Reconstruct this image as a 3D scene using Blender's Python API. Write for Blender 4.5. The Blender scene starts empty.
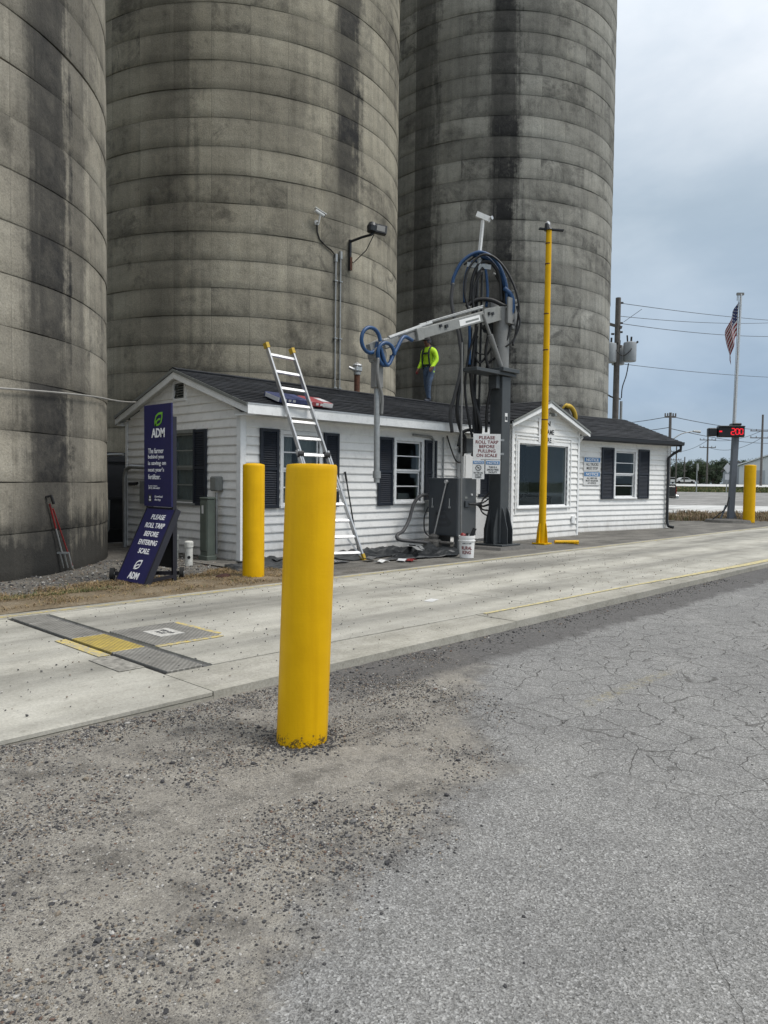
import bpy, bmesh, math, random
from mathutils import Vector, Matrix, noise
random.seed(7)
S = bpy.context.scene
COL = S.collection
R = math.radians
PI = math.pi

# ------------------------------------------------------------------ camera
CAM_H = 1.45
YAW, PITCH, ROLL = R(43.3), math.atan(31 / 750), 0.0113
fw0 = Vector((math.cos(YAW), math.sin(YAW), 0))
rt0 = Vector((math.sin(YAW), -math.cos(YAW), 0))
up0 = Vector((0, 0, 1))
fwd = fw0 * math.cos(PITCH) - up0 * math.sin(PITCH)
upv = up0 * math.cos(PITCH) + fw0 * math.sin(PITCH)
cr = rt0 * math.cos(ROLL) + upv * math.sin(ROLL)
cu = upv * math.cos(ROLL) - rt0 * math.sin(ROLL)
cam = bpy.data.cameras.new('camera')
cam_o = bpy.data.objects.new('camera', cam)
COL.objects.link(cam_o)
m = Matrix((cr, cu, -fwd)).transposed().to_4x4()
m.translation = (0, 0, CAM_H)
cam_o.matrix_world = m
cam.sensor_fit = 'HORIZONTAL'
cam.sensor_width = 36
cam.lens = 36 * 750 / 768
cam.clip_start = 0.05
cam.clip_end = 9000
S.camera = cam_o

# ------------------------------------------------------------------ world and sun
SUN_EL, SUN_AZ = 58, -62          # azimuth: degrees counter-clockwise from +X, where the sun stands
w = bpy.data.worlds.new('World')
S.world = w
w.use_nodes = True
nt = w.node_tree
nt.nodes.clear()


def N(tree, typ, ins=None, **kw):
    n = tree.nodes.new(typ)
    for k, v in kw.items():
        setattr(n, k, v)
    for k, v in (ins or {}).items():
        s = n.inputs[k]
        if hasattr(v, 'is_linked'):
            tree.links.new(v, s)
        else:
            s.default_value = v
    return n


def ramp(tree, fac, stops):
    n = tree.nodes.new('ShaderNodeValToRGB')
    while len(n.color_ramp.elements) < len(stops):
        n.color_ramp.elements.new(0.5)
    for e, (p, c) in zip(n.color_ramp.elements, stops):
        e.position = p
        e.color = c if len(c) == 4 else (*c, 1)
    tree.links.new(fac, n.inputs[0])
    return n.outputs[0]


def g(v):
    return (v, v, v, 1)


sky = N(nt, 'ShaderNodeTexSky', sky_type='NISHITA', sun_disc=False)
sky.sun_elevation = R(SUN_EL)
sky.sun_rotation = R(90 - SUN_AZ)
sky.air_density = 1.4
sky.dust_density = 3.0
tc = N(nt, 'ShaderNodeTexCoord')
mp = N(nt, 'ShaderNodeMapping', {'Vector': tc.outputs['Generated'], 'Scale': (1.0, 1.0, 2.4), 'Rotation': (0.25, 0.1, 0.9)})
n1 = N(nt, 'ShaderNodeTexNoise', {'Vector': mp.outputs[0], 'Scale': 1.9, 'Detail': 7, 'Roughness': 0.52, 'Distortion': 0.4})
sz = N(nt, 'ShaderNodeSeparateXYZ', {0: tc.outputs['Generated']})
# overcast: pale at the horizon, blue-grey above it, brighter cloud towards the zenith
grad = ramp(nt, sz.outputs[2], [(0.0, (0.33, 0.39, 0.44)), (0.11, (0.222, 0.295, 0.39)), (0.32, (0.293, 0.354, 0.415)), (0.45, (0.45, 0.50, 0.555)), (0.55, (0.60, 0.64, 0.685)), (1.0, (0.82, 0.83, 0.84))])
cl = ramp(nt, n1.outputs[0], [(0.30, (0.80, 0.84, 0.88)), (0.48, (0.98, 0.99, 1.0)), (0.62, (1.25, 1.20, 1.16)), (0.78, (1.55, 1.44, 1.34))])
cloudcol = N(nt, 'ShaderNodeMix', {'Factor': 1.0, 'A': grad, 'B': cl}, data_type='RGBA', blend_type='MULTIPLY').outputs['Result']
mixc = N(nt, 'ShaderNodeMix', data_type='RGBA')
mixc.inputs['Factor'].default_value = 0.90
bgs = N(nt, 'ShaderNodeVectorMath', {0: sky.outputs[0], 1: (0.06, 0.06, 0.06)}, operation='MULTIPLY')
nt.links.new(bgs.outputs[0], mixc.inputs['A'])
nt.links.new(cloudcol, mixc.inputs['B'])
bg = N(nt, 'ShaderNodeBackground', {'Color': mixc.outputs['Result'], 'Strength': 1.0})
wo = N(nt, 'ShaderNodeOutputWorld', {'Surface': bg.outputs[0]})

sl = bpy.data.lights.new('sun', 'SUN')
sl.energy = 1.5
sl.angle = R(22)
sl.color = (1.0, 0.965, 0.91)
so = bpy.data.objects.new('sun', sl)
COL.objects.link(so)
sd = Vector((math.cos(R(SUN_EL)) * math.cos(R(SUN_AZ)), math.cos(R(SUN_EL)) * math.sin(R(SUN_AZ)), math.sin(R(SUN_EL))))
so.rotation_euler = (-sd).to_track_quat('-Z', 'Y').to_euler()
so.location = (0, -10, 30)
S.view_settings.view_transform = 'Standard'
S.view_settings.look = 'None'
S.view_settings.gamma = 1
S.view_settings.exposure = 0.7
S.render.engine = 'CYCLES'

# ------------------------------------------------------------------ materials
MATS = {}


def newmat(name):
    mt = bpy.data.materials.new(name)
    mt.use_nodes = True
    t = mt.node_tree
    b = t.nodes['Principled BSDF']
    MATS[name] = mt
    return mt, t, b


def simple(name, col, rough=0.6, metal=0.0, var=0.15, scale=6.0, bump=0.0, bscale=60.0, spec=0.5, coat=0.0, grime=0.0):
    """painted / plain stuff: base colour with wear noise and fine relief"""
    mt, t, b = newmat(name)
    geo = N(t, 'ShaderNodeNewGeometry')
    nz = N(t, 'ShaderNodeTexNoise', {'Vector': geo.outputs['Position'], 'Scale': scale, 'Detail': 5, 'Roughness': 0.65})
    lo = tuple(c * (1 - var) for c in col)
    hi = tuple(min(1, c * (1 + var)) for c in col)
    c = ramp(t, nz.outputs[0], [(0.3, lo), (0.7, hi)])
    if grime:
        n2 = N(t, 'ShaderNodeTexNoise', {'Vector': geo.outputs['Position'], 'Scale': scale * 3.1, 'Detail': 8, 'Roughness': 0.75})
        k = ramp(t, n2.outputs[0], [(0.52, g(0)), (0.75, g(grime))])
        mx = N(t, 'ShaderNodeMix', {'Factor': k, 'A': c, 'B': (0.07, 0.06, 0.05, 1)}, data_type='RGBA')
        c = mx.outputs['Result']
    t.links.new(c, b.inputs['Base Color'])
    rr = N(t, 'ShaderNodeMapRange', {'Value': nz.outputs[0], 'To Min': max(0.05, rough - 0.1), 'To Max': min(1, rough + 0.1)})
    t.links.new(rr.outputs[0], b.inputs['Roughness'])
    b.inputs['Metallic'].default_value = metal
    b.inputs['Specular IOR Level'].default_value = spec
    b.inputs['Coat Weight'].default_value = coat
    if bump:
        n3 = N(t, 'ShaderNodeTexNoise', {'Vector': geo.outputs['Position'], 'Scale': bscale, 'Detail': 4})
        bp = N(t, 'ShaderNodeBump', {'Height': n3.outputs[0], 'Strength': bump, 'Distance': 0.01})
        t.links.new(bp.outputs[0], b.inputs['Normal'])
    return mt


simple('white_vinyl', (0.83, 0.825, 0.805), 0.55, var=0.06, scale=2.5, grime=0.22)
_v = MATS['white_vinyl'].node_tree
_b = _v.nodes['Principled BSDF']
_src = _b.inputs['Base Color'].links[0].from_socket
_g = N(_v, 'ShaderNodeNewGeometry')
_z = N(_v, 'ShaderNodeSeparateXYZ', {0: _g.outputs['Position']}).outputs[2]
_n = N(_v, 'ShaderNodeTexNoise', {'Vector': N(_v, 'ShaderNodeMapping', {'Vector': _g.outputs['Position'], 'Scale': (3, 3, 0.7)}).outputs[0], 'Scale': 2.0, 'Detail': 7, 'Roughness': 0.7}).outputs[0]
_k = N(_v, 'ShaderNodeMapRange', {'Value': N(_v, 'ShaderNodeMath', {0: _n, 1: 1.1, 2: _z}, operation='MULTIPLY_ADD').outputs[0], 'From Min': 1.05, 'From Max': 0.5, 'To Min': 0.0, 'To Max': 0.42}).outputs[0]
_r = ramp(_v, _n, [(0.58, g(0)), (0.80, g(0.22))])
_kk = N(_v, 'ShaderNodeMath', {0: _k, 1: _r}, operation='MAXIMUM').outputs[0]
_mx = N(_v, 'ShaderNodeMix', {'Factor': _kk, 'A': _src, 'B': (0.30, 0.27, 0.22, 1)}, data_type='RGBA', clamp_factor=True)
_v.links.new(_mx.outputs['Result'], _b.inputs['Base Color'])
simple('white_trim', (0.80, 0.81, 0.81), 0.5, var=0.08, scale=4, grime=0.25)
simple('shutter_blue', (0.012, 0.017, 0.028), 0.55, var=0.25)
simple('soffit', (0.55, 0.55, 0.53), 0.6)
simple('gutter_dark', (0.012, 0.014, 0.018), 0.4)
simple('galvanised', (0.36, 0.37, 0.37), 0.45, metal=0.6, var=0.18, scale=14)
simple('aluminium', (0.62, 0.62, 0.62), 0.38, metal=0.75, var=0.1, scale=20)
simple('boom_white', (0.235, 0.24, 0.23), 0.5, var=0.12, scale=8, grime=0.5)
simple('column_grey', (0.050, 0.056, 0.060), 0.5, var=0.16, scale=5, grime=0.3)
simple('mast_grey', (0.19, 0.19, 0.185), 0.5, var=0.12, grime=0.4)
simple('cabinet_grey', (0.075, 0.081, 0.085), 0.45, var=0.12, scale=3, grime=0.35)
simple('cabinet_door_blue', (0.038, 0.045, 0.053), 0.45, var=0.14, scale=3, grime=0.3)
simple('box_grey', (0.20, 0.21, 0.20), 0.5, var=0.12, grime=0.3)
simple('pedestal_green', (0.10, 0.12, 0.10), 0.55, var=0.14, grime=0.35)
simple('hose_black', (0.012, 0.012, 0.013), 0.5, var=0.2)
simple('hose_blue', (0.014, 0.058, 0.155), 0.42, var=0.2)
simple('cable_grey', (0.06, 0.06, 0.062), 0.6)
simple('sign_white', (0.70, 0.70, 0.69), 0.4, var=0.05, grime=0.25)
simple('sign_navy', (0.012, 0.012, 0.075), 0.4, var=0.12)
simple('sign_frame_black', (0.012, 0.012, 0.02), 0.5)
simple('print_white', (0.80, 0.80, 0.80), 0.5, var=0.02)
simple('print_red', (0.16, 0.018, 0.02), 0.5, var=0.1)
simple('print_black', (0.015, 0.015, 0.015), 0.5)
simple('print_blue', (0.03, 0.17, 0.40), 0.45, var=0.1)
simple('print_green', (0.16, 0.42, 0.03), 0.45, var=0.1)
simple('print_dark', (0.028, 0.032, 0.038), 0.5)
simple('pipe_white', (0.58, 0.58, 0.54), 0.5, grime=0.5)
simple('bucket_white', (0.78, 0.78, 0.77), 0.4, var=0.03, grime=0.15)
simple('red_plastic', (0.20, 0.018, 0.018), 0.4)
simple('black_plastic', (0.012, 0.012, 0.013), 0.4)
simple('rust', (0.10, 0.042, 0.024), 0.85, var=0.45, scale=18)
simple('wood_pole', (0.115, 0.105, 0.098), 0.9, var=0.3, scale=4, bump=0.5, bscale=30)
simple('transformer_grey', (0.30, 0.32, 0.34), 0.5, var=0.1)
simple('tarp_black', (0.014, 0.016, 0.018), 0.4, var=0.4, scale=9, bump=0.5, bscale=12)
simple('scrap_grey', (0.10, 0.10, 0.10), 0.8, var=0.5, scale=25)
simple('brown_cloth', (0.045, 0.018, 0.014), 0.9)
simple('bundle_blue', (0.045, 0.06, 0.16), 0.35, var=0.3, scale=12)
simple('bundle_red', (0.32, 0.05, 0.06), 0.35, var=0.25, scale=12)
simple('bundle_white', (0.62, 0.62, 0.63), 0.35, var=0.1)
simple('bag_yellow', (0.50, 0.33, 0.03), 0.55, var=0.2, scale=10)
simple('bag_black', (0.015, 0.014, 0.014), 0.7, var=0.3)
simple('skin_brown', (0.15, 0.068, 0.042), 0.55, var=0.1)
simple('shirt_lime', (0.46, 0.74, 0.02), 0.75, var=0.28, scale=7, bump=1.0, bscale=9)
simple('jeans', (0.055, 0.085, 0.14), 0.85, var=0.45, scale=9, bump=0.4, bscale=14)
simple('boot', (0.03, 0.035, 0.05), 0.7, var=0.2)
simple('harness', (0.012, 0.02, 0.016), 0.7)
simple('curtain', (0.30, 0.30, 0.28), 0.9, var=0.1)
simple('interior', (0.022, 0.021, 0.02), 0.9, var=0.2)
simple('interior_red', (0.20, 0.035, 0.04), 0.9, var=0.2)
simple('display_grey', (0.11, 0.125, 0.15), 0.5, var=0.1, grime=0.2)
simple('concrete_pad', (0.11, 0.105, 0.097), 0.9, var=0.25, scale=12, bump=0.4, bscale=50)
simple('flag_red', (0.22, 0.012, 0.025), 0.8, var=0.1)
simple('flag_white', (0.50, 0.50, 0.51), 0.8, var=0.05)
simple('flag_blue', (0.02, 0.03, 0.10), 0.8, var=0.1)
simple('shed_white', (0.62, 0.64, 0.66), 0.5, var=0.05)
simple('shed_grey', (0.38, 0.40, 0.43), 0.5, var=0.08)
simple('shed_roof', (0.15, 0.135, 0.13), 0.6, var=0.12)
simple('car_white', (0.72, 0.72, 0.73), 0.25, var=0.03, coat=0.6)
simple('car_black', (0.015, 0.016, 0.018), 0.25, var=0.1, coat=0.6)
simple('chrome', (0.55, 0.56, 0.57), 0.2, metal=1.0)
simple('tyre', (0.014, 0.014, 0.014), 0.85)
simple('tail_red', (0.30, 0.01, 0.01), 0.2)
simple('leaf_dark', (0.028, 0.050, 0.022), 0.7, var=0.45, scale=0.35)
simple('leaf_mid', (0.045, 0.070, 0.028), 0.7, var=0.45, scale=0.35)
simple('bark', (0.07, 0.055, 0.045), 0.9, var=0.3)
simple('dead_grass', (0.25, 0.175, 0.085), 0.95, var=0.4, scale=5)
simple('green_grass', (0.075, 0.095, 0.03), 0.9, var=0.35, scale=5)
simple('weed_tan', (0.24, 0.18, 0.12), 0.95, var=0.35, scale=4)
simple('stone_dark', (0.045, 0.044, 0.046), 0.85, var=0.35, scale=30)
simple('stone_grey', (0.14, 0.135, 0.13), 0.85, var=0.35, scale=30)
simple('stone_tan', (0.21, 0.175, 0.135), 0.85, var=0.3, scale=30)
simple('stone_white', (0.38, 0.365, 0.34), 0.8, var=0.2, scale=30)
simple('stone_brown', (0.13, 0.085, 0.065), 0.85, var=0.3, scale=30)
simple('wire', (0.03, 0.03, 0.032), 0.6)
simple('wire_pale', (0.30, 0.29, 0.27), 0.6)

# LED digits: they give off light
mt, t, b = newmat('led_red')
b.inputs['Base Color'].default_value = (0.3, 0.0, 0.01, 1)
b.inputs['Emission Color'].default_value = (1.0, 0.015, 0.03, 1)
b.inputs['Emission Strength'].default_value = 0.6
# window glass
mt, t, b = newmat('glass')
t.nodes.remove(b)
fr = N(t, 'ShaderNodeMath', {0: N(t, 'ShaderNodeMath', {0: N(t, 'ShaderNodeLayerWeight', {'Blend': 0.5}).outputs['Facing'], 1: 4.0}, operation='POWER').outputs[0], 1: 0.8, 2: 0.05}, operation='MULTIPLY_ADD')
tr = N(t, 'ShaderNodeBsdfTransparent', {'Color': (0.80, 0.84, 0.85, 1)})
gl = N(t, 'ShaderNodeBsdfGlossy', {'Color': (0.34, 0.40, 0.45, 1), 'Roughness': 0.03})
ad = fr
ms = N(t, 'ShaderNodeMixShader', {0: ad.outputs[0], 1: tr.outputs[0], 2: gl.outputs[0]})
t.links.new(ms.outputs[0], t.nodes['Material Output'].inputs[0])

# bollard paint: thick hand-brushed yellow, scraped near the foot
mt, t, b = newmat('bollard_yellow')
geo = N(t, 'ShaderNodeNewGeometry')
tcn = N(t, 'ShaderNodeTexCoord')
nz = N(t, 'ShaderNodeTexNoise', {'Vector': geo.outputs['Position'], 'Scale': 5, 'Detail': 4})
cc = ramp(t, nz.outputs[0], [(0.3, (0.66, 0.37, 0.0)), (0.7, (0.74, 0.425, 0.001))])
spz = N(t, 'ShaderNodeSeparateXYZ', {0: tcn.outputs['Object']})
n2 = N(t, 'ShaderNodeTexNoise', {'Vector': geo.outputs['Position'], 'Scale': 26, 'Detail': 8, 'Roughness': 0.8})
mr = N(t, 'ShaderNodeMapRange', {'Value': spz.outputs[2], 'From Min': 0.0, 'From Max': 0.16, 'To Min': 0.15, 'To Max': -0.15})
ad = N(t, 'ShaderNodeMath', {0: n2.outputs[0], 1: mr.outputs[0]}, operation='ADD')
kk = ramp(t, ad.outputs[0], [(0.60, g(0)), (0.66, g(0.9))])
nsc = N(t, 'ShaderNodeTexNoise', {'Vector': N(t, 'ShaderNodeMapping', {'Vector': geo.outputs['Position'], 'Scale': (3, 3, 26)}).outputs[0], 'Scale': 2.2, 'Detail': 9, 'Roughness': 0.8}).outputs[0]
ksc = ramp(t, nsc, [(0.66, g(0)), (0.72, g(0.35))])
ndr = N(t, 'ShaderNodeTexNoise', {'Vector': N(t, 'ShaderNodeMapping', {'Vector': geo.outputs['Position'], 'Scale': (22, 22, 0.8)}).outputs[0], 'Scale': 1.0, 'Detail': 4}).outputs[0]
cc = N(t, 'ShaderNodeMix', {'Factor': ramp(t, ndr, [(0.5, g(0)), (0.75, g(0.35))]), 'A': cc, 'B': (0.50, 0.26, 0.0, 1)}, data_type='RGBA').outputs['Result']
cc = N(t, 'ShaderNodeMix', {'Factor': ksc, 'A': cc, 'B': (0.36, 0.22, 0.03, 1)}, data_type='RGBA').outputs['Result']
mx = N(t, 'ShaderNodeMix', {'Factor': kk, 'A': cc, 'B': (0.055, 0.04, 0.025, 1)}, data_type='RGBA')
t.links.new(mx.outputs['Result'], b.inputs['Base Color'])
b.inputs['Specular IOR Level'].default_value = 0.22
b.inputs['Roughness'].default_value = 0.42
mpp = N(t, 'ShaderNodeMapping', {'Vector': geo.outputs['Position'], 'Scale': (8, 8, 90)})
n3 = N(t, 'ShaderNodeTexNoise', {'Vector': mpp.outputs[0], 'Scale': 1.0, 'Detail': 5})
n4 = N(t, 'ShaderNodeTexNoise', {'Vector': geo.outputs['Position'], 'Scale': 60, 'Detail': 3})
a2 = N(t, 'ShaderNodeMath', {0: n3.outputs[0], 1: n4.outputs[0]}, operation='ADD')
bp = N(t, 'ShaderNodeBump', {'Height': a2.outputs[0], 'Strength': 0.13, 'Distance': 0.005})
t.links.new(bp.outputs[0], b.inputs['Normal'])

# roof shingles
mt, t, b = newmat('shingle')
geo = N(t, 'ShaderNodeNewGeometry')
br = N(t, 'ShaderNodeTexBrick', {'Vector': geo.outputs['Position'], 'Color1': (0.012, 0.014, 0.018, 1), 'Color2': (0.036, 0.040, 0.048, 1), 'Mortar': (0.006, 0.006, 0.007, 1),
                                'Scale': 1.0, 'Mortar Size': 0.006, 'Brick Width': 0.31, 'Row Height': 0.134, 'Bias': 0.0})
nz = N(t, 'ShaderNodeTexNoise', {'Vector': geo.outputs['Position'], 'Scale': 160, 'Detail': 3})
nzb = N(t, 'ShaderNodeTexNoise', {'Vector': geo.outputs['Position'], 'Scale': 2.0, 'Detail': 4})
mu = N(t, 'ShaderNodeMix', {'Factor': 0.55, 'A': br.outputs[0], 'B': ramp(t, nz.outputs[0], [(0.3, (0.25, 0.25, 0.27)), (0.7, (1, 1, 1))])}, data_type='RGBA', blend_type='MULTIPLY')
mu2 = N(t, 'ShaderNodeMix', {'Factor': 0.5, 'A': mu.outputs['Result'], 'B': ramp(t, nzb.outputs[0], [(0.3, (0.45, 0.45, 0.47)), (0.7, (1.0, 1.0, 1.0))])}, data_type='RGBA', blend_type='MULTIPLY')
t.links.new(mu2.outputs['Result'], b.inputs['Base Color'])
b.inputs['Roughness'].default_value = 0.85
bp = N(t, 'ShaderNodeBump', {'Height': nz.outputs[0], 'Strength': 0.5, 'Distance': 0.004})
t.links.new(bp.outputs[0], b.inputs['Normal'])


def mathn(t, op, a, bb=None, c=None):
    d = {0: a}
    if bb is not None:
        d[1] = bb
    if c is not None:
        d[2] = c
    return N(t, 'ShaderNodeMath', d, operation=op).outputs[0]


def silo_mat(name, cx, cy, streaks, band, tint=(1, 1, 1, 1), damp=0.0):
    """old slip-formed concrete; streaks = (angle deg, half width deg, z low, z high, strength): weather stains and darker left sides on the wall"""
    mt, t, b = newmat(name)
    geo = N(t, 'ShaderNodeNewGeometry')
    loc = N(t, 'ShaderNodeVectorMath', {0: geo.outputs['Position'], 1: (cx, cy, 0)}, operation='SUBTRACT').outputs[0]
    sp = N(t, 'ShaderNodeSeparateXYZ', {0: loc})
    ang = mathn(t, 'MULTIPLY', mathn(t, 'ARCTAN2', sp.outputs[1], sp.outputs[0]), 180 / PI)
    z = sp.outputs[2]
    nbig = N(t, 'ShaderNodeTexNoise', {'Vector': loc, 'Scale': 0.55, 'Detail': 6, 'Roughness': 0.6}).outputs[0]
    nmed = N(t, 'ShaderNodeTexNoise', {'Vector': loc, 'Scale': 3.2, 'Detail': 8, 'Roughness': 0.72}).outputs[0]
    nfin = N(t, 'ShaderNodeTexNoise', {'Vector': loc, 'Scale': 38, 'Detail': 6, 'Roughness': 0.75}).outputs[0]
    # runs: long thin vertical drips
    mpv = N(t, 'ShaderNodeMapping', {'Vector': loc, 'Scale': (5.0, 5.0, 0.22)})
    nrun = N(t, 'ShaderNodeTexNoise', {'Vector': mpv.outputs[0], 'Scale': 1.0, 'Detail': 6, 'Roughness': 0.65}).outputs[0]
    base = ramp(t, nbig, [(0.3, (0.235, 0.213, 0.175)), (0.55, (0.32, 0.293, 0.243)), (0.75, (0.39, 0.36, 0.303))])
    # panel by panel tone
    pid = mathn(t, 'FLOOR', mathn(t, 'DIVIDE', ang, 11.25))
    rid = mathn(t, 'FLOOR', mathn(t, 'DIVIDE', z, band))
    cv = N(t, 'ShaderNodeCombineXYZ', {0: pid, 1: rid, 2: cx})
    wn = N(t, 'ShaderNodeTexWhiteNoise', {'Vector': cv.outputs[0]}, noise_dimensions='3D').outputs[0]
    wr = N(t, 'ShaderNodeTexWhiteNoise', {'W': rid}, noise_dimensions='1D').outputs[0]
    tone = mathn(t, 'ADD', mathn(t, 'MULTIPLY', wn, 0.26), mathn(t, 'MULTIPLY', wr, 0.26))
    tone = mathn(t, 'ADD', tone, 0.76)

    def mul(c, f):
        return N(t, 'ShaderNodeMix', {'Factor': 1.0, 'A': c, 'B': f}, data_type='RGBA', blend_type='MULTIPLY').outputs['Result']
    c = mul(mul(base, tint), tone)
    c = mul(c, ramp(t, nmed, [(0.25, (0.74, 0.74, 0.73)), (0.5, (1, 1, 1)), (0.8, (1.12, 1.11, 1.08))]))
    c = mul(c, ramp(t, nrun, [(0.3, (0.78, 0.78, 0.78)), (0.5, (1.0, 1.0, 1.0)), (0.75, (1.13, 1.12, 1.09))]))
    c = mul(c, ramp(t, nfin, [(0.30, (0.66, 0.66, 0.66)), (0.5, (0.98, 0.98, 0.98)), (0.68, (1.16, 1.16, 1.16))]))
    # black weather stains and darker left sides
    tot = None
    for (a0, hw, z0, z1, st) in streaks:
        wob = mathn(t, 'MULTIPLY', mathn(t, 'SUBTRACT', nmed, 0.5), hw * 1.6)
        wob2 = mathn(t, 'MULTIPLY', mathn(t, 'SUBTRACT', nrun, 0.5), hw * 1.8)
        d = mathn(t, 'ABSOLUTE', mathn(t, 'ADD', mathn(t, 'ADD', mathn(t, 'SUBTRACT', ang, a0), wob), wob2))
        k = N(t, 'ShaderNodeMapRange', {'Value': d, 'From Min': hw * 1.35, 'From Max': hw * 0.45, 'To Min': 0, 'To Max': st}, interpolation_type='SMOOTHSTEP').outputs[0]
        zz = N(t, 'ShaderNodeMapRange', {'Value': z, 'From Min': z0 - 1.5, 'From Max': z0 + 1.5}, interpolation_type='SMOOTHSTEP').outputs[0]
        zt = N(t, 'ShaderNodeMapRange', {'Value': z, 'From Min': z1 + 1.5, 'From Max': z1 - 1.5}, interpolation_type='SMOOTHSTEP').outputs[0]
        k = mathn(t, 'MULTIPLY', mathn(t, 'MULTIPLY', k, zz), zt)
        k = mathn(t, 'MULTIPLY', k, mathn(t, 'ADD', mathn(t, 'MULTIPLY', wr, 0.35), 0.80))
        k = mathn(t, 'MULTIPLY', k, ramp(t, nmed, [(0.3, g(1.0)), (0.75, g(0.75))]))
        tot = k if tot is None else mathn(t, 'MAXIMUM', tot, k)
    spots = ramp(t, mathn(t, 'ADD', mathn(t, 'MULTIPLY', nbig, 0.7), mathn(t, 'MULTIPLY', nmed, 0.3)), [(0.34, g(0.55)), (0.46, g(0.0))])
    tot = spots if tot is None else mathn(t, 'MAXIMUM', tot, spots)
    wn2 = N(t, 'ShaderNodeTexWhiteNoise', {'Vector': N(t, 'ShaderNodeVectorMath', {0: cv.outputs[0], 1: (7.3, 3.1, 1.7)}, operation='ADD').outputs[0]}, noise_dimensions='3D').outputs[0]
    npt = N(t, 'ShaderNodeTexNoise', {'Vector': loc, 'Scale': 1.5, 'Detail': 9, 'Roughness': 0.75, 'Distortion': 1.0}).outputs[0]
    pd = mathn(t, 'MULTIPLY', N(t, 'ShaderNodeMapRange', {'Value': wn2, 'From Min': 0.62, 'From Max': 0.98, 'To Max': 0.6}).outputs[0], ramp(t, npt, [(0.45, g(0)), (0.60, g(1.0))]))
    tot = mathn(t, 'MAXIMUM', tot, pd)
    # pale lime bloom and scraped spots
    pale = mathn(t, 'MULTIPLY', ramp(t, npt, [(0.30, g(0.5)), (0.41, g(0))]), ramp(t, nfin, [(0.4, g(0.2)), (0.6, g(1.0))]))
    c = N(t, 'ShaderNodeMix', {'Factor': pale, 'A': c, 'B': (0.42, 0.40, 0.35, 1)}, data_type='RGBA').outputs['Result']
    mx = N(t, 'ShaderNodeMix', {'Factor': tot, 'A': c, 'B': (0.026, 0.026, 0.027, 1)}, data_type='RGBA', clamp_factor=True)
    # drips of dirt hanging below each ring joint
    fz = mathn(t, 'FRACT', mathn(t, 'DIVIDE', z, band))
    drip = N(t, 'ShaderNodeMapRange', {'Value': mathn(t, 'ADD', fz, mathn(t, 'MULTIPLY', mathn(t, 'SUBTRACT', nmed, 0.5), 0.6)), 'From Min': 0.80, 'From Max': 1.05, 'To Min': 0.0, 'To Max': 0.22}).outputs[0]
    mx2 = N(t, 'ShaderNodeMix', {'Factor': drip, 'A': mx.outputs['Result'], 'B': (0.04, 0.038, 0.034, 1)}, data_type='RGBA', clamp_factor=True)
    # rising damp and algae along the foot of the wall
    if damp:
        nd_ = mathn(t, 'MULTIPLY', mathn(t, 'ADD', mathn(t, 'SUBTRACT', nmed, 0.5), mathn(t, 'SUBTRACT', nrun, 0.5)), 1.3)
        kd = N(t, 'ShaderNodeMapRange', {'Value': mathn(t, 'ADD', z, nd_), 'From Min': 0.45, 'From Max': 1.15, 'To Min': damp, 'To Max': 0.0}).outputs[0]
        mx2 = N(t, 'ShaderNodeMix', {'Factor': kd, 'A': mx2.outputs['Result'], 'B': (0.030, 0.030, 0.029, 1)}, data_type='RGBA', clamp_factor=True)
    # shutter-board seams
    fs = mathn(t, 'ABSOLUTE', mathn(t, 'SUBTRACT', mathn(t, 'FRACT', mathn(t, 'DIVIDE', ang, 11.25)), 0.5))
    seam = N(t, 'ShaderNodeMapRange', {'Value': fs, 'From Min': 0.488, 'From Max': 0.5}).outputs[0]
    seam = mathn(t, 'MULTIPLY', seam, ramp(t, nmed, [(0.35, g(0.0)), (0.6, g(0.42))]))
    mx3 = N(t, 'ShaderNodeMix', {'Factor': seam, 'A': mx2.outputs['Result'], 'B': (0.05, 0.048, 0.042, 1)}, data_type='RGBA')
    t.links.new(mx3.outputs['Result'], b.inputs['Base Color'])
    b.inputs['Roughness'].default_value = 0.92
    b.inputs['Specular IOR Level'].default_value = 0.2
    hgt = mathn(t, 'ADD', mathn(t, 'MULTIPLY', nfin, 0.5), mathn(t, 'MULTIPLY', nmed, 1.2))
    hgt = mathn(t, 'SUBTRACT', hgt, mathn(t, 'MULTIPLY', seam, 0.8))
    bp = N(t, 'ShaderNodeBump', {'Height': hgt, 'Strength': 0.55, 'Distance': 0.03})
    t.links.new(bp.outputs[0], b.inputs['Normal'])
    return mt


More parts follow.
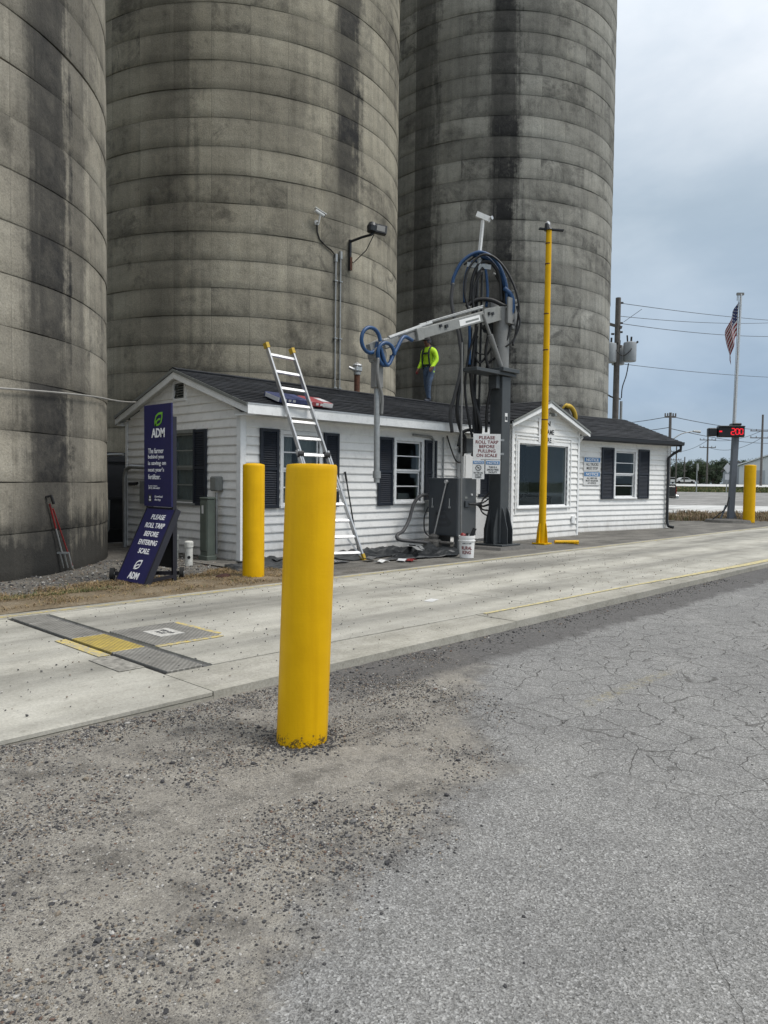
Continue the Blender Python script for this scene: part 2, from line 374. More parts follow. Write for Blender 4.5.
def asphalt_mat():
    mt, t, b = newmat('asphalt')
    geo = N(t, 'ShaderNodeNewGeometry')
    pos = geo.outputs['Position']
    sp = N(t, 'ShaderNodeSeparateXYZ', {0: pos})
    X, Y = sp.outputs[0], sp.outputs[1]

    def noise(scale, detail=5, rough=0.6, vec=pos, dist=0.0):
        return N(t, 'ShaderNodeTexNoise', {'Vector': vec, 'Scale': scale, 'Detail': detail, 'Roughness': rough, 'Distortion': dist}).outputs[0]
    nb, nm, nf = noise(0.7), noise(3.2, 7, 0.65), noise(60, 4, 0.7)
    # aggregate chips in the worn surface
    v1 = N(t, 'ShaderNodeTexVoronoi', {'Vector': pos, 'Scale': 140.0, 'Randomness': 1.0})
    chip = ramp(t, N(t, 'ShaderNodeSeparateColor', {0: v1.outputs['Color']}).outputs[0], [(0.0, g(0.07)), (0.40, g(0.19)), (0.75, g(0.27)), (0.92, g(0.38)), (1.0, g(0.55))])
    v2 = N(t, 'ShaderNodeTexVoronoi', {'Vector': pos, 'Scale': 280.0})
    chip2 = ramp(t, N(t, 'ShaderNodeSeparateColor', {0: v2.outputs['Color']}).outputs[0], [(0.0, (0.07, 0.068, 0.065)), (0.55, (0.24, 0.235, 0.225)), (1.0, (0.42, 0.41, 0.39))])
    agg = N(t, 'ShaderNodeMix', {'Factor': 0.45, 'A': chip, 'B': chip2}, data_type='RGBA').outputs['Result']
    # pebbles half buried in the fines
    def pebbles(scale, keep):
        v = N(t, 'ShaderNodeTexVoronoi', {'Vector': pos, 'Scale': scale, 'Randomness': 1.0})
        sc = N(t, 'ShaderNodeSeparateColor', {0: v.outputs['Color']})
        on = mathn(t, 'MULTIPLY', mathn(t, 'GREATER_THAN', sc.outputs[1], keep), N(t, 'ShaderNodeMapRange', {'Value': v.outputs['Distance'], 'From Min': 0.42, 'From Max': 0.30}).outputs[0])
        col = ramp(t, sc.outputs[0], [(0.0, (0.045, 0.044, 0.045)), (0.35, (0.10, 0.095, 0.09)), (0.65, (0.21, 0.19, 0.165)), (0.88, (0.30, 0.28, 0.25)), (1.0, (0.55, 0.53, 0.50))])
        return on, col, v.outputs['Distance']

    def mul(c, f, k=1.0):
        return N(t, 'ShaderNodeMix', {'Factor': k, 'A': c, 'B': f}, data_type='RGBA', blend_type='MULTIPLY').outputs['Result']

    def mix(k, a, bb):
        return N(t, 'ShaderNodeMix', {'Factor': k, 'A': a, 'B': bb}, data_type='RGBA', clamp_factor=True).outputs['Result']
    agg = mul(agg, ramp(t, nb, [(0.3, (0.86, 0.86, 0.86)), (0.7, (1.10, 1.10, 1.09))]))
    agg = mul(agg, ramp(t, nm, [(0.3, (0.86, 0.86, 0.86)), (0.7, (1.08, 1.08, 1.07))]))
    # dirt / broken-up area round the bollard: everything on the kerb side of a wandering line
    # line runs (1.3,1.5) -> (2.9,2.1) -> (5,3.0)
    dl = mathn(t, 'SUBTRACT', Y, mathn(t, 'ADD', mathn(t, 'MULTIPLY', X, 0.36), 1.10))
    dl = mathn(t, 'ADD', dl, mathn(t, 'MULTIPLY', mathn(t, 'SUBTRACT', nb, 0.5), 1.3))
    dl = mathn(t, 'ADD', dl, mathn(t, 'MULTIPLY', mathn(t, 'SUBTRACT', nm, 0.5), 0.7))
    fadex = N(t, 'ShaderNodeMapRange', {'Value': X, 'From Min': 3.0, 'From Max': 6.0, 'To Min': 0.0, 'To Max': 1.1}).outputs[0]
    dirtk = N(t, 'ShaderNodeMapRange', {'Value': mathn(t, 'SUBTRACT', dl, fadex), 'From Min': -0.12, 'From Max': 0.22}, interpolation_type='SMOOTHSTEP').outputs[0]
    dirt = ramp(t, noise(9, 8, 0.75), [(0.3, (0.17, 0.158, 0.138)), (0.5, (0.265, 0.247, 0.216)), (0.7, (0.345, 0.325, 0.287))])
    dirt = mul(dirt, ramp(t, nf, [(0.3, (0.75, 0.75, 0.75)), (0.65, (1.12, 1.12, 1.12))]))
    dirt = mul(dirt, ramp(t, nm, [(0.36, (0.50, 0.495, 0.49)), (0.48, (1, 1, 1)), (0.7, (1.14, 1.13, 1.1))]))
    pebh = 0.0
    dens = ramp(t, noise(1.7, 4, 0.6), [(0.35, g(0.45)), (0.6, g(1.0))])
    for sc_, kp in ((58.0, 0.66), (95.0, 0.48), (150.0, 0.36), (230.0, 0.35)):
        on, col, dist_ = pebbles(sc_, kp)
        on = mathn(t, 'MULTIPLY', on, dens)
        dirt = mix(on, dirt, col)
        pebh = mathn(t, 'ADD', pebh, mathn(t, 'MULTIPLY', on, 60.0 / sc_))
    # edge of the broken surfacing: dark loose chippings
    edge = N(t, 'ShaderNodeMapRange', {'Value': mathn(t, 'ABSOLUTE', mathn(t, 'SUBTRACT', mathn(t, 'SUBTRACT', dl, fadex), 0.02)), 'From Min': 0.22, 'From Max': 0.03}).outputs[0]
    edge = mathn(t, 'MULTIPLY', edge, ramp(t, noise(5.5, 7, 0.75), [(0.47, g(0)), (0.56, g(0.85))]))
    c = mix(mathn(t, 'MULTIPLY', dirtk, 0.93), agg, dirt)
    c = mix(mathn(t, 'MULTIPLY', edge, 0.6), c, mul(chip2, (0.35, 0.34, 0.34, 1)))
    # dark fresh strip along the kerb
    st = mathn(t, 'ADD', Y, mathn(t, 'MULTIPLY', mathn(t, 'SUBTRACT', nm, 0.5), 0.55))
    strip = N(t, 'ShaderNodeMapRange', {'Value': st, 'From Min': 3.42, 'From Max': 3.58}, interpolation_type='SMOOTHSTEP').outputs[0]
    strip = mathn(t, 'MULTIPLY', strip, N(t, 'ShaderNodeMapRange', {'Value': mathn(t, 'ADD', X, mathn(t, 'MULTIPLY', nm, 1.2)), 'From Min': 3.7, 'From Max': 4.4}).outputs[0])
    dark = ramp(t, noise(40, 6, 0.8), [(0.3, (0.045, 0.043, 0.043)), (0.55, (0.115, 0.11, 0.107)), (0.75, (0.22, 0.21, 0.205))])
    c = mix(mathn(t, 'MULTIPLY', strip, 0.85), c, dark)
    # crack network: alligator cracks in patches + a few long ones
    wv = N(t, 'ShaderNodeTexNoise', {'Vector': pos, 'Scale': 3.0, 'Detail': 3, 'Roughness': 0.55}).outputs['Color']
    wv = N(t, 'ShaderNodeVectorMath', {0: N(t, 'ShaderNodeVectorMath', {0: wv, 1: (0.5, 0.5, 0.5)}, operation='SUBTRACT').outputs[0], 1: (0.30, 0.30, 0.0)}, operation='MULTIPLY').outputs[0]
    wp = N(t, 'ShaderNodeVectorMath', {0: pos, 1: wv}, operation='ADD').outputs[0]
    wp = N(t, 'ShaderNodeMapping', {'Vector': wp, 'Scale': (1, 1, 0)}).outputs[0]
    ve = N(t, 'ShaderNodeTexVoronoi', {'Vector': wp, 'Scale': 3.9}, feature='DISTANCE_TO_EDGE').outputs['Distance']
    vb = N(t, 'ShaderNodeTexVoronoi', {'Vector': wp, 'Scale': 0.95}, feature='DISTANCE_TO_EDGE').outputs['Distance']
    patch = N(t, 'ShaderNodeMapRange', {'Value': mathn(t, 'ADD', noise(0.9, 3, 0.5), mathn(t, 'MULTIPLY', N(t, 'ShaderNodeMapRange', {'Value': X, 'From Min': 2.6, 'From Max': 4.6}).outputs[0], 0.26)), 'From Min': 0.46, 'From Max': 0.66}).outputs[0]
    cw = mathn(t, 'MULTIPLY', ramp(t, noise(6, 4), [(0.35, g(0.3)), (0.65, g(1.0))]), 0.026)
    k1 = N(t, 'ShaderNodeMapRange', {'Value': ve, 'From Min': cw, 'From Max': mathn(t, 'MULTIPLY', cw, 0.25), 'To Min': 0, 'To Max': 1}).outputs[0]
    k1 = mathn(t, 'MULTIPLY', k1, patch)
    k1 = mathn(t, 'MULTIPLY', k1, N(t, 'ShaderNodeMapRange', {'Value': mathn(t, 'ADD', X, mathn(t, 'MULTIPLY', nb, 1.5)), 'From Min': 3.4, 'From Max': 4.6}).outputs[0])
    k2 = N(t, 'ShaderNodeMapRange', {'Value': vb, 'From Min': mathn(t, 'MULTIPLY', cw, 0.13), 'From Max': 0.0005, 'To Min': 0, 'To Max': 1}).outputs[0]
    k2 = mathn(t, 'MULTIPLY', k2, N(t, 'ShaderNodeMapRange', {'Value': noise(0.6, 3), 'From Min': 0.42, 'From Max': 0.55}).outputs[0])
    crack = mathn(t, 'MAXIMUM', k1, mathn(t, 'MULTIPLY', k2, 0.6))
    crack = mathn(t, 'MULTIPLY', crack, mathn(t, 'SUBTRACT', 1.0, mathn(t, 'MULTIPLY', dirtk, 0.85)))
    c = mix(mathn(t, 'MULTIPLY', crack, 0.62), c, (0.055, 0.051, 0.046, 1))
    # ghost of an old yellow mark
    oy = mathn(t, 'ABSOLUTE', mathn(t, 'SUBTRACT', mathn(t, 'ADD', mathn(t, 'MULTIPLY', X, 0.02), Y), 2.45))
    ok = N(t, 'ShaderNodeMapRange', {'Value': oy, 'From Min': 0.07, 'From Max': 0.03}).outputs[0]
    ok = mathn(t, 'MULTIPLY', ok, N(t, 'ShaderNodeMapRange', {'Value': mathn(t, 'ABSOLUTE', mathn(t, 'SUBTRACT', X, 5.1)), 'From Min': 0.75, 'From Max': 0.5}).outputs[0])
    ok = mathn(t, 'MULTIPLY', ok, ramp(t, noise(20, 5, 0.7), [(0.45, g(0)), (0.62, g(0.4))]))
    c = mix(ok, c, (0.32, 0.27, 0.12, 1))
    # oil and tar spots
    sp2 = ramp(t, noise(1.9, 5, 0.55), [(0.68, g(0)), (0.78, g(0.25))])
    c = mix(sp2, c, (0.06, 0.058, 0.055, 1))
    t.links.new(c, b.inputs['Base Color'])
    b.inputs['Roughness'].default_value = 0.9
    b.inputs['Specular IOR Level'].default_value = 0.25
    hgt = mathn(t, 'ADD', mathn(t, 'MULTIPLY', v1.outputs['Distance'], 0.8), mathn(t, 'MULTIPLY', nf, 0.8))
    hgt = mathn(t, 'SUBTRACT', hgt, mathn(t, 'MULTIPLY', crack, 1.8))
    hgt = mathn(t, 'ADD', hgt, mathn(t, 'MULTIPLY', mathn(t, 'MULTIPLY', pebh, dirtk), 0.9))
    bp = N(t, 'ShaderNodeBump', {'Height': hgt, 'Strength': 0.7, 'Distance': 0.006})
    t.links.new(bp.outputs[0], b.inputs['Normal'])


asphalt_mat()


def ground_mat(name, c0, c1, c2, fine=45, mid=2.4, bump=0.6, grain=0.35, tracks=False):
    mt, t, b = newmat(name)
    geo = N(t, 'ShaderNodeNewGeometry')
    pos = geo.outputs['Position']
    nb = N(t, 'ShaderNodeTexNoise', {'Vector': pos, 'Scale': mid, 'Detail': 8, 'Roughness': 0.7}).outputs[0]
    nf = N(t, 'ShaderNodeTexNoise', {'Vector': pos, 'Scale': fine, 'Detail': 6, 'Roughness': 0.75}).outputs[0]
    nl = N(t, 'ShaderNodeTexNoise', {'Vector': N(t, 'ShaderNodeMapping', {'Vector': pos, 'Scale': (0.25, 1.6, 1)}).outputs[0], 'Scale': 1.3, 'Detail': 6, 'Roughness': 0.6}).outputs[0]
    c = ramp(t, nb, [(0.28, c0), (0.5, c1), (0.74, c2)])
    c = N(t, 'ShaderNodeMix', {'Factor': 1.0, 'A': c, 'B': ramp(t, nf, [(0.3, g(1 - grain)), (0.65, g(1 + grain * 0.5))])}, data_type='RGBA', blend_type='MULTIPLY').outputs['Result']
    c = N(t, 'ShaderNodeMix', {'Factor': 1.0, 'A': c, 'B': ramp(t, nl, [(0.3, (0.72, 0.72, 0.72)), (0.6, (1.06, 1.06, 1.05))])}, data_type='RGBA', blend_type='MULTIPLY').outputs['Result']
    if tracks:   # rubber marks where tyres run, and dropped mud
        sp = N(t, 'ShaderNodeSeparateXYZ', {0: pos})
        Y = mathn(t, 'ADD', sp.outputs[1], mathn(t, 'MULTIPLY', mathn(t, 'SUBTRACT', nl, 0.5), 0.5))
        k = None
        for y0, hw, s_ in ((5.25, 0.30, 0.42), (6.75, 0.50, 0.58)):
            d = mathn(t, 'ABSOLUTE', mathn(t, 'SUBTRACT', Y, y0))
            q = N(t, 'ShaderNodeMapRange', {'Value': d, 'From Min': hw * 1.5, 'From Max': hw * 0.4, 'To Min': 0, 'To Max': s_}, interpolation_type='SMOOTHSTEP').outputs[0]
            k = q if k is None else mathn(t, 'MAXIMUM', k, q)
        k = mathn(t, 'MULTIPLY', k, ramp(t, nl, [(0.35, g(1.0)), (0.7, g(0.35))]))
        c = N(t, 'ShaderNodeMix', {'Factor': k, 'A': c, 'B': (0.10, 0.098, 0.09, 1)}, data_type='RGBA').outputs['Result']
        sp3 = N(t, 'ShaderNodeTexNoise', {'Vector': pos, 'Scale': 14, 'Detail': 8, 'Roughness': 0.8}).outputs[0]
        k3 = ramp(t, sp3, [(0.56, g(0)), (0.68, g(0.55))])
        c = N(t, 'ShaderNodeMix', {'Factor': k3, 'A': c, 'B': (0.13, 0.12, 0.10, 1)}, data_type='RGBA').outputs['Result']
    t.links.new(c, b.inputs['Base Color'])
    b.inputs['Roughness'].default_value = 0.93
    b.inputs['Specular IOR Level'].default_value = 0.25
    bp = N(t, 'ShaderNodeBump', {'Height': nf, 'Strength': bump, 'Distance': 0.012})
    t.links.new(bp.outputs[0], b.inputs['Normal'])


ground_mat('lane_concrete', (0.30, 0.288, 0.25), (0.43, 0.415, 0.368), (0.52, 0.505, 0.455), fine=55, mid=1.6, bump=0.25, grain=0.22, tracks=True)
ground_mat('kerb_concrete', (0.26, 0.247, 0.21), (0.37, 0.355, 0.31), (0.45, 0.43, 0.385), fine=50, mid=2.2, bump=0.3, grain=0.28)
ground_mat('apron_dirt', (0.085, 0.081, 0.075), (0.16, 0.152, 0.138), (0.25, 0.238, 0.215), fine=40, mid=1.4)
ground_mat('gravel_ground', (0.085, 0.08, 0.07), (0.15, 0.14, 0.125), (0.23, 0.215, 0.19), fine=32, mid=2.0, bump=1.0, grain=0.5)
ground_mat('thatch_ground', (0.12, 0.095, 0.065), (0.20, 0.155, 0.10), (0.30, 0.255, 0.19), fine=38, mid=2.6, bump=1.0, grain=0.45)
ground_mat('lot_gravel', (0.17, 0.165, 0.155), (0.235, 0.23, 0.22), (0.31, 0.30, 0.29), fine=6, mid=0.35, bump=0.3)
ground_mat('pale_concrete', (0.42, 0.42, 0.41), (0.50, 0.50, 0.49), (0.56, 0.56, 0.55), fine=8, mid=0.4, bump=0.1, grain=0.1)
ground_mat('field_grass', (0.055, 0.065, 0.025), (0.085, 0.095, 0.04), (0.13, 0.13, 0.06), fine=5, mid=0.25, bump=0.4)


def paint_mat(name, col, wear):
    mt, t, b = newmat(name)
    geo = N(t, 'ShaderNodeNewGeometry')
    n_ = N(t, 'ShaderNodeTexNoise', {'Vector': geo.outputs['Position'], 'Scale': 22, 'Detail': 8, 'Roughness': 0.8}).outputs[0]
    c = ramp(t, n_, [(wear - 0.08, col), (wear + 0.08, (0.30, 0.29, 0.25))])
    t.links.new(c, b.inputs['Base Color'])
    b.inputs['Roughness'].default_value = 0.8


simple('worn_label', (0.46, 0.45, 0.42), 0.8, var=0.35, scale=30)
simple('kerb_patch', (0.24, 0.23, 0.205), 0.85, var=0.5, scale=18)
paint_mat('line_yellow', (0.52, 0.40, 0.10), 0.47)
paint_mat('plate_yellow', (0.58, 0.44, 0.11), 0.50)
paint_mat('line_pale', (0.58, 0.49, 0.22), 0.53)

mt, t, b = newmat('diamond_plate')
geo = N(t, 'ShaderNodeNewGeometry')
ck = N(t, 'ShaderNodeTexWave', {'Vector': N(t, 'ShaderNodeMapping', {'Vector': geo.outputs['Position'], 'Rotation': (0, 0, R(45))}).outputs[0], 'Scale': 9.0}, wave_type='BANDS')
ck2 = N(t, 'ShaderNodeTexWave', {'Vector': N(t, 'ShaderNodeMapping', {'Vector': geo.outputs['Position'], 'Rotation': (0, 0, R(-45))}).outputs[0], 'Scale': 9.0}, wave_type='BANDS')
pm = mathn(t, 'MULTIPLY', ck.outputs['Fac'], ck2.outputs['Fac'])
n_ = N(t, 'ShaderNodeTexNoise', {'Vector': geo.outputs['Position'], 'Scale': 7, 'Detail': 7, 'Roughness': 0.7}).outputs[0]
c = ramp(t, n_, [(0.3, (0.20, 0.193, 0.178)), (0.6, (0.32, 0.31, 0.285)), (0.8, (0.42, 0.41, 0.375))])
c = N(t, 'ShaderNodeMix', {'Factor': 0.8, 'A': c, 'B': ramp(t, pm, [(0.2, g(0.60)), (0.6, g(1.12))])}, data_type='RGBA', blend_type='MULTIPLY').outputs['Result']
t.links.new(c, b.inputs['Base Color'])
b.inputs['Roughness'].default_value = 0.6
b.inputs['Metallic'].default_value = 0.25
bp = N(t, 'ShaderNodeBump', {'Height': pm, 'Strength': 0.35, 'Distance': 0.003})
t.links.new(bp.outputs[0], b.inputs['Normal'])
mt2 = mt.copy()
mt2.name = 'diamond_plate_yellow'
MATS['diamond_plate_yellow'] = mt2
for nd in mt2.node_tree.nodes:
    if nd.type == 'VALTORGB' and len(nd.color_ramp.elements) == 3:
        for e, cc_ in zip(nd.color_ramp.elements, ((0.33, 0.27, 0.13), (0.58, 0.44, 0.11), (0.66, 0.54, 0.20))):
            e.color = (*cc_, 1)


# ------------------------------------------------------------------ mesh helpers
def frame(origin, u, n=None, up=(0, 0, 1)):
    """matrix whose x axis is u (along), y axis is n (outward), z axis is up"""
    u, up = Vector(u).normalized(), Vector(up).normalized()
    n = Vector(n).normalized() if n is not None else up.cross(u)
    mm = Matrix((u, n, up)).transposed().to_4x4()
    mm.translation = origin
    return mm


class MB:
    def __init__(self, M=None):
        self.v, self.f, self.mi, self.M = [], [], [], M
        self.k = 0

    def add(self, vs, fs):
        o = len(self.v)
        for p in vs:
            p = Vector(p)
            self.v.append(self.M @ p if self.M else p)
        for q in fs:
            self.f.append([i + o for i in q])
            self.mi.append(self.k)
        return self

    def box(self, x0, x1, y0, y1, z0, z1, bev=0.0):
        if bev <= 0:
            vs = [(x, y, z) for z in (z0, z1) for y in (y0, y1) for x in (x0, x1)]
            fs = [(0, 2, 3, 1), (4, 5, 7, 6), (0, 1, 5, 4), (2, 6, 7, 3), (0, 4, 6, 2), (1, 3, 7, 5)]
            return self.add(vs, fs)
        bm = bmesh.new()
        bmesh.ops.create_cube(bm, size=1)
        for v in bm.verts:
            v.co = Vector(((x0 + x1) / 2 + v.co.x * (x1 - x0), (y0 + y1) / 2 + v.co.y * (y1 - y0), (z0 + z1) / 2 + v.co.z * (z1 - z0)))
        bmesh.ops.bevel(bm, geom=bm.edges[:], offset=bev, segments=1, affect='EDGES')
        self.addbm(bm)
        return self

    def addbm(self, bm):
        bm.verts.index_update()
        self.add([v.co.copy() for v in bm.verts], [[v.index for v in q.verts] for q in bm.faces])
        bm.free()

    def quad(self, a, b_, c, d):
        return self.add([a, b_, c, d], [(0, 1, 2, 3)])

    def tube(self, pts, r, n=8, caps=True):
        """round bar along a polyline; r: number or list"""
        pts = [Vector(p) for p in pts]
        rs = r if isinstance(r, (list, tuple)) else [r] * len(pts)
        vs, fs = [], []
        prev = None
        for i, p in enumerate(pts):
            d = (pts[min(i + 1, len(pts) - 1)] - pts[max(i - 1, 0)])
            if d.length < 1e-9:
                d = Vector((0, 0, 1))
            d.normalize()
            if prev is None:
                a = Vector((0, 0, 1)) if abs(d.z) < 0.9 else Vector((1, 0, 0))
                x = d.cross(a).normalized()
            else:
                x = (prev - d * prev.dot(d)).normalized()
            prev = x
            y = d.cross(x)
            for j in range(n):
                an = 2 * PI * j / n
                vs.append(p + (x * math.cos(an) + y * math.sin(an)) * rs[i])
        for i in range(len(pts) - 1):
            for j in range(n):
                k = (j + 1) % n
                fs.append((i * n + j, i * n + k, (i + 1) * n + k, (i + 1) * n + j))
        if caps:
            fs.append(tuple(range(n - 1, -1, -1)))
            fs.append(tuple((len(pts) - 1) * n + j for j in range(n)))
        return self.add(vs, fs)

    def bar(self, a, b_, wx, wy, up=(0, 0, 1)):
        """rectangular bar from a to b, section wx (sideways) by wy (along 'up')"""
        a, b_ = Vector(a), Vector(b_)
        d = (b_ - a).normalized()
        upv_ = Vector(up)
        if abs(d.dot(upv_)) > 0.97:
            upv_ = Vector((1, 0, 0))
        x = d.cross(upv_).normalized()
        y = x.cross(d)
        vs = []
        for p in (a, b_):
            for sx, sy in ((-1, -1), (1, -1), (1, 1), (-1, 1)):
                vs.append(p + x * sx * wx / 2 + y * sy * wy / 2)
        return self.add(vs, [(0, 3, 2, 1), (4, 5, 6, 7), (0, 1, 5, 4), (1, 2, 6, 5), (2, 3, 7, 6), (3, 0, 4, 7)])

    def lathe(self, prof, c=(0, 0), n=32, closed=False):
        """prof: list of (r, z)"""
        vs, fs = [], []
        for r, z in prof:
            for j in range(n):
                an = 2 * PI * j / n
                vs.append((c[0] + r * math.cos(an), c[1] + r * math.sin(an), z))
        L = len(prof)
        for i in range(L if closed else L - 1):
            i2 = (i + 1) % L
            for j in range(n):
                k = (j + 1) % n
                fs.append((i * n + j, i * n + k, i2 * n + k, i2 * n + j))
        if not closed:
            if prof[0][0] > 1e-6:
                fs.append(tuple(range(n - 1, -1, -1)))
            if prof[-1][0] > 1e-6:
                fs.append(tuple((L - 1) * n + j for j in range(n)))
        return self.add(vs, fs)

    def prism(self, poly, y0, y1):
        """polygon in local x,z extruded along local y"""
        n = len(poly)
        vs = [(x, y0, z) for x, z in poly] + [(x, y1, z) for x, z in poly]
        fs = [tuple(range(n)), tuple(range(2 * n - 1, n - 1, -1))]
        for i in range(n):
            k = (i + 1) % n
            fs.append((i, i + n, k + n, k))
        return self.add(vs, fs)

    def build(self, name, mats, parent=None, smooth=False, fix=True):
        me = bpy.data.meshes.new(name)
        loc = Vector((0, 0, 0))
        vs = self.v
        if parent is None and vs:
            xs = [p.x for p in vs]
            ys = [p.y for p in vs]
            loc = Vector(((min(xs) + max(xs)) / 2, (min(ys) + max(ys)) / 2, min(p.z for p in vs)))
            vs = [p - loc for p in vs]
        me.from_pydata([tuple(p) for p in vs], [], self.f)
        if isinstance(mats, str):
            mats = [mats]
        for mm in mats:
            me.materials.append(MATS[mm])
        if len(mats) > 1:
            me.polygons.foreach_set('material_index', self.mi)
        if fix:
            bm = bmesh.new()
            bm.from_mesh(me)
            bmesh.ops.recalc_face_normals(bm, faces=bm.faces[:])
            bm.to_mesh(me)
            bm.free()
        if smooth:
            me.shade_smooth()
            if smooth != 'all':
                me.set_sharp_from_angle(angle=R(40))
        me.update()
        o = bpy.data.objects.new(name, me)
        COL.objects.link(o)
        o.location = loc
        adopt(o, parent)
        return o


def root_matrix(o):
    return Matrix.Translation(o.location) @ o.rotation_euler.to_matrix().to_4x4()


def adopt(o, parent):
    """parts are modelled in world coordinates; undo the thing's own placement"""
    if parent is None:
        return
    o.parent = parent
    if parent.parent is None:
        o.matrix_parent_inverse = root_matrix(parent).inverted()


def thing(name, label, cat, loc, group=None, kind=None):
    o = bpy.data.objects.new(name, None)
    COL.objects.link(o)
    o.location = loc
    o.empty_display_size = 0.2
    return tag(o, label, cat, group, kind)


def tag(o, label=None, cat=None, group=None, kind=None):
    if label:
        o['label'] = label
    if cat:
        o['category'] = cat
    if group:
        o['group'] = group
    if kind:
        o['kind'] = kind
    return o


def lettering(parent, lines, M, width, height, mat, name='lettering', bold=0.0, shear=0.0, spacing=1.0, align='CENTER', line_gap=1.0):
    """flat raised print fitted into width x height, centred on M's origin, in M's x-z plane (facing -y of M's... outward y)"""
    cu_ = bpy.data.curves.new('t', 'FONT')
    cu_.body = '\n'.join(lines)
    cu_.align_x = align
    cu_.space_line = line_gap
    cu_.space_character = spacing
    cu_.shear = shear
    cu_.offset = bold
    cu_.extrude = 0.004
    cu_.resolution_u = 3
    ob = bpy.data.objects.new('t', cu_)
    COL.objects.link(ob)
    bpy.context.view_layer.update()
    me = bpy.data.meshes.new_from_object(ob)
    bpy.data.objects.remove(ob)
    bpy.data.curves.remove(cu_)
    xs = [v.co.x for v in me.vertices]
    ys = [v.co.y for v in me.vertices]
    cx_, cy_ = (min(xs) + max(xs)) / 2, (min(ys) + max(ys)) / 2
    sx, sy = width / (max(xs) - min(xs)), height / (max(ys) - min(ys))
    for v in me.vertices:
        v.co = M @ Vector(((v.co.x - cx_) * sx, v.co.z * 0.5, (v.co.y - cy_) * sy))
    me.materials.clear()
    me.materials.append(MATS[mat])
    me.name = name
    o = bpy.data.objects.new(name, me)
    COL.objects.link(o)
    adopt(o, parent)
    return o


def grid(name, x0, x1, y0, y1, nx, ny, zf, mat, parent=None, xs=None, ys=None):
    xs = xs or [x0 + (x1 - x0) * i / nx for i in range(nx + 1)]
    ys = ys or [y0 + (y1 - y0) * j / ny for j in range(ny + 1)]
    me = bpy.data.meshes.new(name)
    vs = [(x, y, zf(x, y)) for y in ys for x in xs]
    W = len(xs)
    fs = [(j * W + i, j * W + i + 1, (j + 1) * W + i + 1, (j + 1) * W + i) for j in range(len(ys) - 1) for i in range(W - 1)]
    me.from_pydata(vs, [], fs)
    me.materials.append(MATS[mat])
    me.shade_smooth()
    o = bpy.data.objects.new(name, me)
    COL.objects.link(o)
    if parent:
        adopt(o, parent)
    return o


def struct(o):
    o['kind'] = 'structure'
    return o


LZ = 0.07      # top of the scale lane


def rise(d):
    """the land climbs gently away from the yard"""
    if d < 30:
        return 0.0
    if d < 140:
        return 1.6 * (d - 30) / 110
    return 1.6 + (d - 140) * 0.0012


def fdist(x, y):
    return x * math.cos(YAW) + y * math.sin(YAW)


def ds(d, s):
    """point at distance d ahead and s to the right (plan)"""
    p = fw0 * d + rt0 * s
    return p.x, p.y


# ------------------------------------------------------------------ ground
vs, fs = [], []
radii = [0, 12, 24, 30, 40, 55, 75, 100, 140, 200, 300, 500, 900, 1800, 4000]
NA = 96
vs.append((0, 0, -0.07))
for r_ in radii[1:]:
    for j in range(NA):
        a = 2 * PI * j / NA
        x, y = r_ * math.cos(a), r_ * math.sin(a)
        vs.append((x, y, -0.07 + rise(max(0, fdist(x, y)))))
for j in range(NA):
    fs.append((0, 1 + j, 1 + (j + 1) % NA))
for i in range(len(radii) - 2):
    for j in range(NA):
        k = (j + 1) % NA
        fs.append((1 + i * NA + j, 1 + i * NA + k, 1 + (i + 1) * NA + k, 1 + (i + 1) * NA + j))
mb = MB()
mb.add(vs, [tuple(reversed(q)) for q in fs])
gobj = mb.build('ground', 'field_grass', fix=False)
struct(gobj)


def asph_z(x, y):
    z = 0.012 * noise.noise(Vector((x * 0.5, y * 0.5, 3.1)))
    k = max(0, min(1, (5.5 - x) / 4.0)) * max(0, min(1, (y - 1.0) / 2.5))
    z += 0.03 * k
    if -1 < x < 7 and y > 0:
        z += 0.010 * k * noise.noise(Vector((x * 2.6, y * 2.6, 1.7))) + 0.005 * noise.noise(Vector((x * 7, y * 7, 8.7)))
        z += 0.0022 * noise.noise(Vector((x * 23, y * 23, 2.7)))
    return z


def spaced(segs):
    out = []
    for a, b_, st in segs:
        n_ = max(1, int(round((b_ - a) / st)))
        out += [a + (b_ - a) * i / n_ for i in range(n_)]
    out.append(segs[-1][1])
    return out


struct(grid('asphalt_yard', 0, 0, 0, 0, 1, 1, asph_z, 'asphalt',
            xs=spaced([(-12, 0.4, 1.0), (0.4, 6.5, 0.03), (6.5, 12, 0.15), (12, 46, 1.0)]),
            ys=spaced([(-16, 0.2, 1.2), (0.2, 4.14, 0.03)])))

# scale lane: slabs, edging and steel plates are pieces of the lane
lane = tag(bpy.data.objects.new('concrete_lane', None), kind='structure')
COL.objects.link(lane)
lane.location = (8, 6, 0)
mb = MB()
mb.box(-12, 31.5, 4.118, 7.86, -0.06, 0.035)
mb.build('lane_base', 'kerb_concrete', lane)


def edge_y(x):
    return 4.72 - (x - 2.9) * 0.031 if x < 14 else 4.376


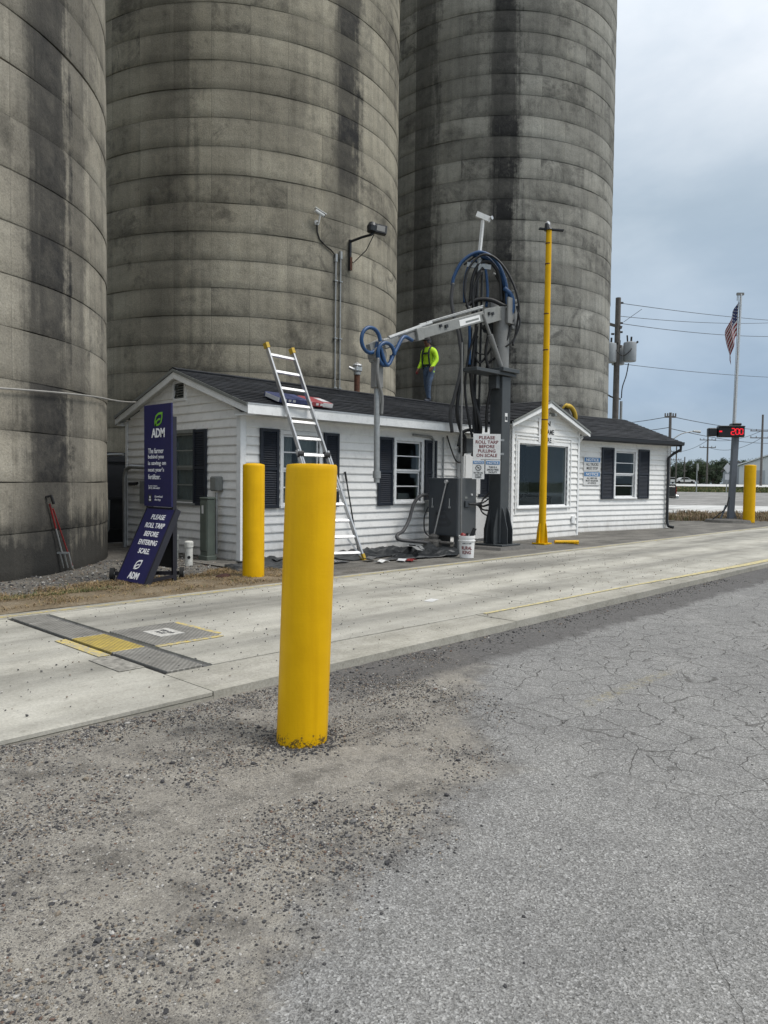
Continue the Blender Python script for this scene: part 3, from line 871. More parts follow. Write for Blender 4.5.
rnd = random.Random(3)
J = 0.006
for (a, b_) in ((-12, -6), (-6, -1.2), (-1.2, 2.765)):                    # approach slabs
    mb = MB()
    mb.box(a + J, b_ - 0.002, 4.115, 7.62, 0.036, LZ + rnd.uniform(-0.002, 0.002), 0.006)
    mb.build('slab', 'lane_concrete', lane)
for (a, b_) in ((3.16, 7.4), (7.4, 11.6), (11.6, 15.8), (15.8, 20.2), (20.2, 25.0), (25.0, 31.5)):   # weighbridge deck
    mb = MB()
    z1 = LZ + rnd.uniform(-0.002, 0.002)
    ya, yb = edge_y(a) + 0.012, edge_y(b_) + 0.012
    poly = [(a + J, ya), (b_ - J, yb), (b_ - J, 7.62), (a + J, 7.62)]
    mb.add([(x, y, 0.036) for x, y in poly] + [(x, y, z1) for x, y in poly], [(3, 2, 1, 0), (4, 5, 6, 7), (0, 1, 5, 4), (1, 2, 6, 5), (2, 3, 7, 6), (3, 0, 4, 7)])
    mb.build('slab', 'lane_concrete', lane)
for (a, b_) in ((2.7665, 6.3), (6.3, 10.55), (10.55, 15.0), (15.0, 19.8), (19.8, 25.2), (25.2, 31.5)):  # near edging
    mb = MB()
    z1 = LZ + rnd.uniform(-0.002, 0.003)
    poly = [(a + 0.001, 4.115), (b_ - 0.004, 4.115), (b_ - 0.004, edge_y(b_) - 0.012), (a + 0.001, edge_y(a) - 0.012)]
    mb.add([(x, y, -0.06) for x, y in poly] + [(x, y, z1) for x, y in poly], [(3, 2, 1, 0), (4, 5, 6, 7), (0, 1, 5, 4), (1, 2, 6, 5), (2, 3, 7, 6), (3, 0, 4, 7)])
    mb.build('edging', 'kerb_concrete', lane)
for (a, b_) in ((-12, -4), (-4, 2.7), (2.7, 8.2), (8.2, 14), (14, 20), (20, 31.5)):                 # far edging
    mb = MB()
    mb.box(a + 0.005, b_ - 0.005, 7.635, 7.88, 0.036, LZ + rnd.uniform(-0.002, 0.002))
    mb.build('edging', 'kerb_concrete', lane)
mb = MB()
mb.box(-6, 31, 7.70, 7.765, LZ + 0.003, LZ + 0.006)
mb.build('painted_line', 'line_yellow', lane)
mb = MB()
for i in range(48):
    a, b_ = 6.4 + i * 0.5, 6.9 + i * 0.5
    w_ = 0.05 + 0.10 * min(1, max(0, (a - 9.5) / 4))
    poly = [(a, edge_y(a) - 0.016 - w_), (b_, edge_y(b_) - 0.016 - w_), (b_, edge_y(b_) - 0.016), (a, edge_y(a) - 0.016)]
    mb.add([(x, y, LZ + 0.009) for x, y in poly], [(0, 1, 2, 3)])
mb.build('painted_line', 'line_pale', lane)

# diamond-plate strip across the lane end
for (a, b_, mm) in ((7.62, 7.18, 'diamond_plate'), (7.18, 6.28, 'diamond_plate'), (6.28, 5.58, 'diamond_plate_yellow'), (5.58, 4.74, 'diamond_plate')):
    mb = MB()
    mb.box(2.80, 3.09, b_ + 0.004, a - 0.004, 0.036, LZ + 0.008, 0.003)
    mb.build('steel_plate', mm, lane)
mb = MB()
mb.box(2.765, 2.79, 4.74, 7.62, 0.036, LZ - 0.006)
mb.build('gap_seal', 'hose_black', lane)
mb = MB()
mb.box(3.10, 3.15, 4.74, 7.62, 0.036, LZ - 0.01)
mb.build('gap_seal', 'scrap_grey', lane)
mb = MB()
mb.box(3.165, 3.80, 5.56, 6.34, LZ + 0.002, LZ + 0.012, 0.004)
mb.build('access_plate', 'diamond_plate', lane)
mb = MB()
mb.box(3.36, 3.60, 5.80, 6.10, LZ + 0.013, LZ + 0.017)
acc = mb.build('paper_label', 'worn_label', lane)
lettering(acc, ['KEEP OFF', 'PLATE'], frame((3.48, 5.95, LZ + 0.018), (0, -1, 0), (0, 0, 1), (1, 0, 0)), 0.20, 0.11, 'scrap_grey')
mb = MB()
mb.box(3.165, 3.80, 5.49, 5.55, LZ + 0.004, LZ + 0.007)
mb.box(3.81, 3.86, 5.62, 6.34, LZ + 0.004, LZ + 0.007)
mb.box(2.66, 2.755, 5.50, 6.30, LZ + 0.004, LZ + 0.007)
mb.build('painted_mark', 'plate_yellow', lane)
mb = MB()
mb.box(2.56, 2.755, 4.98, 5.46, LZ + 0.0035, LZ + 0.006)
mb.build('tar_patch', 'kerb_patch', lane)


def yard_z(x, y):
    return 0.05 + 0.025 * noise.noise(Vector((x * 0.8, y * 0.8, 5.0))) + 0.012 * noise.noise(Vector((x * 4, y * 4, 1.0)))


struct(grid('gravel_yard', -14, 8.6, 7.83, 26, 1, 1, lambda x, y: min(yard_z(x, y), 0.05) if y < 8.0 else yard_z(x, y), 'gravel_ground', xs=spaced([(-14, 0, 0.6), (0, 8.6, 0.12)]), ys=spaced([(7.83, 12, 0.1), (12, 26, 0.6)])))


def verge_edge(x):
    return 8.95 + 0.25 * noise.noise(Vector((x * 0.9, 0, 0))) + 0.12 * max(0, x - 3)


vx = spaced([(-8, 0, 0.4), (0, 7.4, 0.1)])
vy = [i / 10 for i in range(11)]
me_v = [(x, 7.87 + (verge_edge(x) - 7.87) * q, yard_z(x, 7.87 + (verge_edge(x) - 7.87) * q) * 0.6 + 0.04 + 0.03 * math.sin(PI * q)) for q in vy for x in vx]
W_ = len(vx)
mb = MB()
mb.add(me_v, [(j * W_ + i, j * W_ + i + 1, (j + 1) * W_ + i + 1, (j + 1) * W_ + i) for j in range(10) for i in range(W_ - 1)])
struct(mb.build('verge', 'thatch_ground', smooth='all', fix=False))
struct(grid('apron', 6.9, 31.5, 7.87, 11.2, 60, 12, lambda x, y: 0.062 + 0.006 * noise.noise(Vector((x, y, 2))), 'apron_dirt'))


def strip_sheet(name, d0, d1, s0, s1, off, mat, nd=12, wob=0.0):
    mb_ = MB()
    vs_, fs_ = [], []
    NS = 24
    for i in range(nd + 1):
        for j in range(NS + 1):
            d, s = d0 + (d1 - d0) * i / nd, s0 + (s1 - s0) * j / NS
            if i in (0, nd) and wob:
                d += wob * noise.noise(Vector((s * 0.35, d0, 0)))
            x, y = ds(d, s)
            vs_.append((x, y, rise(d) + off))
    for i in range(nd):
        for j in range(NS):
            a = i * (NS + 1) + j
            fs_.append((a, a + 1, a + NS + 2, a + NS + 1))
    mb_.add(vs_, [tuple(reversed(q)) for q in fs_])
    o = mb_.build(name, mat, fix=True)
    return struct(o)


strip_sheet('gravel_lot', 27.5, 76, 9.6, 80, 0.02, 'lot_gravel', 24)
strip_sheet('weed_ground', 28.2, 33.5, 10.2, 17.5, 0.05, 'gravel_ground', 8, 0.4)
strip_sheet('concrete_drive', 35.2, 43.5, 9.8, 80, 0.05, 'pale_concrete', 8, 0.15)
strip_sheet('road', 108, 132, -10, 160, 0.06, 'pale_concrete', 6)

# ------------------------------------------------------------------ silos
BAND = 0.69
SILOS = [('silo', 'nearest concrete grain silo at the left edge behind the navy signs', (2.07, 15.06), 4.85, 21.6,
          [(-59, 6.5, -3, 30, 0.93), (-75, 4, 2, 30, 0.6), (-50, 3.5, 1, 14, 0.55)]),
         ('silo', 'middle concrete grain silo standing behind the black shingled roof, with floodlight', (14.12, 19.49), 4.81, 21.6,
          [(-91, 6.0, 8.5, 30, 0.92), (-96, 4, 5.5, 9.5, 0.45), (-118, 14, 9.8, 11.6, 0.35), (-89, 3.0, 4.6, 6.2, 0.7), (-148, 8, 0, 30, 0.4)]),  # last entry darkens the left side over the full height
         ('silo', 'right-hand concrete grain silo against the open sky, black streak down its face', (24.97, 17.84), 4.64, 21.3,
          [(-139.5, 6.6, 0, 30, 1.0), (-139, 9.0, 8.8, 10.4, 0.9), (-137, 10, 3.0, 8.2, 0.55), (-175, 7, 0, 30, 0.75), (-128, 12, 15.5, 30, 0.45), (-158, 12, 15, 16.5, 0.35)])]  # leftmost entry darkens the edge next to the middle silo, full height
SEG = 112
for si, (nm, lab, (cx_, cy_), r_, H_, stk) in enumerate(SILOS):
    mname = 'silo_concrete_%d' % si
    silo_mat(mname, cx_, cy_, stk, BAND, ((0.95, 0.96, 0.96, 1), (0.97, 0.98, 0.95, 1), (0.84, 0.90, 0.98, 1))[si], (0.9, 0.0, 0.0)[si])
    st = thing(nm, lab, 'silo', (cx_, cy_, 0), 'concrete grain silos')
    nb_ = int(H_ / BAND)
    rn = random.Random(si + 11)
    for k in range(nb_):
        mb = MB()
        z0, z1 = k * BAND, (k + 1) * BAND
        dr = rn.uniform(-0.004, 0.004)
        ph = rn.uniform(0, 20)
        prof = [(-0.25, 0.0, 0), (0.002, -0.004, 1), (0.009, 0.010, 1), (0.007, 0.20, 0), (0.004, 0.45, 0), (0.001, BAND - 0.03, 0), (-0.004, BAND - 0.004, 1), (-0.25, BAND - 0.004, 0)]
        vs, fs = [], []
        for (o_, zz, wob) in prof:
            for j in range(SEG):
                a = 2 * PI * j / SEG
                ww = noise.noise(Vector((math.cos(a) * 4, math.sin(a) * 4, k * 3.3 + ph)))
                rr = r_ + o_ + (dr + 0.007 * ww + 0.005 * noise.noise(Vector((math.cos(a) * 13, math.sin(a) * 13, k * 1.7 + ph))) if o_ > -0.2 else 0)
                z = z0 + zz + (0.018 * ww if wob else 0)
                vs.append((cx_ + rr * math.cos(a), cy_ + rr * math.sin(a), max(z, -0.05)))
        P_ = len(prof)
        for i in range(P_ - 1):
            for j in range(SEG):
                q = (j + 1) % SEG
                fs.append((i * SEG + j, i * SEG + q, (i + 1) * SEG + q, (i + 1) * SEG + j))
        mb.add(vs, fs)
        mb.build('concrete_ring', mname, st, smooth=True, fix=False)
    mb = MB()
    mb.lathe([(r_ - 0.2, -0.1), (r_ - 0.2, nb_ * BAND - 0.02)], (cx_, cy_), 64)
    mb.build('inner_wall', mname, st)
    mb = MB()
    mb.lathe([(r_ + 0.14, nb_ * BAND + 0.0), (r_ + 0.14, nb_ * BAND + 0.22), (0.3, nb_ * BAND + 0.75)], (cx_, cy_), 64)
    mb.build('roof_slab', mname, st)

# ------------------------------------------------------------------ scale house
HB = Vector((7.6, 10.5, LZ))
house = thing('scale_house', 'long white clapboard scale house with black shingle roof below the silos', 'building', HB)
EXPO = 0.152


def wallpiece(mb_, uL0, uR0, uL1, uR1, z0, z1, n0, n1, th):
    """slab piece: bottom edge uL0..uR0 at z0 (front n0), top edge uL1..uR1 at z1 (front n1); th = back plane"""
    vs_ = [(uL0, n0, z0), (uR0, n0, z0), (uR1, n1, z1), (uL1, n1, z1), (uL0, th, z0), (uR0, th, z0), (uR1, th, z1), (uL1, th, z1)]
    mb_.add(vs_, [(0, 1, 2, 3), (7, 6, 5, 4), (0, 4, 5, 1), (1, 5, 6, 2), (2, 6, 7, 3), (3, 7, 4, 0)])


def make_wall(M, length, height, openings, gable=None, boards=True, start=0.0, mat='white_vinyl'):
    """wall in M's u-z plane, outward = M's y. gable=(apex_u, apex_z). Openings: (u0,u1,z0,z1)"""
    top = gable[1] if gable else height

    def lim(z):
        if gable and z > height:
            q = (z - height) / (gable[1] - height)
            return gable[0] * q, length + (gable[0] - length) * q
        return 0.0, length
    core = MB(M)
    cuts = sorted({0.0, height, top} | {z for o in openings for z in o[2:4]})
    for z0, z1 in zip(cuts, cuts[1:]):
        if z1 - z0 < 1e-4:
            continue
        zm = (z0 + z1) / 2
        ops = sorted(o for o in openings if o[2] < zm < o[3])
        xs = [None] + [x for o in ops for x in o[:2]] + [None]
        for i in range(0, len(xs), 2):
            a0, b0 = lim(z0)
            a1, b1 = lim(z1)
            a0, a1 = (a0, a1) if xs[i] is None else (xs[i], xs[i])
            b0, b1 = (b0, b1) if xs[i + 1] is None else (xs[i + 1], xs[i + 1])
            wallpiece(core, a0, b0, a1, b1, z0, z1, -0.004, -0.004, -0.11)
    wall = core.build('wall', mat, house)
    if not boards:
        return wall
    z = start
    while z < top - 0.01:
        za, zb = z, min(z + EXPO, top)
        cuts = sorted({za, zb} | {q for o in openings for q in o[2:4] if za < q < zb} | ({height} if za < height < zb else set()))
        for z0, z1 in zip(cuts, cuts[1:]):
            if z1 - z0 < 0.012:
                continue
            zm = (z0 + z1) / 2
            ops = sorted(o for o in openings if o[2] < zm < o[3])
            xs = [None] + [x for o in ops for x in o[:2]] + [None]
            for i in range(0, len(xs), 2):
                a0, b0 = lim(z0)
                a1, b1 = lim(z1)
                a0, a1 = (a0, a1) if xs[i] is None else (xs[i], xs[i])
                b0, b1 = (b0, b1) if xs[i + 1] is None else (xs[i + 1], xs[i + 1])
                if b0 - a0 < 0.03:
                    continue
                pb = MB(M)
                f0, f1 = (z0 - za) / EXPO, (z1 - za) / EXPO
                n0, n1 = 0.034 - 0.030 * f0, 0.034 - 0.030 * f1
                if f0 == 0 and z1 - z0 > 0.05:        # rolled bottom lip
                    wallpiece(pb, a0, b0, a0, b0, z0 - 0.008, z0 + 0.012, 0.031, 0.034, 0.0)
                    wallpiece(pb, a0, b0, a1, b1, z0 + 0.012, z1, 0.032, n1, 0.0)
                else:
                    wallpiece(pb, a0, b0, a1, b1, z0, z1, n0, n1, 0.0)
                pb.build('clapboard', mat, wall)
        z += EXPO
    return wall


def make_window(M, u0, u1, z0, z1, muntins=1, curtain=None, casing=0.065, frame_mat='white_trim', double=True, sash_mat='white_trim', back='interior'):
    """window filling an opening: casing (window) > sash, muntin, pane, curtain"""
    c = casing
    mb_ = MB(M)
    mb_.box(u0 - c, u0, -0.05, 0.045, z0 - 0.01, z1 + c)
    mb_.box(u1, u1 + c, -0.05, 0.045, z0 - 0.01, z1 + c)
    mb_.box(u0, u1, -0.05, 0.043, z1, z1 + c - 0.002)
    win = mb_.build('window', frame_mat, house)
    mb_ = MB(M)
    mb_.box(u0 - c - 0.02, u1 + c + 0.02, -0.05, 0.075, z0 - 0.055, z0 - 0.012, 0.006)
    mb_.build('sill', frame_mat, win)
    zm = (z0 + z1) / 2
    panes = [(z0, zm, -0.035), (zm, z1, -0.015)] if double else [(z0, z1, -0.02)]
    s_ = 0.04 if double else 0.03
    for (a, b_, n_) in panes:
        mb_ = MB(M)
        mb_.box(u0 + 0.002, u0 + s_, n_ - 0.015, n_ + 0.015, a, b_)
        mb_.box(u1 - s_, u1 - 0.002, n_ - 0.015, n_ + 0.015, a, b_)
        mb_.box(u0 + s_, u1 - s_, n_ - 0.014, n_ + 0.014, a + 0.001, a + s_)
        mb_.box(u0 + s_, u1 - s_, n_ - 0.014, n_ + 0.014, b_ - s_, b_ - 0.001)
        mb_.build('sash', sash_mat, win)
        zs = [a + s_ + (b_ - a - 2 * s_) * q / (muntins + 1) for q in range(muntins + 2)]
        for q in range(muntins + 1):
            mb_ = MB(M)
            mb_.box(u0 + s_, u1 - s_, n_ - 0.004, n_ + 0.002, zs[q], zs[q + 1])
            mb_.build('pane', 'glass', win)
            if q:
                mb_ = MB(M)
                mb_.box(u0 + s_, u1 - s_, n_ + 0.004, n_ + 0.016, zs[q] - 0.011, zs[q] + 0.011)
                mb_.build('muntin', sash_mat, win)
    if curtain:
        for (a, b_) in curtain:
            mb_ = MB(M)
            nn = max(8, int((b_ - a) / 0.025))
            vs_ = []
            for i in range(nn + 1):
                u = a + (b_ - a) * i / nn
                y = -0.085 + 0.018 * math.sin(i * 1.25)
                vs_ += [(u, y, z0 - 0.05), (u, y, z1 + 0.03)]
            mb_.add(vs_, [(2 * i, 2 * i + 2, 2 * i + 3, 2 * i + 1) for i in range(nn)])
            mb_.build('curtain', 'curtain', win, smooth='all')
    # room behind: dim box with a few things
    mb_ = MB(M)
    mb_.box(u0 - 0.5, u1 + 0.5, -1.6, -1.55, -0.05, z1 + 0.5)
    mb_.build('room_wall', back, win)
    return win


def make_shutter(M, u0, u1, z0, z1):
    mb_ = MB(M)
    fw_ = 0.055
    mb_.box(u0, u0 + fw_, 0.036, 0.070, z0, z1)
    mb_.box(u1 - fw_, u1, 0.036, 0.070, z0, z1)
    zm = (z0 + z1) / 2
    for a in (z0, zm - fw_ / 2, z1 - fw_):
        mb_.box(u0 + fw_, u1 - fw_, 0.036, 0.068, a + 0.001, a + fw_ - 0.001)
    mb_.box(u0 + fw_, u1 - fw_, 0.036, 0.040, z0 + fw_, z1 - fw_)
    sh = mb_.build('shutter', 'shutter_blue', house)
    mb_ = MB(M)
    z = z0 + fw_ + 0.004
    while z < z1 - fw_ - 0.03:
        if not (zm - fw_ / 2 - 0.035 < z < zm + fw_ / 2):
            mb_.add([(u0 + fw_, 0.041, z + 0.034), (u1 - fw_, 0.041, z + 0.034), (u1 - fw_, 0.064, z), (u0 + fw_, 0.064, z),
                     (u0 + fw_, 0.041, z + 0.028), (u1 - fw_, 0.041, z + 0.028), (u1 - fw_, 0.064, z - 0.004), (u0 + fw_, 0.064, z - 0.004)],
                    [(0, 1, 2, 3), (7, 6, 5, 4), (3, 2, 6, 7)])
        z += 0.04
    mb_.build('louvres', 'shutter_blue', sh)


def part(name, mat, parent, fn, M=None, **kw):
    mb_ = MB(M)
    fn(mb_)
    return mb_.build(name, mat, parent, **kw)


EH = 2.52                       # wall height above the lane
RZ = 3.42 - LZ                  # ridge height
# gable end facing left (-X)
MG = frame((7.6, 14.4, LZ), (0, -1, 0), (-1, 0, 0))
gw = (1.80, 2.50, 0.95, 2.22)
vent = (1.84, 2.18, 2.87, 3.15)
make_wall(MG, 3.9, EH, [gw, vent], gable=(2.05, RZ - 0.03))
make_window(MG, *gw, curtain=[(1.80, 2.50)], sash_mat='box_grey', frame_mat='box_grey')
make_shutter(MG, 2.52, 2.93, 0.90, 2.27)
make_shutter(MG, 1.34, 1.72, 0.90, 2.27)


def vent_fn(m_):
    m_.box(vent[0] - 0.05, vent[0], -0.03, 0.045, vent[2] - 0.05, vent[3] + 0.05)
    m_.box(vent[1], vent[1] + 0.05, -0.03, 0.045, vent[2] - 0.05, vent[3] + 0.05)
    m_.box(vent[0], vent[1], -0.03, 0.043, vent[2] - 0.05, vent[2])
    m_.box(vent[0], vent[1], -0.03, 0.043, vent[3], vent[3] + 0.05)


gv = part('gable_vent', 'white_trim', house, vent_fn, MG)
part('backing', 'shutter_blue', gv, lambda m_: m_.box(vent[0], vent[1], -0.06, -0.05, vent[2], vent[3]), MG)
for i in range(6):
    z = vent[2] + 0.02 + i * 0.047
    part('slat', 'box_grey', gv, lambda m_: m_.add([(vent[0], -0.03, z + 0.03), (vent[1], -0.03, z + 0.03), (vent[1], 0.02, z), (vent[0], 0.02, z),
                                                    (vent[0], -0.03, z + 0.022), (vent[1], -0.03, z + 0.022), (vent[1], 0.02, z - 0.008), (vent[0], 0.02, z - 0.008)],
                                                   [(0, 1, 2, 3), (7, 6, 5, 4), (3, 2, 6, 7), (0, 3, 7, 4), (1, 5, 6, 2)]), MG)
# long front wall
MF = frame((7.6, 10.5, LZ), (1, 0, 0), (0, -1, 0))
w1 = (0.88, 1.74, 0.93, 2.19)
w2 = (3.86, 4.66, 0.96, 2.22)
w3 = (6.75, 7.27, 1.0, 2.2)
make_wall(MF, 7.3, EH, [w1, w2])
make_window(MF, *w1, curtain=[(0.88, 1.16), (1.3, 1.74)])
make_window(MF, *w2)
part('red_cushion', 'interior_red', house, lambda m_: m_.box(3.9, 4.35, -0.6, -0.35, 0.7, 1.3, 0.05), MF)
part('paper_stack', 'curtain', house, lambda m_: m_.box(4.3, 4.65, -0.5, -0.3, 0.7, 1.12, 0.01), MF)
make_shutter(MF, 0.36, 0.77, 0.88, 2.27)
make_shutter(MF, 1.84, 2.22, 0.88, 2.27)
make_shutter(MF, 3.30, 3.74, 0.88, 2.27)
make_shutter(MF, 4.76, 5.15, 0.88, 2.27)
make_shutter(MF, 6.72, 7.12, 1.02, 2.27)
part('corner_post', 'white_trim', house, lambda m_: (m_.box(7.545, 7.66, 10.445, 10.458, LZ, LZ + EH), m_.box(7.545, 7.56, 10.458, 10.56, LZ, LZ + EH)))
part('corner_post', 'white_trim', house, lambda m_: m_.box(7.548, 7.562, 14.33, 14.4, LZ, LZ + EH))
# back wall and closing walls
make_wall(frame((19.3, 14.4, LZ), (-1, 0, 0), (0, 1, 0)), 11.7, EH, [], boards=False)

# entrance hut with a gable to the lane
HX0, HX1, HY = 14.9, 18.05, 9.95
HEH = 2.72
MHU = frame((HX0, HY, LZ), (1, 0, 0), (0, -1, 0))
hw = (0.28, 2.54, 0.80, 2.32)
make_wall(MHU, HX1 - HX0, HEH, [hw], gable=(1.36, 3.33), start=0.0)
make_window(MHU, *hw, muntins=0, double=False, casing=0.07, back='interior')
part('counter', 'interior', house, lambda m_: m_.box(0.3, 2.5, -0.9, -0.4, 0.6, 1.0), MHU)
part('desk_monitor', 'black_plastic', house, lambda m_: (m_.box(1.2, 1.7, -0.62, -0.58, 1.08, 1.42), m_.box(1.42, 1.48, -0.6, -0.57, 1.0, 1.08)), MHU)
part('corner_post', 'white_trim', house, lambda m_: m_.box(HX1 - 0.07, HX1 + 0.004, HY - 0.042, HY - 0.027, LZ, LZ + HEH))
part('corner_post', 'white_trim', house, lambda m_: m_.box(HX0 - 0.03, HX0 + 0.06, HY - 0.042, HY - 0.027, LZ, LZ + HEH))
make_wall(frame((HX0, 10.5, LZ), (0, -1, 0), (-1, 0, 0)), 0.55, HEH, [])
make_wall(frame((HX1, HY, LZ), (0, 1, 0), (1, 0, 0)), 0.9, HEH, [])
# right wing, turned a little towards the lane
WA = R(-10)
WO = Vector((18.06, 10.72, LZ))
wu = Vector((math.cos(WA), math.sin(WA), 0))
wn_ = Vector((math.sin(WA), -math.cos(WA), 0))
MW = frame(WO, wu, wn_)
WL = 5.46
ww = (2.74, 3.70, 0.98, 2.33)
make_wall(MW, WL, 2.58, [ww])
make_window(MW, *ww)
make_shutter(MW, 2.07, 2.62, 0.93, 2.42)
make_shutter(MW, 3.84, 4.38, 0.93, 2.42)
part('corner_post', 'white_trim', house, lambda m_: (m_.box(WL - 0.07, WL + 0.03, 0.027, 0.042, 0, 2.58), m_.box(WL + 0.027, WL + 0.042, -0.08, 0.04, 0, 2.58)), MW)
make_wall(frame(MW @ Vector((WL, 0, 0)), -wn_, wu), 3.6, 2.58, [])
make_wall(frame(MW @ Vector((WL, -3.6, 0)), -wu, -wn_), WL, 2.58, [], boards=False)
part('interior_shelf', 'curtain', house, lambda m_: (m_.box(2.8, 3.7, -0.7, -0.4, 1.55, 1.62), m_.box(2.95, 3.1, -0.6, -0.45, 1.62, 1.85)), MW)


def roof_slope(name, el, er, rl, rr, th=0.05, expo=0.14, mat='shingle'):
    """shingled slope between eave (el,er) and ridge (rl,rr): every course laps over the one below"""
    el, er, rl, rr = map(Vector, (el, er, rl, rr))
    n_ = max(2, int(((rl - el).length + (rr - er).length) / 2 / expo))
    nrm = (er - el).cross(rl - el)
    if nrm.length < 1e-6:
        nrm = (er - el).cross(rr - el)
    nrm.normalize()
    if nrm.z < 0:
        nrm = -nrm
    mb_ = MB()
    for i in range(n_):
        a, b_ = i / n_, (i + 1) / n_
        l0, l1 = el.lerp(rl, a), el.lerp(rl, b_)
        r0, r1 = er.lerp(rr, a), er.lerp(rr, b_)
        seg = max(1, int((r0 - l0).length / 0.9))
        for j in range(seg):
            q0, q1 = j / seg, (j + 1) / seg
            up_ = nrm * (0.016 + random.uniform(-0.003, 0.004))
            A_, B_, C_, D_ = l0.lerp(r0, q0), l0.lerp(r0, q1), l1.lerp(r1, q1), l1.lerp(r1, q0)
            mb_.add([A_ + up_, B_ + up_, C_ + nrm * 0.002, D_ + nrm * 0.002, A_ - nrm * 0.0, B_ - nrm * 0.0], [(0, 1, 2, 3), (4, 5, 1, 0)])
    # underside deck
    mb_.add([el, er, rr, rl, el - nrm * th, er - nrm * th, rr - nrm * th, rl - nrm * th], [(7, 6, 5, 4), (0, 4, 5, 1), (1, 5, 6, 2), (2, 6, 7, 3), (3, 7, 4, 0)])
    return mb_.build(name, mat, house, fix=False)


EZ = 2.70                      # roof edge at the eave
RY, RZW = 12.34, 3.46
X0r = 7.40
roof_slope('roof_slope', (X0r, 10.08, EZ), (18.9, 10.08, EZ), (X0r, RY, RZW), (18.9, RY, RZW))
roof_slope('roof_slope', (18.9, 14.56, EZ), (X0r, 14.56, EZ), (18.9, RY, RZW), (X0r, RY, RZW))
part('ridge_cap', 'shingle', house, lambda m_: (m_.bar((X0r, RY - 0.06, RZW + 0.005), (18.5, RY - 0.06, RZW + 0.005), 0.14, 0.02, (0, -0.3, 1)), m_.bar((X0r, RY + 0.06, RZW + 0.005), (18.5, RY + 0.06, RZW + 0.005), 0.14, 0.02, (0, 0.3, 1))))
part('fascia', 'white_trim', house, lambda m_: m_.box(X0r + 0.01, 14.7, 10.055, 10.078, EZ - 0.17, EZ - 0.012))
part('drip_edge', 'aluminium', house, lambda m_: m_.box(X0r, 14.7, 10.045, 10.085, EZ - 0.012, EZ + 0.006))
part('soffit', 'soffit', house, lambda m_: m_.box(X0r + 0.05, 14.9, 10.08, 10.5, EZ - 0.16, EZ - 0.14))
part('soffit', 'soffit', house, lambda m_: m_.box(X0r + 0.05, 18.8, 14.4, 14.56, EZ - 0.16, EZ - 0.14))
sl_ = (RZW - EZ) / (RY - 10.08)
for (ya, yb) in ((10.08, RY), (14.56, RY)):
    part('rake_board', 'white_trim', house, lambda m_: m_.add(
        [(x, y, z) for x in (X0r + 0.01, X0r + 0.035) for (y, z) in ((ya, EZ - 0.02), (yb, RZW - 0.02), (yb, RZW - 0.17), (ya, EZ - 0.16))],
        [(0, 1, 2, 3), (7, 6, 5, 4), (0, 4, 5, 1), (1, 5, 6, 2), (2, 6, 7, 3), (3, 7, 4, 0)]))
    part('rake_trim', 'box_grey', house, lambda m_: m_.add(
        [(x, y, z) for x in (X0r - 0.012, X0r + 0.008) for (y, z) in ((ya, EZ + 0.004), (yb, RZW + 0.004), (yb, RZW - 0.05), (ya, EZ - 0.05))],
        [(0, 1, 2, 3), (7, 6, 5, 4), (0, 4, 5, 1), (1, 5, 6, 2), (2, 6, 7, 3), (3, 7, 4, 0)]))
    part('rake_soffit', 'soffit', house, lambda m_: m_.add(
        [(x, y, z) for x in (X0r + 0.036, 7.59) for (y, z) in ((ya, EZ - 0.10), (yb, RZW - 0.10), (yb, RZW - 0.12), (ya, EZ - 0.12))],
        [(0, 1, 2, 3), (7, 6, 5, 4), (0, 4, 5, 1), (1, 5, 6, 2), (2, 6, 7, 3), (3, 7, 4, 0)]))
# eave return boxes at the gable
part('eave_return', 'white_trim', house, lambda m_: m_.box(X0r + 0.036, 7.6, 10.09, 10.46, EZ - 0.185, EZ - 0.165))
part('eave_return', 'white_trim', house, lambda m_: m_.box(X0r + 0.036, 7.6, 14.41, 14.54, EZ - 0.185, EZ - 0.165))

# hut roof
HRX, HRZ, HEZ = 16.27, 3.47, 2.87
HY0 = 9.72
roof_slope('roof_slope', (HX0 - 0.28, 12.6, HEZ + 0.0), (HX0 - 0.28, HY0, HEZ + 0.0), (HRX, 12.6, HRZ), (HRX, HY0, HRZ))
roof_slope('roof_slope', (HX1 + 0.22, HY0, HEZ - 0.06), (HX1 + 0.22, 12.6, HEZ - 0.06), (HRX, HY0, HRZ), (HRX, 12.6, HRZ))
for (xa, za) in ((HX0 - 0.28, HEZ + 0.0), (HX1 + 0.22, HEZ - 0.06)):
    part('rake_board', 'white_trim', house, lambda m_: m_.add(
        [(x, y, z) for y in (HY0 + 0.004, HY0 + 0.03) for (x, z) in ((xa, za - 0.015), (HRX, HRZ - 0.015), (HRX, HRZ - 0.16), (xa, za - 0.13))],
        [(0, 1, 2, 3), (7, 6, 5, 4), (0, 4, 5, 1), (1, 5, 6, 2), (2, 6, 7, 3), (3, 7, 4, 0)]))
    part('rake_trim', 'box_grey', house, lambda m_: m_.add(
        [(x, y, z) for y in (HY0 - 0.015, HY0 + 0.002) for (x, z) in ((xa, za + 0.004), (HRX, HRZ + 0.006), (HRX, HRZ - 0.045), (xa, za - 0.045))],
        [(0, 1, 2, 3), (7, 6, 5, 4), (0, 4, 5, 1), (1, 5, 6, 2), (2, 6, 7, 3), (3, 7, 4, 0)]))
    part('rake_soffit', 'soffit', house, lambda m_: m_.add(
        [(x, y, z) for y in (HY0 + 0.03, HY) for (x, z) in ((xa, za - 0.08), (HRX, HRZ - 0.09), (HRX, HRZ - 0.11), (xa, za - 0.10))],
        [(0, 1, 2, 3), (7, 6, 5, 4), (0, 4, 5, 1), (1, 5, 6, 2), (2, 6, 7, 3), (3, 7, 4, 0)]))
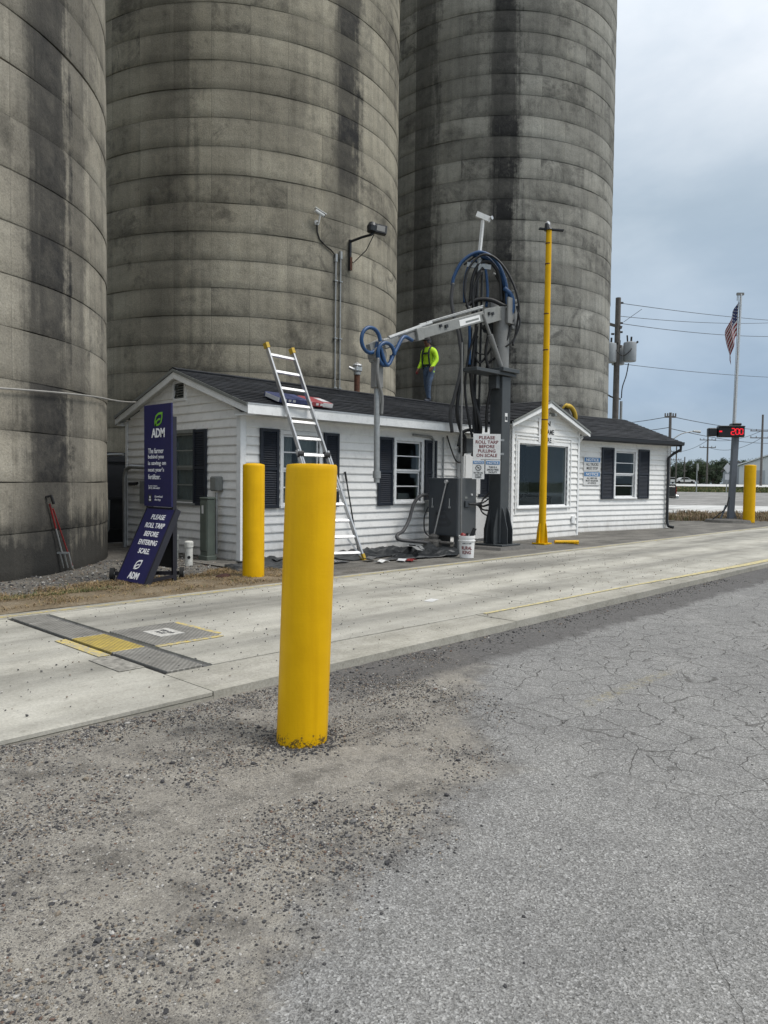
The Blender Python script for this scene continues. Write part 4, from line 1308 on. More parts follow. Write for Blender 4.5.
# wing hip roof
O_ = 0.34
WR = WL + 0.20
e = [MW @ Vector(p) for p in ((0.12, O_, 2.70), (WR, O_, 2.70), (WR, -3.94, 2.70), (0.12, -3.94, 2.70))]
rdg = [MW @ Vector((0.12, -1.8, 3.53)), MW @ Vector((WR, -1.8, 3.53))]
roof_slope('roof_slope', e[0], e[1], rdg[0], rdg[1])
roof_slope('roof_slope', e[2], e[3], rdg[1], rdg[0])
part('gable_infill', 'white_vinyl', house, lambda m_: m_.add([(WL + x, y, z) for x in (0.0, 0.03) for (y, z) in ((0.0, 2.56), (-3.6, 2.56), (-3.6, 2.72), (-1.8, 3.44), (0.0, 2.72))], [(0, 1, 2, 3, 4), (9, 8, 7, 6, 5)] + [(i, (i + 1) % 5, (i + 1) % 5 + 5, i + 5) for i in range(5)]), MW)
for (ya, yb) in ((O_, -1.8), (-3.94, -1.8)):
    part('rake_board', 'gutter_dark', house, lambda m_: m_.add([(x, y, z) for x in (WR - 0.03, WR - 0.006) for (y, z) in ((ya, 2.68), (yb, 3.51), (yb, 3.37), (ya, 2.56))], [(0, 1, 2, 3), (7, 6, 5, 4), (0, 4, 5, 1), (1, 5, 6, 2), (2, 6, 7, 3), (3, 7, 4, 0)]), MW)
part('fascia', 'gutter_dark', house, lambda m_: m_.box(0.45, WR - 0.032, O_ - 0.02, O_ - 0.001, 2.56, 2.685), MW)
part('gutter', 'gutter_dark', house, lambda m_: m_.prism([(0, 0), (0.0, 0.10), (0.012, 0.10), (0.012, 0.012), (0.075, 0.03), (0.085, 0.11), (0.097, 0.11), (0.09, 0.018), (0.05, -0.006)], 0, WR - 0.45),
     MW @ Matrix.Translation((0.45, O_, 2.585)) @ Matrix(((0, 1, 0, 0), (1, 0, 0, 0), (0, 0, 1, 0), (0, 0, 0, 1))))
part('soffit', 'soffit', house, lambda m_: m_.box(0.1, WR - 0.035, 0.0, O_ - 0.02, 2.57, 2.585), MW)
part('downspout', 'gutter_dark', house, lambda m_: m_.tube([(WL + 0.06, O_ + 0.05, 2.58), (WL + 0.06, O_ + 0.05, 2.46), (WL - 0.02, 0.2, 2.34), (WL - 0.13, 0.095, 2.2), (WL - 0.13, 0.095, 1.2), (WL - 0.13, 0.095, 0.2), (WL - 0.10, 0.13, 0.06), (WL - 0.08, 0.3, 0.03)], 0.045, 8), MW)
part('gutter_end', 'white_trim', house, lambda m_: m_.tube([(18.22, 9.95, 2.68), (18.30, 10.05, 2.60), (18.46, 10.25, 2.50)], 0.05, 8))
part('outlet_box', 'white_trim', house, lambda m_: m_.box(2.78, 2.93, 0.03, 0.075, 0.32, 0.52, 0.01), MHU)
part('gable_lamp', 'box_grey', house, lambda m_: (m_.tube([(1.62, 0.03, 3.12), (1.62, 0.16, 3.10)], 0.02, 8), m_.box(1.57, 1.67, 0.1, 0.22, 3.03, 3.10, 0.01)), MHU)
# trim raceway over the hut window
part('raceway', 'white_trim', house, lambda m_: (m_.box(0.13, 0.165, 0.026, 0.05, 0.65, 2.52), m_.box(0.165, 2.72, 0.026, 0.05, 2.50, 2.53), m_.box(2.69, 2.72, 0.026, 0.05, 0.70, 2.50)), MHU)

# things fixed to the gable end wall
mtb = thing('electric_meter', 'round glass electric meter and grey boxes on the left gable wall', 'meter', (7.5, 13.8, 0.9))
part('meter_box', 'box_grey', mtb, lambda m_: m_.box(7.40, 7.57, 13.10, 13.38, 1.35, 1.85, 0.01))
part('breaker_box', 'box_grey', mtb, lambda m_: m_.box(7.43, 7.57, 13.30, 13.62, 0.95, 1.40, 0.01))
part('conduit', 'galvanised', mtb, lambda m_: m_.tube([(7.45, 13.3, 1.66), (7.45, 14.0, 1.68), (7.45, 14.18, 1.62), (7.45, 14.24, 1.45), (7.45, 14.24, 0.05)], 0.045, 10), smooth=True)
part('gas_pipe', 'galvanised', mtb, lambda m_: m_.tube([(7.3, 14.85, 0.02), (7.3, 14.85, 1.7), (7.32, 14.83, 1.86), (7.34, 14.7, 1.92), (7.4, 14.2, 1.92)], 0.028, 8), smooth=True)
part('drain_pipe', 'box_grey', mtb, lambda m_: m_.tube([(7.3, 14.66, 1.0), (7.28, 14.66, 0.4), (7.2, 14.8, 0.15), (7.1, 15.0, 0.08)], 0.05, 8), smooth=True)
part('spigot', 'black_plastic', mtb, lambda m_: (m_.tube([(7.6, 13.95, 1.35), (7.46, 13.95, 1.33)], 0.03, 8), m_.box(7.4, 7.48, 13.86, 14.02, 1.3, 1.37, 0.01)))
ab = thing('junction_box', 'small grey weatherproof box on the gable wall above the tall utility post', 'box', (7.5, 11.0, 1.18))
part('box_body', 'box_grey', ab, lambda m_: m_.box(7.44, 7.574, 10.98, 11.19, 1.24, 1.50, 0.02))
part('box_lid', 'box_grey', ab, lambda m_: m_.box(7.425, 7.439, 11.0, 11.17, 1.26, 1.48, 0.005))
part('conduit', 'galvanised', ab, lambda m_: m_.tube([(7.48, 11.05, 1.22), (7.48, 11.05, 0.15)], 0.025, 8))
ped = thing('utility_post', 'tall grey-green metal utility pedestal standing against the left gable wall', 'utility box', (7.28, 10.98, 0.05))
part('post_body', 'pedestal_green', ped, lambda m_: m_.box(7.20, 7.36, 10.90, 11.13, 0.03, 1.10, 0.012))
part('post_cap', 'pedestal_green', ped, lambda m_: m_.box(7.19, 7.37, 10.89, 11.14, 1.10, 1.14, 0.012))
part('post_cover', 'pedestal_green', ped, lambda m_: m_.box(7.186, 7.199, 10.92, 11.11, 0.22, 1.06, 0.005))
part('foot', 'pedestal_green', ped, lambda m_: m_.box(7.18, 7.38, 10.88, 11.15, 0.02, 0.14, 0.012))
part('warning_label', 'sign_white', ped, lambda m_: m_.box(7.181, 7.1855, 11.0, 11.05, 0.86, 1.0))
for i, (px_, py_, h_, lab) in enumerate(((7.0, 11.60, 0.45, 'plain capped white plastic pipe stub beside the sign stand'), (6.62, 10.55, 0.42, 'white plastic pipe stub with a dark hole in its side, near the utility post'))):
    pv = thing('pipe_stub', lab, 'pipe', (px_, py_, 0.04), 'white pipe stubs in the gravel')
    part('pipe', 'pipe_white', pv, lambda m_: m_.lathe([(0.062, 0.02), (0.062, h_)], (px_, py_), 16), smooth=True)
    part('cap', 'pipe_white', pv, lambda m_: m_.lathe([(0.072, h_ - 0.07), (0.072, h_ + 0.012), (0.05, h_ + 0.03)], (px_, py_), 16), smooth=True)
    if i == 1:
        d_ = Vector((-px_, -py_, 0)).normalized()
        part('hole', 'black_plastic', pv, lambda m_: m_.tube([Vector((px_, py_, 0.19)) + d_ * 0.058, Vector((px_, py_, 0.19)) + d_ * 0.066], 0.026, 12))


def catenary(a, b_, sag, n_=16):
    a, b_ = Vector(a), Vector(b_)
    return [a.lerp(b_, i / n_) - Vector((0, 0, sag * 4 * (i / n_) * (1 - i / n_))) for i in range(n_ + 1)]


mb = MB()
cab = [Vector((2.07 + 4.91 * math.cos(R(a)), 15.06 + 4.91 * math.sin(R(a)), 2.40 + 0.0052 * (a + 110))) for a in range(-112, -37, 4)]
mb.tube(cab + catenary(cab[-1], (7.36, 13.6, 2.93), 0.02, 8)[1:], 0.014, 6)
tag(mb.build('service_cable', 'wire_pale', smooth=True), 'pale cable strung from the left silo to the house gable', 'cable')

# ------------------------------------------------------------------ fixtures on the middle silo
SC2, SR2 = Vector((14.12, 19.49, 0)), 4.81


def on_silo(deg, z, off=0.0):
    a = R(deg)
    return Vector((SC2.x + (SR2 + off) * math.cos(a), SC2.y + (SR2 + off) * math.sin(a), z))


cm = thing('security_camera', 'white bullet camera high on the middle silo with its cable', 'camera', on_silo(-103, 8.2, 0.03))
p0 = on_silo(-103, 8.08, 0.02)
n0 = Vector((math.cos(R(-103)), math.sin(R(-103)), 0))
part('bracket', 'sign_white', cm, lambda m_: (m_.tube([p0, p0 + n0 * 0.12 + Vector((0, 0, -0.02)), p0 + n0 * 0.18 + Vector((0, 0, 0.14))], 0.025, 8), m_.tube([p0 - n0 * 0.02, p0 + n0 * 0.02], 0.07, 12)))
q0 = p0 + n0 * 0.16 + Vector((0, 0, 0.2))
tdir = Vector((0.80, -0.25, -0.33)).normalized()
part('camera_body', 'bucket_white', cm, lambda m_: (m_.tube([q0 - tdir * 0.13, q0 + tdir * 0.13], 0.05, 12), m_.bar(q0 - tdir * 0.15 + Vector((0, 0, 0.055)), q0 + tdir * 0.19 + Vector((0, 0, 0.055)), 0.12, 0.014)), smooth=True)
part('lens', 'black_plastic', cm, lambda m_: m_.tube([q0 + tdir * 0.13, q0 + tdir * 0.145], 0.04, 12))
part('cable', 'hose_black', cm, lambda m_: m_.tube([p0 + Vector((0, 0, -0.05)) + n0 * 0.02, on_silo(-102.8, 7.85, 0.03), on_silo(-102, 7.68, 0.03), on_silo(-100, 7.55, 0.03), on_silo(-97.8, 7.47, 0.03), on_silo(-96.5, 7.38, 0.035), on_silo(-96.2, 7.2, 0.04)], 0.018, 6), smooth=True)
for a_, zt, lab in ((-96.1, 7.35, 'left one of two thin grey conduits down the middle silo'), (-94.2, 7.45, 'right one of two thin grey conduits down the middle silo')):
    cd = thing('conduit', lab, 'conduit', on_silo(a_, 3.0, 0.04), 'conduits on the middle silo')
    part('pipe', 'galvanised', cd, lambda m_: m_.tube([on_silo(a_, 2.0, 0.045), on_silo(a_, zt, 0.045)], 0.022, 8), smooth=True)
    part('fitting', 'galvanised', cd, lambda m_: m_.box(*[q for c_ in zip(on_silo(a_, zt, 0.045) - Vector((0.035, 0.035, 0.16)), on_silo(a_, zt, 0.045) + Vector((0.035, 0.035, 0.04))) for q in c_]))
    for zc in (3.9, 5.2, 6.7):
        part('clamp', 'galvanised', cd, lambda m_: m_.box(*[q for c_ in zip(on_silo(a_, zc, 0.04) - Vector((0.05, 0.04, 0.015)), on_silo(a_, zc, 0.04) + Vector((0.05, 0.04, 0.015))) for q in c_]))
fl = thing('floodlight', 'black floodlight on a bent arm bracketed to the middle silo', 'floodlight', on_silo(-90, 6.4, 0.05))
A0, A1 = on_silo(-90.5, 7.05, 0.06), on_silo(-90.5, 7.86, 0.06)
part('bracket_post', 'gutter_dark', fl, lambda m_: m_.bar(A0, A1, 0.06, 0.06))
arm_e = Vector((14.32, 13.98, 7.96))
part('arm', 'gutter_dark', fl, lambda m_: m_.tube([A1 + Vector((0, 0, -0.05)), A1.lerp(arm_e, 0.5) + Vector((0, 0, -0.02)), arm_e + Vector((-0.06, 0.03, -0.05)), arm_e], 0.035, 8))
MFL = frame(arm_e + Vector((0.02, -0.02, 0.11)), Vector((0.85, -0.50, -0.12)), None, Vector((0.2, 0.05, 0.97))) @ Matrix.Scale(0.68, 4)
part('lamp_housing', 'gutter_dark', fl, lambda m_: (m_.box(-0.05, 0.47, -0.10, 0.10, -0.17, 0.2, 0.03), m_.lathe([(0.02, -0.2), (0.17, -0.15), (0.2, 0.05), (0.14, 0.2), (0.02, 0.23)], (-0.12, 0.0), 16)), MFL)
part('lamp_glass', 'mast_grey', fl, lambda m_: m_.box(0.05, 0.38, -0.115, -0.101, -0.10, 0.13, 0.004), MFL)
part('lamp_glass', 'mast_grey', fl, lambda m_: m_.box(0.05, 0.38, 0.101, 0.115, -0.10, 0.13, 0.004), MFL)
part('cable', 'hose_black', fl, lambda m_: m_.tube([arm_e + Vector((0, 0, -0.05)), arm_e + Vector((-0.02, 0.25, -0.4)), on_silo(-88.0, 7.35, 0.05), on_silo(-89.0, 7.28, 0.05), on_silo(-90.2, 7.36, 0.06)], 0.012, 6), smooth=True)
part('rust_stain', 'rust', fl, lambda m_: m_.bar(A0 + Vector((0, -0.05, 0.0)), A0 + Vector((0, -0.05, 0.35)), 0.07, 0.012, (0, 1, 0)))
vt = thing('flue_pipe', 'rusty flue pipe with galvanised cap rising behind the roof ridge', 'flue', (13.75, 14.1, 3.3))
VX, VY = 13.68, 13.9
part('pipe', 'rust', vt, lambda m_: m_.lathe([(0.075, 2.7), (0.075, 4.24)], (VX, VY), 16), smooth=True)
part('flashing', 'galvanised', vt, lambda m_: m_.lathe([(0.24, 2.85), (0.10, 3.3), (0.16, 3.66), (0.16, 3.70), (0.08, 3.72)], (VX, VY), 16))
part('cap', 'aluminium', vt, lambda m_: (m_.box(VX - 0.10, VX + 0.10, VY - 0.10, VY + 0.10, 4.26, 4.40, 0.02), m_.lathe([(0.13, 4.41), (0.12, 4.44), (0.02, 4.50)], (VX, VY), 16), m_.tube([(VX - 0.08, VY, 4.3), (VX - 0.2, VY + 0.1, 4.36)], 0.04, 8)))
part('collar', 'galvanised', vt, lambda m_: m_.lathe([(0.09, 4.18), (0.09, 4.25)], (VX, VY), 16))

gd = thing('gap_blackout', 'dark panel added to black out the gap between left silo and house corner', 'added panel', (7.2, 15.2, 0.05))  # dark panel added so the gap stays black instead of lit
part('blackout_sheet', 'gutter_dark', gd, lambda m_: m_.box(6.9, 8.6, 15.30, 15.34, 0.06, 2.0))
part('blackout_post', 'gutter_dark', gd, lambda m_: m_.tube([(7.05, 15.25, 0.02), (7.05, 15.25, 2.1)], 0.05, 10))
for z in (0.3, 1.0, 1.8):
    part('blackout_rail', 'gutter_dark', gd, lambda m_: m_.box(6.95, 8.6, 15.26, 15.299, z, z + 0.06))

# ------------------------------------------------------------------ bollards
def bollard(x, y, h, r_, lab, lean=(0, 0), dome=0.015):
    n_ = 40
    mb_ = MB()
    rnd_ = random.Random(int(x * 100))
    rows = [(-0.15, 1.0), (0.0, 1.0), (0.03, 1.0), (h * 0.25, 1.0), (h * 0.5, 1.0), (h * 0.75, 1.0), (h - 0.03, 1.0), (h - 0.008, 0.985), (h, 0.95), (h + dome, 0.6), (h + dome * 1.4, 0.01)]
    vs_, fs_ = [], []
    for (z, k) in rows:
        for j in range(n_):
            a = 2 * PI * j / n_
            rr = r_ * k * (1 + 0.006 * noise.noise(Vector((math.cos(a) * 2, math.sin(a) * 2, z * 2 + x))))
            vs_.append((rr * math.cos(a) + lean[0] * z, rr * math.sin(a) + lean[1] * z, z))
    for i in range(len(rows) - 1):
        for j in range(n_):
            k = (j + 1) % n_
            fs_.append((i * n_ + j, i * n_ + k, (i + 1) * n_ + k, (i + 1) * n_ + j))
    me = bpy.data.meshes.new('bollard')
    me.from_pydata(vs_, [], fs_)
    me.materials.append(MATS['bollard_yellow'])
    me.shade_smooth()
    me.set_sharp_from_angle(angle=R(50))
    o = bpy.data.objects.new('bollard', me)
    COL.objects.link(o)
    o.location = (x, y, 0.02 if y < 4.1 else 0.06)
    return tag(o, lab, 'bollard', 'yellow concrete-filled bollards')


bollard(2.68, 3.13, 1.515, 0.140, 'big leaning yellow bollard in the foreground on the broken asphalt', lean=(0.020, -0.021), dome=0.004)
bollard(6.38, 8.52, 1.60, 0.152, 'yellow bollard beside the far lane line in front of the house corner')
bollard(29.3, 9.15, 2.12, 0.205, 'far yellow bollard beside the red digit display post')

# ------------------------------------------------------------------ grain probe
PX, PY = 13.24, 9.14
pb = thing('grain_probe', 'grey hydraulic grain probe on a square post, its white boom reaching left', 'grain probe', (PX, PY, LZ))


def pad(m_):
    poly = [(-0.62, -0.5), (0.5, -0.66), (0.78, -0.42), (0.72, 0.5), (-0.5, 0.6), (-0.72, 0.3)]
    vs_ = [(PX + x, PY + y, 0.05) for x, y in poly] + [(PX + x * 0.93, PY + y * 0.93, LZ + 0.048) for x, y in poly]
    m_.add(vs_, [tuple(range(6, 12))] + [(i, (i + 1) % 6, (i + 1) % 6 + 6, i + 6) for i in range(6)])


part('concrete_pad', 'concrete_pad', pb, pad)
cw_ = 0.155
part('column', 'column_grey', pb, lambda m_: m_.box(PX - cw_, PX + cw_, PY - cw_, PY + cw_, LZ + 0.09, 3.66, 0.012))
part('base_plate', 'column_grey', pb, lambda m_: m_.box(PX - 0.34, PX + 0.34, PY - 0.34, PY + 0.34, LZ + 0.05, LZ + 0.085, 0.004))
for (dx, dy) in ((1, 0), (-1, 0), (0, 1), (0, -1)):
    for off in (-0.09, 0.09):
        Mg = frame((PX, PY, LZ + 0.086), (dx, dy, 0), (-dy, dx, 0))
        part('gusset', 'column_grey', pb, lambda m_: m_.prism([(cw_, 0), (0.30, 0), (0.30, 0.30), (0.20, 0.68), (cw_, 0.78)], off - 0.01, off + 0.01), Mg)
part('warning_sticker', 'sign_white', pb, lambda m_: m_.box(PX - 0.05, PX + 0.04, PY - cw_ - 0.004, PY - cw_ - 0.001, 2.72, 2.90))
part('warning_sticker', 'print_dark', pb, lambda m_: m_.box(PX - 0.04, PX + 0.03, PY - cw_ - 0.007, PY - cw_ - 0.005, 2.75, 2.83))
part('platform', 'column_grey', pb, lambda m_: (m_.box(PX - 1.12, PX + 0.28, PY - 0.2, PY + 0.2, 3.67, 3.74, 0.006), m_.box(PX - 0.30, PX + 0.30, PY - 0.27, PY + 0.27, 3.741, 3.82, 0.006), m_.box(PX - 0.30, PX - 0.16, PY - 0.10, PY + 0.10, 3.40, 3.665)))
part('mast', 'mast_grey', pb, lambda m_: m_.lathe([(0.17, 3.82), (0.17, 5.10)], (PX - 0.02, PY), 24), smooth=True)
part('mast_head', 'mast_grey', pb, lambda m_: (m_.box(PX - 0.12, PX + 0.28, PY - 0.24, PY - 0.20, 4.75, 5.28), m_.box(PX - 0.12, PX + 0.28, PY + 0.20, PY + 0.24, 4.75, 5.28), m_.box(PX - 0.1, PX + 0.26, PY - 0.19, PY + 0.19, 5.06, 5.10)))
B0, B1 = Vector((PX + 0.06, PY, 5.06)), Vector((10.42, PY - 0.02, 4.12))
bd = (B1 - B0).normalized()
bup = Vector((0, 1, 0)).cross(bd)
bup = bup if bup.z > 0 else -bup
BL = (B1 - B0).length
MBm = frame(B0, bd, Vector((0, -1, 0)), bup)
part('boom', 'boom_white', pb, lambda m_: (m_.box(0.0, BL, -0.09, 0.09, -0.10, 0.10, 0.01), m_.box(0.3, 0.85, 0.091, 0.105, -0.16, 0.13), m_.box(BL - 0.16, BL + 0.02, -0.11, 0.11, -0.115, 0.115, 0.01)), MBm)
part('boom_extension', 'mast_grey', pb, lambda m_: m_.box(BL + 0.02, BL + 0.50, -0.06, 0.06, -0.08, 0.07, 0.01), MBm)
part('boom_tip', 'boom_white', pb, lambda m_: (m_.box(BL + 0.50, BL + 0.92, -0.08, 0.08, -0.10, 0.08, 0.02), m_.prism([(BL + 0.9, -0.12), (BL + 1.25, -0.25), (BL + 1.25, 0.05), (BL + 0.9, 0.10)], -0.05, 0.05)), MBm)
part('cylinder_rod', 'galvanised', pb, lambda m_: (m_.tube([(0.75, 0.0, 0.17), (BL - 0.2, 0.0, 0.15)], 0.022, 10), m_.tube([(BL - 0.5, 0.05, 0.14), (BL + 0.75, 0.05, 0.07)], 0.038, 10), m_.tube([(0.8, 0.06, 0.21), (BL - 0.35, 0.06, 0.17)], 0.012, 8)), MBm)
part('boom_plate', 'bucket_white', pb, lambda m_: m_.box(1.02, 1.72, 0.0915, 0.096, -0.065, 0.055), MBm)
part('boom_plate', 'box_grey', pb, lambda m_: m_.box(1.07, 1.52, 0.097, 0.100, -0.03, 0.005), MBm)
part('bolt_row', 'black_plastic', pb, lambda m_: (m_.box(0.55, 0.62, 0.106, 0.13, -0.02, 0.04), m_.box(0.68, 0.74, 0.106, 0.13, 0.0, 0.06), m_.box(2.12, 2.2, 0.091, 0.12, -0.02, 0.04), m_.box(2.3, 2.36, 0.091, 0.12, 0.02, 0.07)), MBm)
part('lift_cylinder', 'mast_grey', pb, lambda m_: (m_.tube([(PX - 0.16, PY - 0.1, 3.86), (PX - 0.55, PY - 0.1, 4.45)], 0.055, 12), m_.tube([(PX - 0.55, PY - 0.1, 4.45), (PX - 0.82, PY - 0.1, 4.83)], 0.032, 10)), smooth=True)
TX, TY = 9.42, 9.08
tip = MBm @ Vector((BL + 1.15, 0, -0.1))
part('knuckle', 'mast_grey', pb, lambda m_: (m_.tube([(TX, TY - 0.09, 3.62), (TX, TY + 0.09, 3.62)], 0.15, 16), m_.box(TX - 0.10, TX + 0.10, TY - 0.07, TY + 0.07, 3.05, 3.62, 0.02), m_.tube([tip, (TX, TY, 3.62)], 0.06, 8)))
part('probe_tube', 'galvanised', pb, lambda m_: (m_.tube([(TX, TY, 3.3), (TX + 0.02, TY, 1.42)], 0.052, 14), m_.tube([(TX + 0.02, TY, 1.62), (TX + 0.02, TY, 1.50)], 0.072, 12)), smooth=True)
part('probe_sleeve', 'box_grey', pb, lambda m_: m_.prism([(TX + 0.05, 3.2), (TX + 0.14, 2.75), (TX + 0.10, 2.68), (TX + 0.04, 2.9)], TY - 0.02, TY + 0.02))


def spline(pts, n_=10):
    pts = [Vector(p) for p in pts]
    P_ = [pts[0] * 2 - pts[1]] + pts + [pts[-1] * 2 - pts[-2]]
    out = []
    for i in range(1, len(P_) - 2):
        a, b_, c, d = P_[i - 1:i + 3]
        for k in range(n_):
            q = k / n_
            out.append(0.5 * ((2 * b_) + (c - a) * q + (2 * a - 5 * b_ + 4 * c - d) * q * q + (3 * b_ - a - 3 * c + d) * q ** 3))
    out.append(pts[-1])
    return out


def hose(pts, r_, mat):
    part('hose', mat, pb, lambda m_: m_.tube(spline(pts), r_, 8), smooth='all')


# blue coils at the boom tip
for (cx_, cz_, rr, yy) in ((TX - 0.24, 3.84, 0.21, -0.10), (TX + 0.08, 3.64, 0.19, -0.16)):
    hose([(TX + cx_ - TX + rr * math.cos(a), TY + yy + 0.012 * a, cz_ + rr * math.sin(a)) for a in [i * PI / 5 for i in range(11)]], 0.033, 'hose_blue')
hose([(TX - 0.05, TY - 0.1, 3.78), (TX + 0.1, TY - 0.14, 3.45), (TX + 0.32, TY - 0.13, 3.72), (TX + 0.55, TY - 0.11, 4.0), (TX + 0.8, TY - 0.1, 3.98)], 0.033, 'hose_blue')
hose([(TX - 0.1, TY - 0.12, 3.55), (TX - 0.12, TY - 0.12, 3.3), (TX - 0.05, TY - 0.1, 3.1), (TX + 0.05, TY - 0.08, 2.9), (TX + 0.06, TY - 0.06, 2.6)], 0.028, 'mast_grey')


def hp(u, z, dy=0.0):
    """point beside the mast: u metres to the viewer's right of the post axis"""
    u -= 0.13
    if 4.5 < z < 6.6:
        z -= (z - 4.5) * 0.11
    return (PX + u * rt0.x, PY + u * rt0.y + dy, z)


part('hose_post', 'hose_black', pb, lambda m_: (m_.tube([hp(-0.42, 2.5), hp(-0.40, 6.25)], 0.035, 8), m_.tube([hp(-0.32, 2.5), hp(-0.30, 6.15)], 0.025, 8)))
part('hose_hanger', 'galvanised', pb, lambda m_: (m_.bar(hp(-0.62, 6.18), hp(-0.12, 6.12), 0.06, 0.10), m_.tube([hp(-0.36, 6.3), hp(-0.36, 5.95)], 0.06, 10)))
part('antenna_post', 'sign_white', pb, lambda m_: (m_.bar(hp(-0.38, 6.2), hp(-0.30, 6.92), 0.055, 0.055), m_.bar(hp(-0.44, 7.04), hp(-0.14, 6.92), 0.07, 0.11)))
part('antenna_bolt', 'aluminium', pb, lambda m_: m_.tube([hp(-0.18, 6.95, -0.05), hp(-0.18, 6.95, -0.09)], 0.04, 8))
hose([hp(-1.00, 5.68, -.1), hp(-0.96, 5.9, -.1), hp(-0.78, 6.25, -.1), hp(-0.45, 6.45, -.1), hp(-0.12, 6.28, -.1), hp(0.10, 5.8, -.1), hp(0.16, 5.2, -.1)], 0.036, 'hose_blue')
hose([hp(-0.50, 6.42, 0), hp(-0.18, 6.32, 0), hp(0.08, 5.95, 0), hp(0.2, 5.6, 0), hp(0.27, 5.15, 0.05), hp(0.24, 4.85, 0.05)], 0.042, 'hose_blue')
hose([hp(-0.90, 4.9, -.1), hp(-0.78, 4.3, -.1), hp(-0.80, 3.6, -.1), hp(-0.86, 2.95, -.1), hp(-0.62, 2.55, .1), hp(-0.40, 2.35, .25), hp(-0.42, 2.0, .3)], 0.038, 'hose_black')
hose([hp(-0.66, 5.3, 0), hp(-0.66, 5.75, 0), hp(-0.58, 6.15, 0), hp(-0.42, 6.28, 0), hp(-0.25, 6.15, 0), hp(-0.18, 5.6, 0), hp(-0.2, 5.2, 0)], 0.03, 'hose_blue')
hose([hp(-0.52, 5.0, -.05), hp(-0.50, 5.5, -.05), hp(-0.42, 5.95, -.05), hp(-0.32, 6.1, -.05)], 0.034, 'hose_black')
hose([hp(-0.60, 4.7, -.1), hp(-0.62, 4.0, -.1), hp(-0.50, 3.2, -.1), hp(-0.36, 2.6, -.1), hp(-0.26, 2.3, 0.1), hp(-0.28, 2.0, 0.2)], 0.038, 'hose_black')
hose([hp(-0.68, 4.8, -.16), hp(-0.66, 4.2, -.16), hp(-0.67, 3.9, -.16)], 0.03, 'hose_blue')
hose([hp(-0.72, 5.18, -.12), hp(-0.50, 5.34, -.12), hp(-0.2, 5.34, -.12), hp(0.1, 5.2, -.12), hp(0.28, 5.18, -.1), hp(0.27, 4.75, -.05)], 0.045, 'hose_black')
hose([hp(-0.36, 5.1, -.14), hp(-0.12, 5.12, -.14), hp(0.12, 4.9, -.14), hp(0.30, 4.68, -.1), hp(0.32, 5.0, 0.0), hp(0.27, 5.5, 0.0)], 0.034, 'mast_grey')
hose([hp(0.14, 5.7, -.05), hp(0.12, 5.1, -.08), hp(0.02, 4.6, -.12), hp(-0.18, 4.25, -.12), hp(-0.4, 3.95, -.12), hp(-0.52, 4.1, -.12), hp(-0.54, 4.4, -.12)], 0.022, 'hose_black')
hose([hp(0.2, 5.9, 0), hp(0.28, 5.4, 0), hp(0.33, 5.0, 0), hp(0.3, 4.8, 0)], 0.022, 'hose_black')
hose([hp(-0.05, 6.2, 0.05), hp(0.15, 6.0, 0.05), hp(0.26, 5.6, 0.05), hp(0.32, 5.25, 0.05)], 0.018, 'cable_grey')
hose([hp(-0.46, 4.5, -.12), hp(-0.55, 4.3, -.12), hp(-0.46, 4.15, -.12), hp(-0.3, 4.12, -.12)], 0.014, 'hose_black')
hose([hp(-0.38, 3.2, 0), hp(-0.36, 2.6, 0.02), hp(-0.2, 2.32, 0.1), hp(-0.1, 2.2, 0.3)], 0.04, 'hose_black')
hose([hp(-0.62, 2.2, 0.15), hp(-0.55, 2.48, 0.15), hp(-0.35, 2.55, 0.15), hp(-0.1, 2.4, 0.2)], 0.035, 'hose_black')
hose([hp(-1.0, 5.72, -.12), hp(-1.03, 5.35, -.12), hp(-0.97, 4.95, -.12), hp(-0.86, 4.5, -.12), hp(-0.80, 3.9, -.12), hp(-0.92, 3.3, -.12), hp(-0.96, 2.9, -.05), hp(-0.8, 2.5, .1)], 0.038, 'cable_grey')
hose([hp(-0.25, 6.34, .08), hp(0.02, 6.15, .08), hp(0.2, 5.8, .08), hp(0.3, 5.4, .08), hp(0.36, 5.0, .08)], 0.03, 'hose_black')
hose([hp(0.0, 6.0, .04), hp(0.12, 5.75, .04), hp(0.18, 5.4, .04), hp(0.12, 5.05, -.02), hp(0.08, 4.7, -.02)], 0.032, 'hose_black')
hose([hp(0.05, 5.62, -.14), hp(0.2, 5.45, -.14), hp(0.24, 5.2, -.14), hp(0.2, 5.0, -.14)], 0.05, 'hose_blue')
hose([hp(-0.58, 5.3, -.04), hp(-0.52, 5.9, -.04), hp(-0.36, 6.22, -.04), hp(-0.12, 6.2, -.04), hp(0.04, 5.85, -.04), hp(0.08, 5.3, -.04)], 0.034, 'hose_black')
hose([hp(-0.5, 4.75, -.14), hp(-0.56, 4.2, -.14), hp(-0.6, 3.5, -.14), hp(-0.44, 2.8, -.08), hp(-0.3, 2.45, 0.05)], 0.036, 'hose_black')
hose([hp(0.24, 4.9, -.15), hp(0.1, 4.45, -.18), hp(-0.1, 4.1, -.18), hp(-0.25, 3.95, -.15), hp(-0.3, 3.7, -.1)], 0.026, 'hose_black')
hose([hp(-0.72, 5.05, -.2), hp(-0.82, 5.5, -.2), hp(-0.76, 6.0, -.2), hp(-0.5, 6.35, -.2), hp(-0.2, 6.3, -.2), hp(0.1, 5.9, -.2), hp(0.3, 5.3, -.2), hp(0.36, 4.7, -.1), hp(0.2, 4.3, -.2)], 0.024, 'hose_black')
hose([hp(-0.6, 6.2, .1), hp(-0.3, 6.42, .1), hp(0.02, 6.3, .1), hp(0.26, 5.9, .1), hp(0.38, 5.4, .1), hp(0.42, 4.95, .1)], 0.02, 'hose_black')
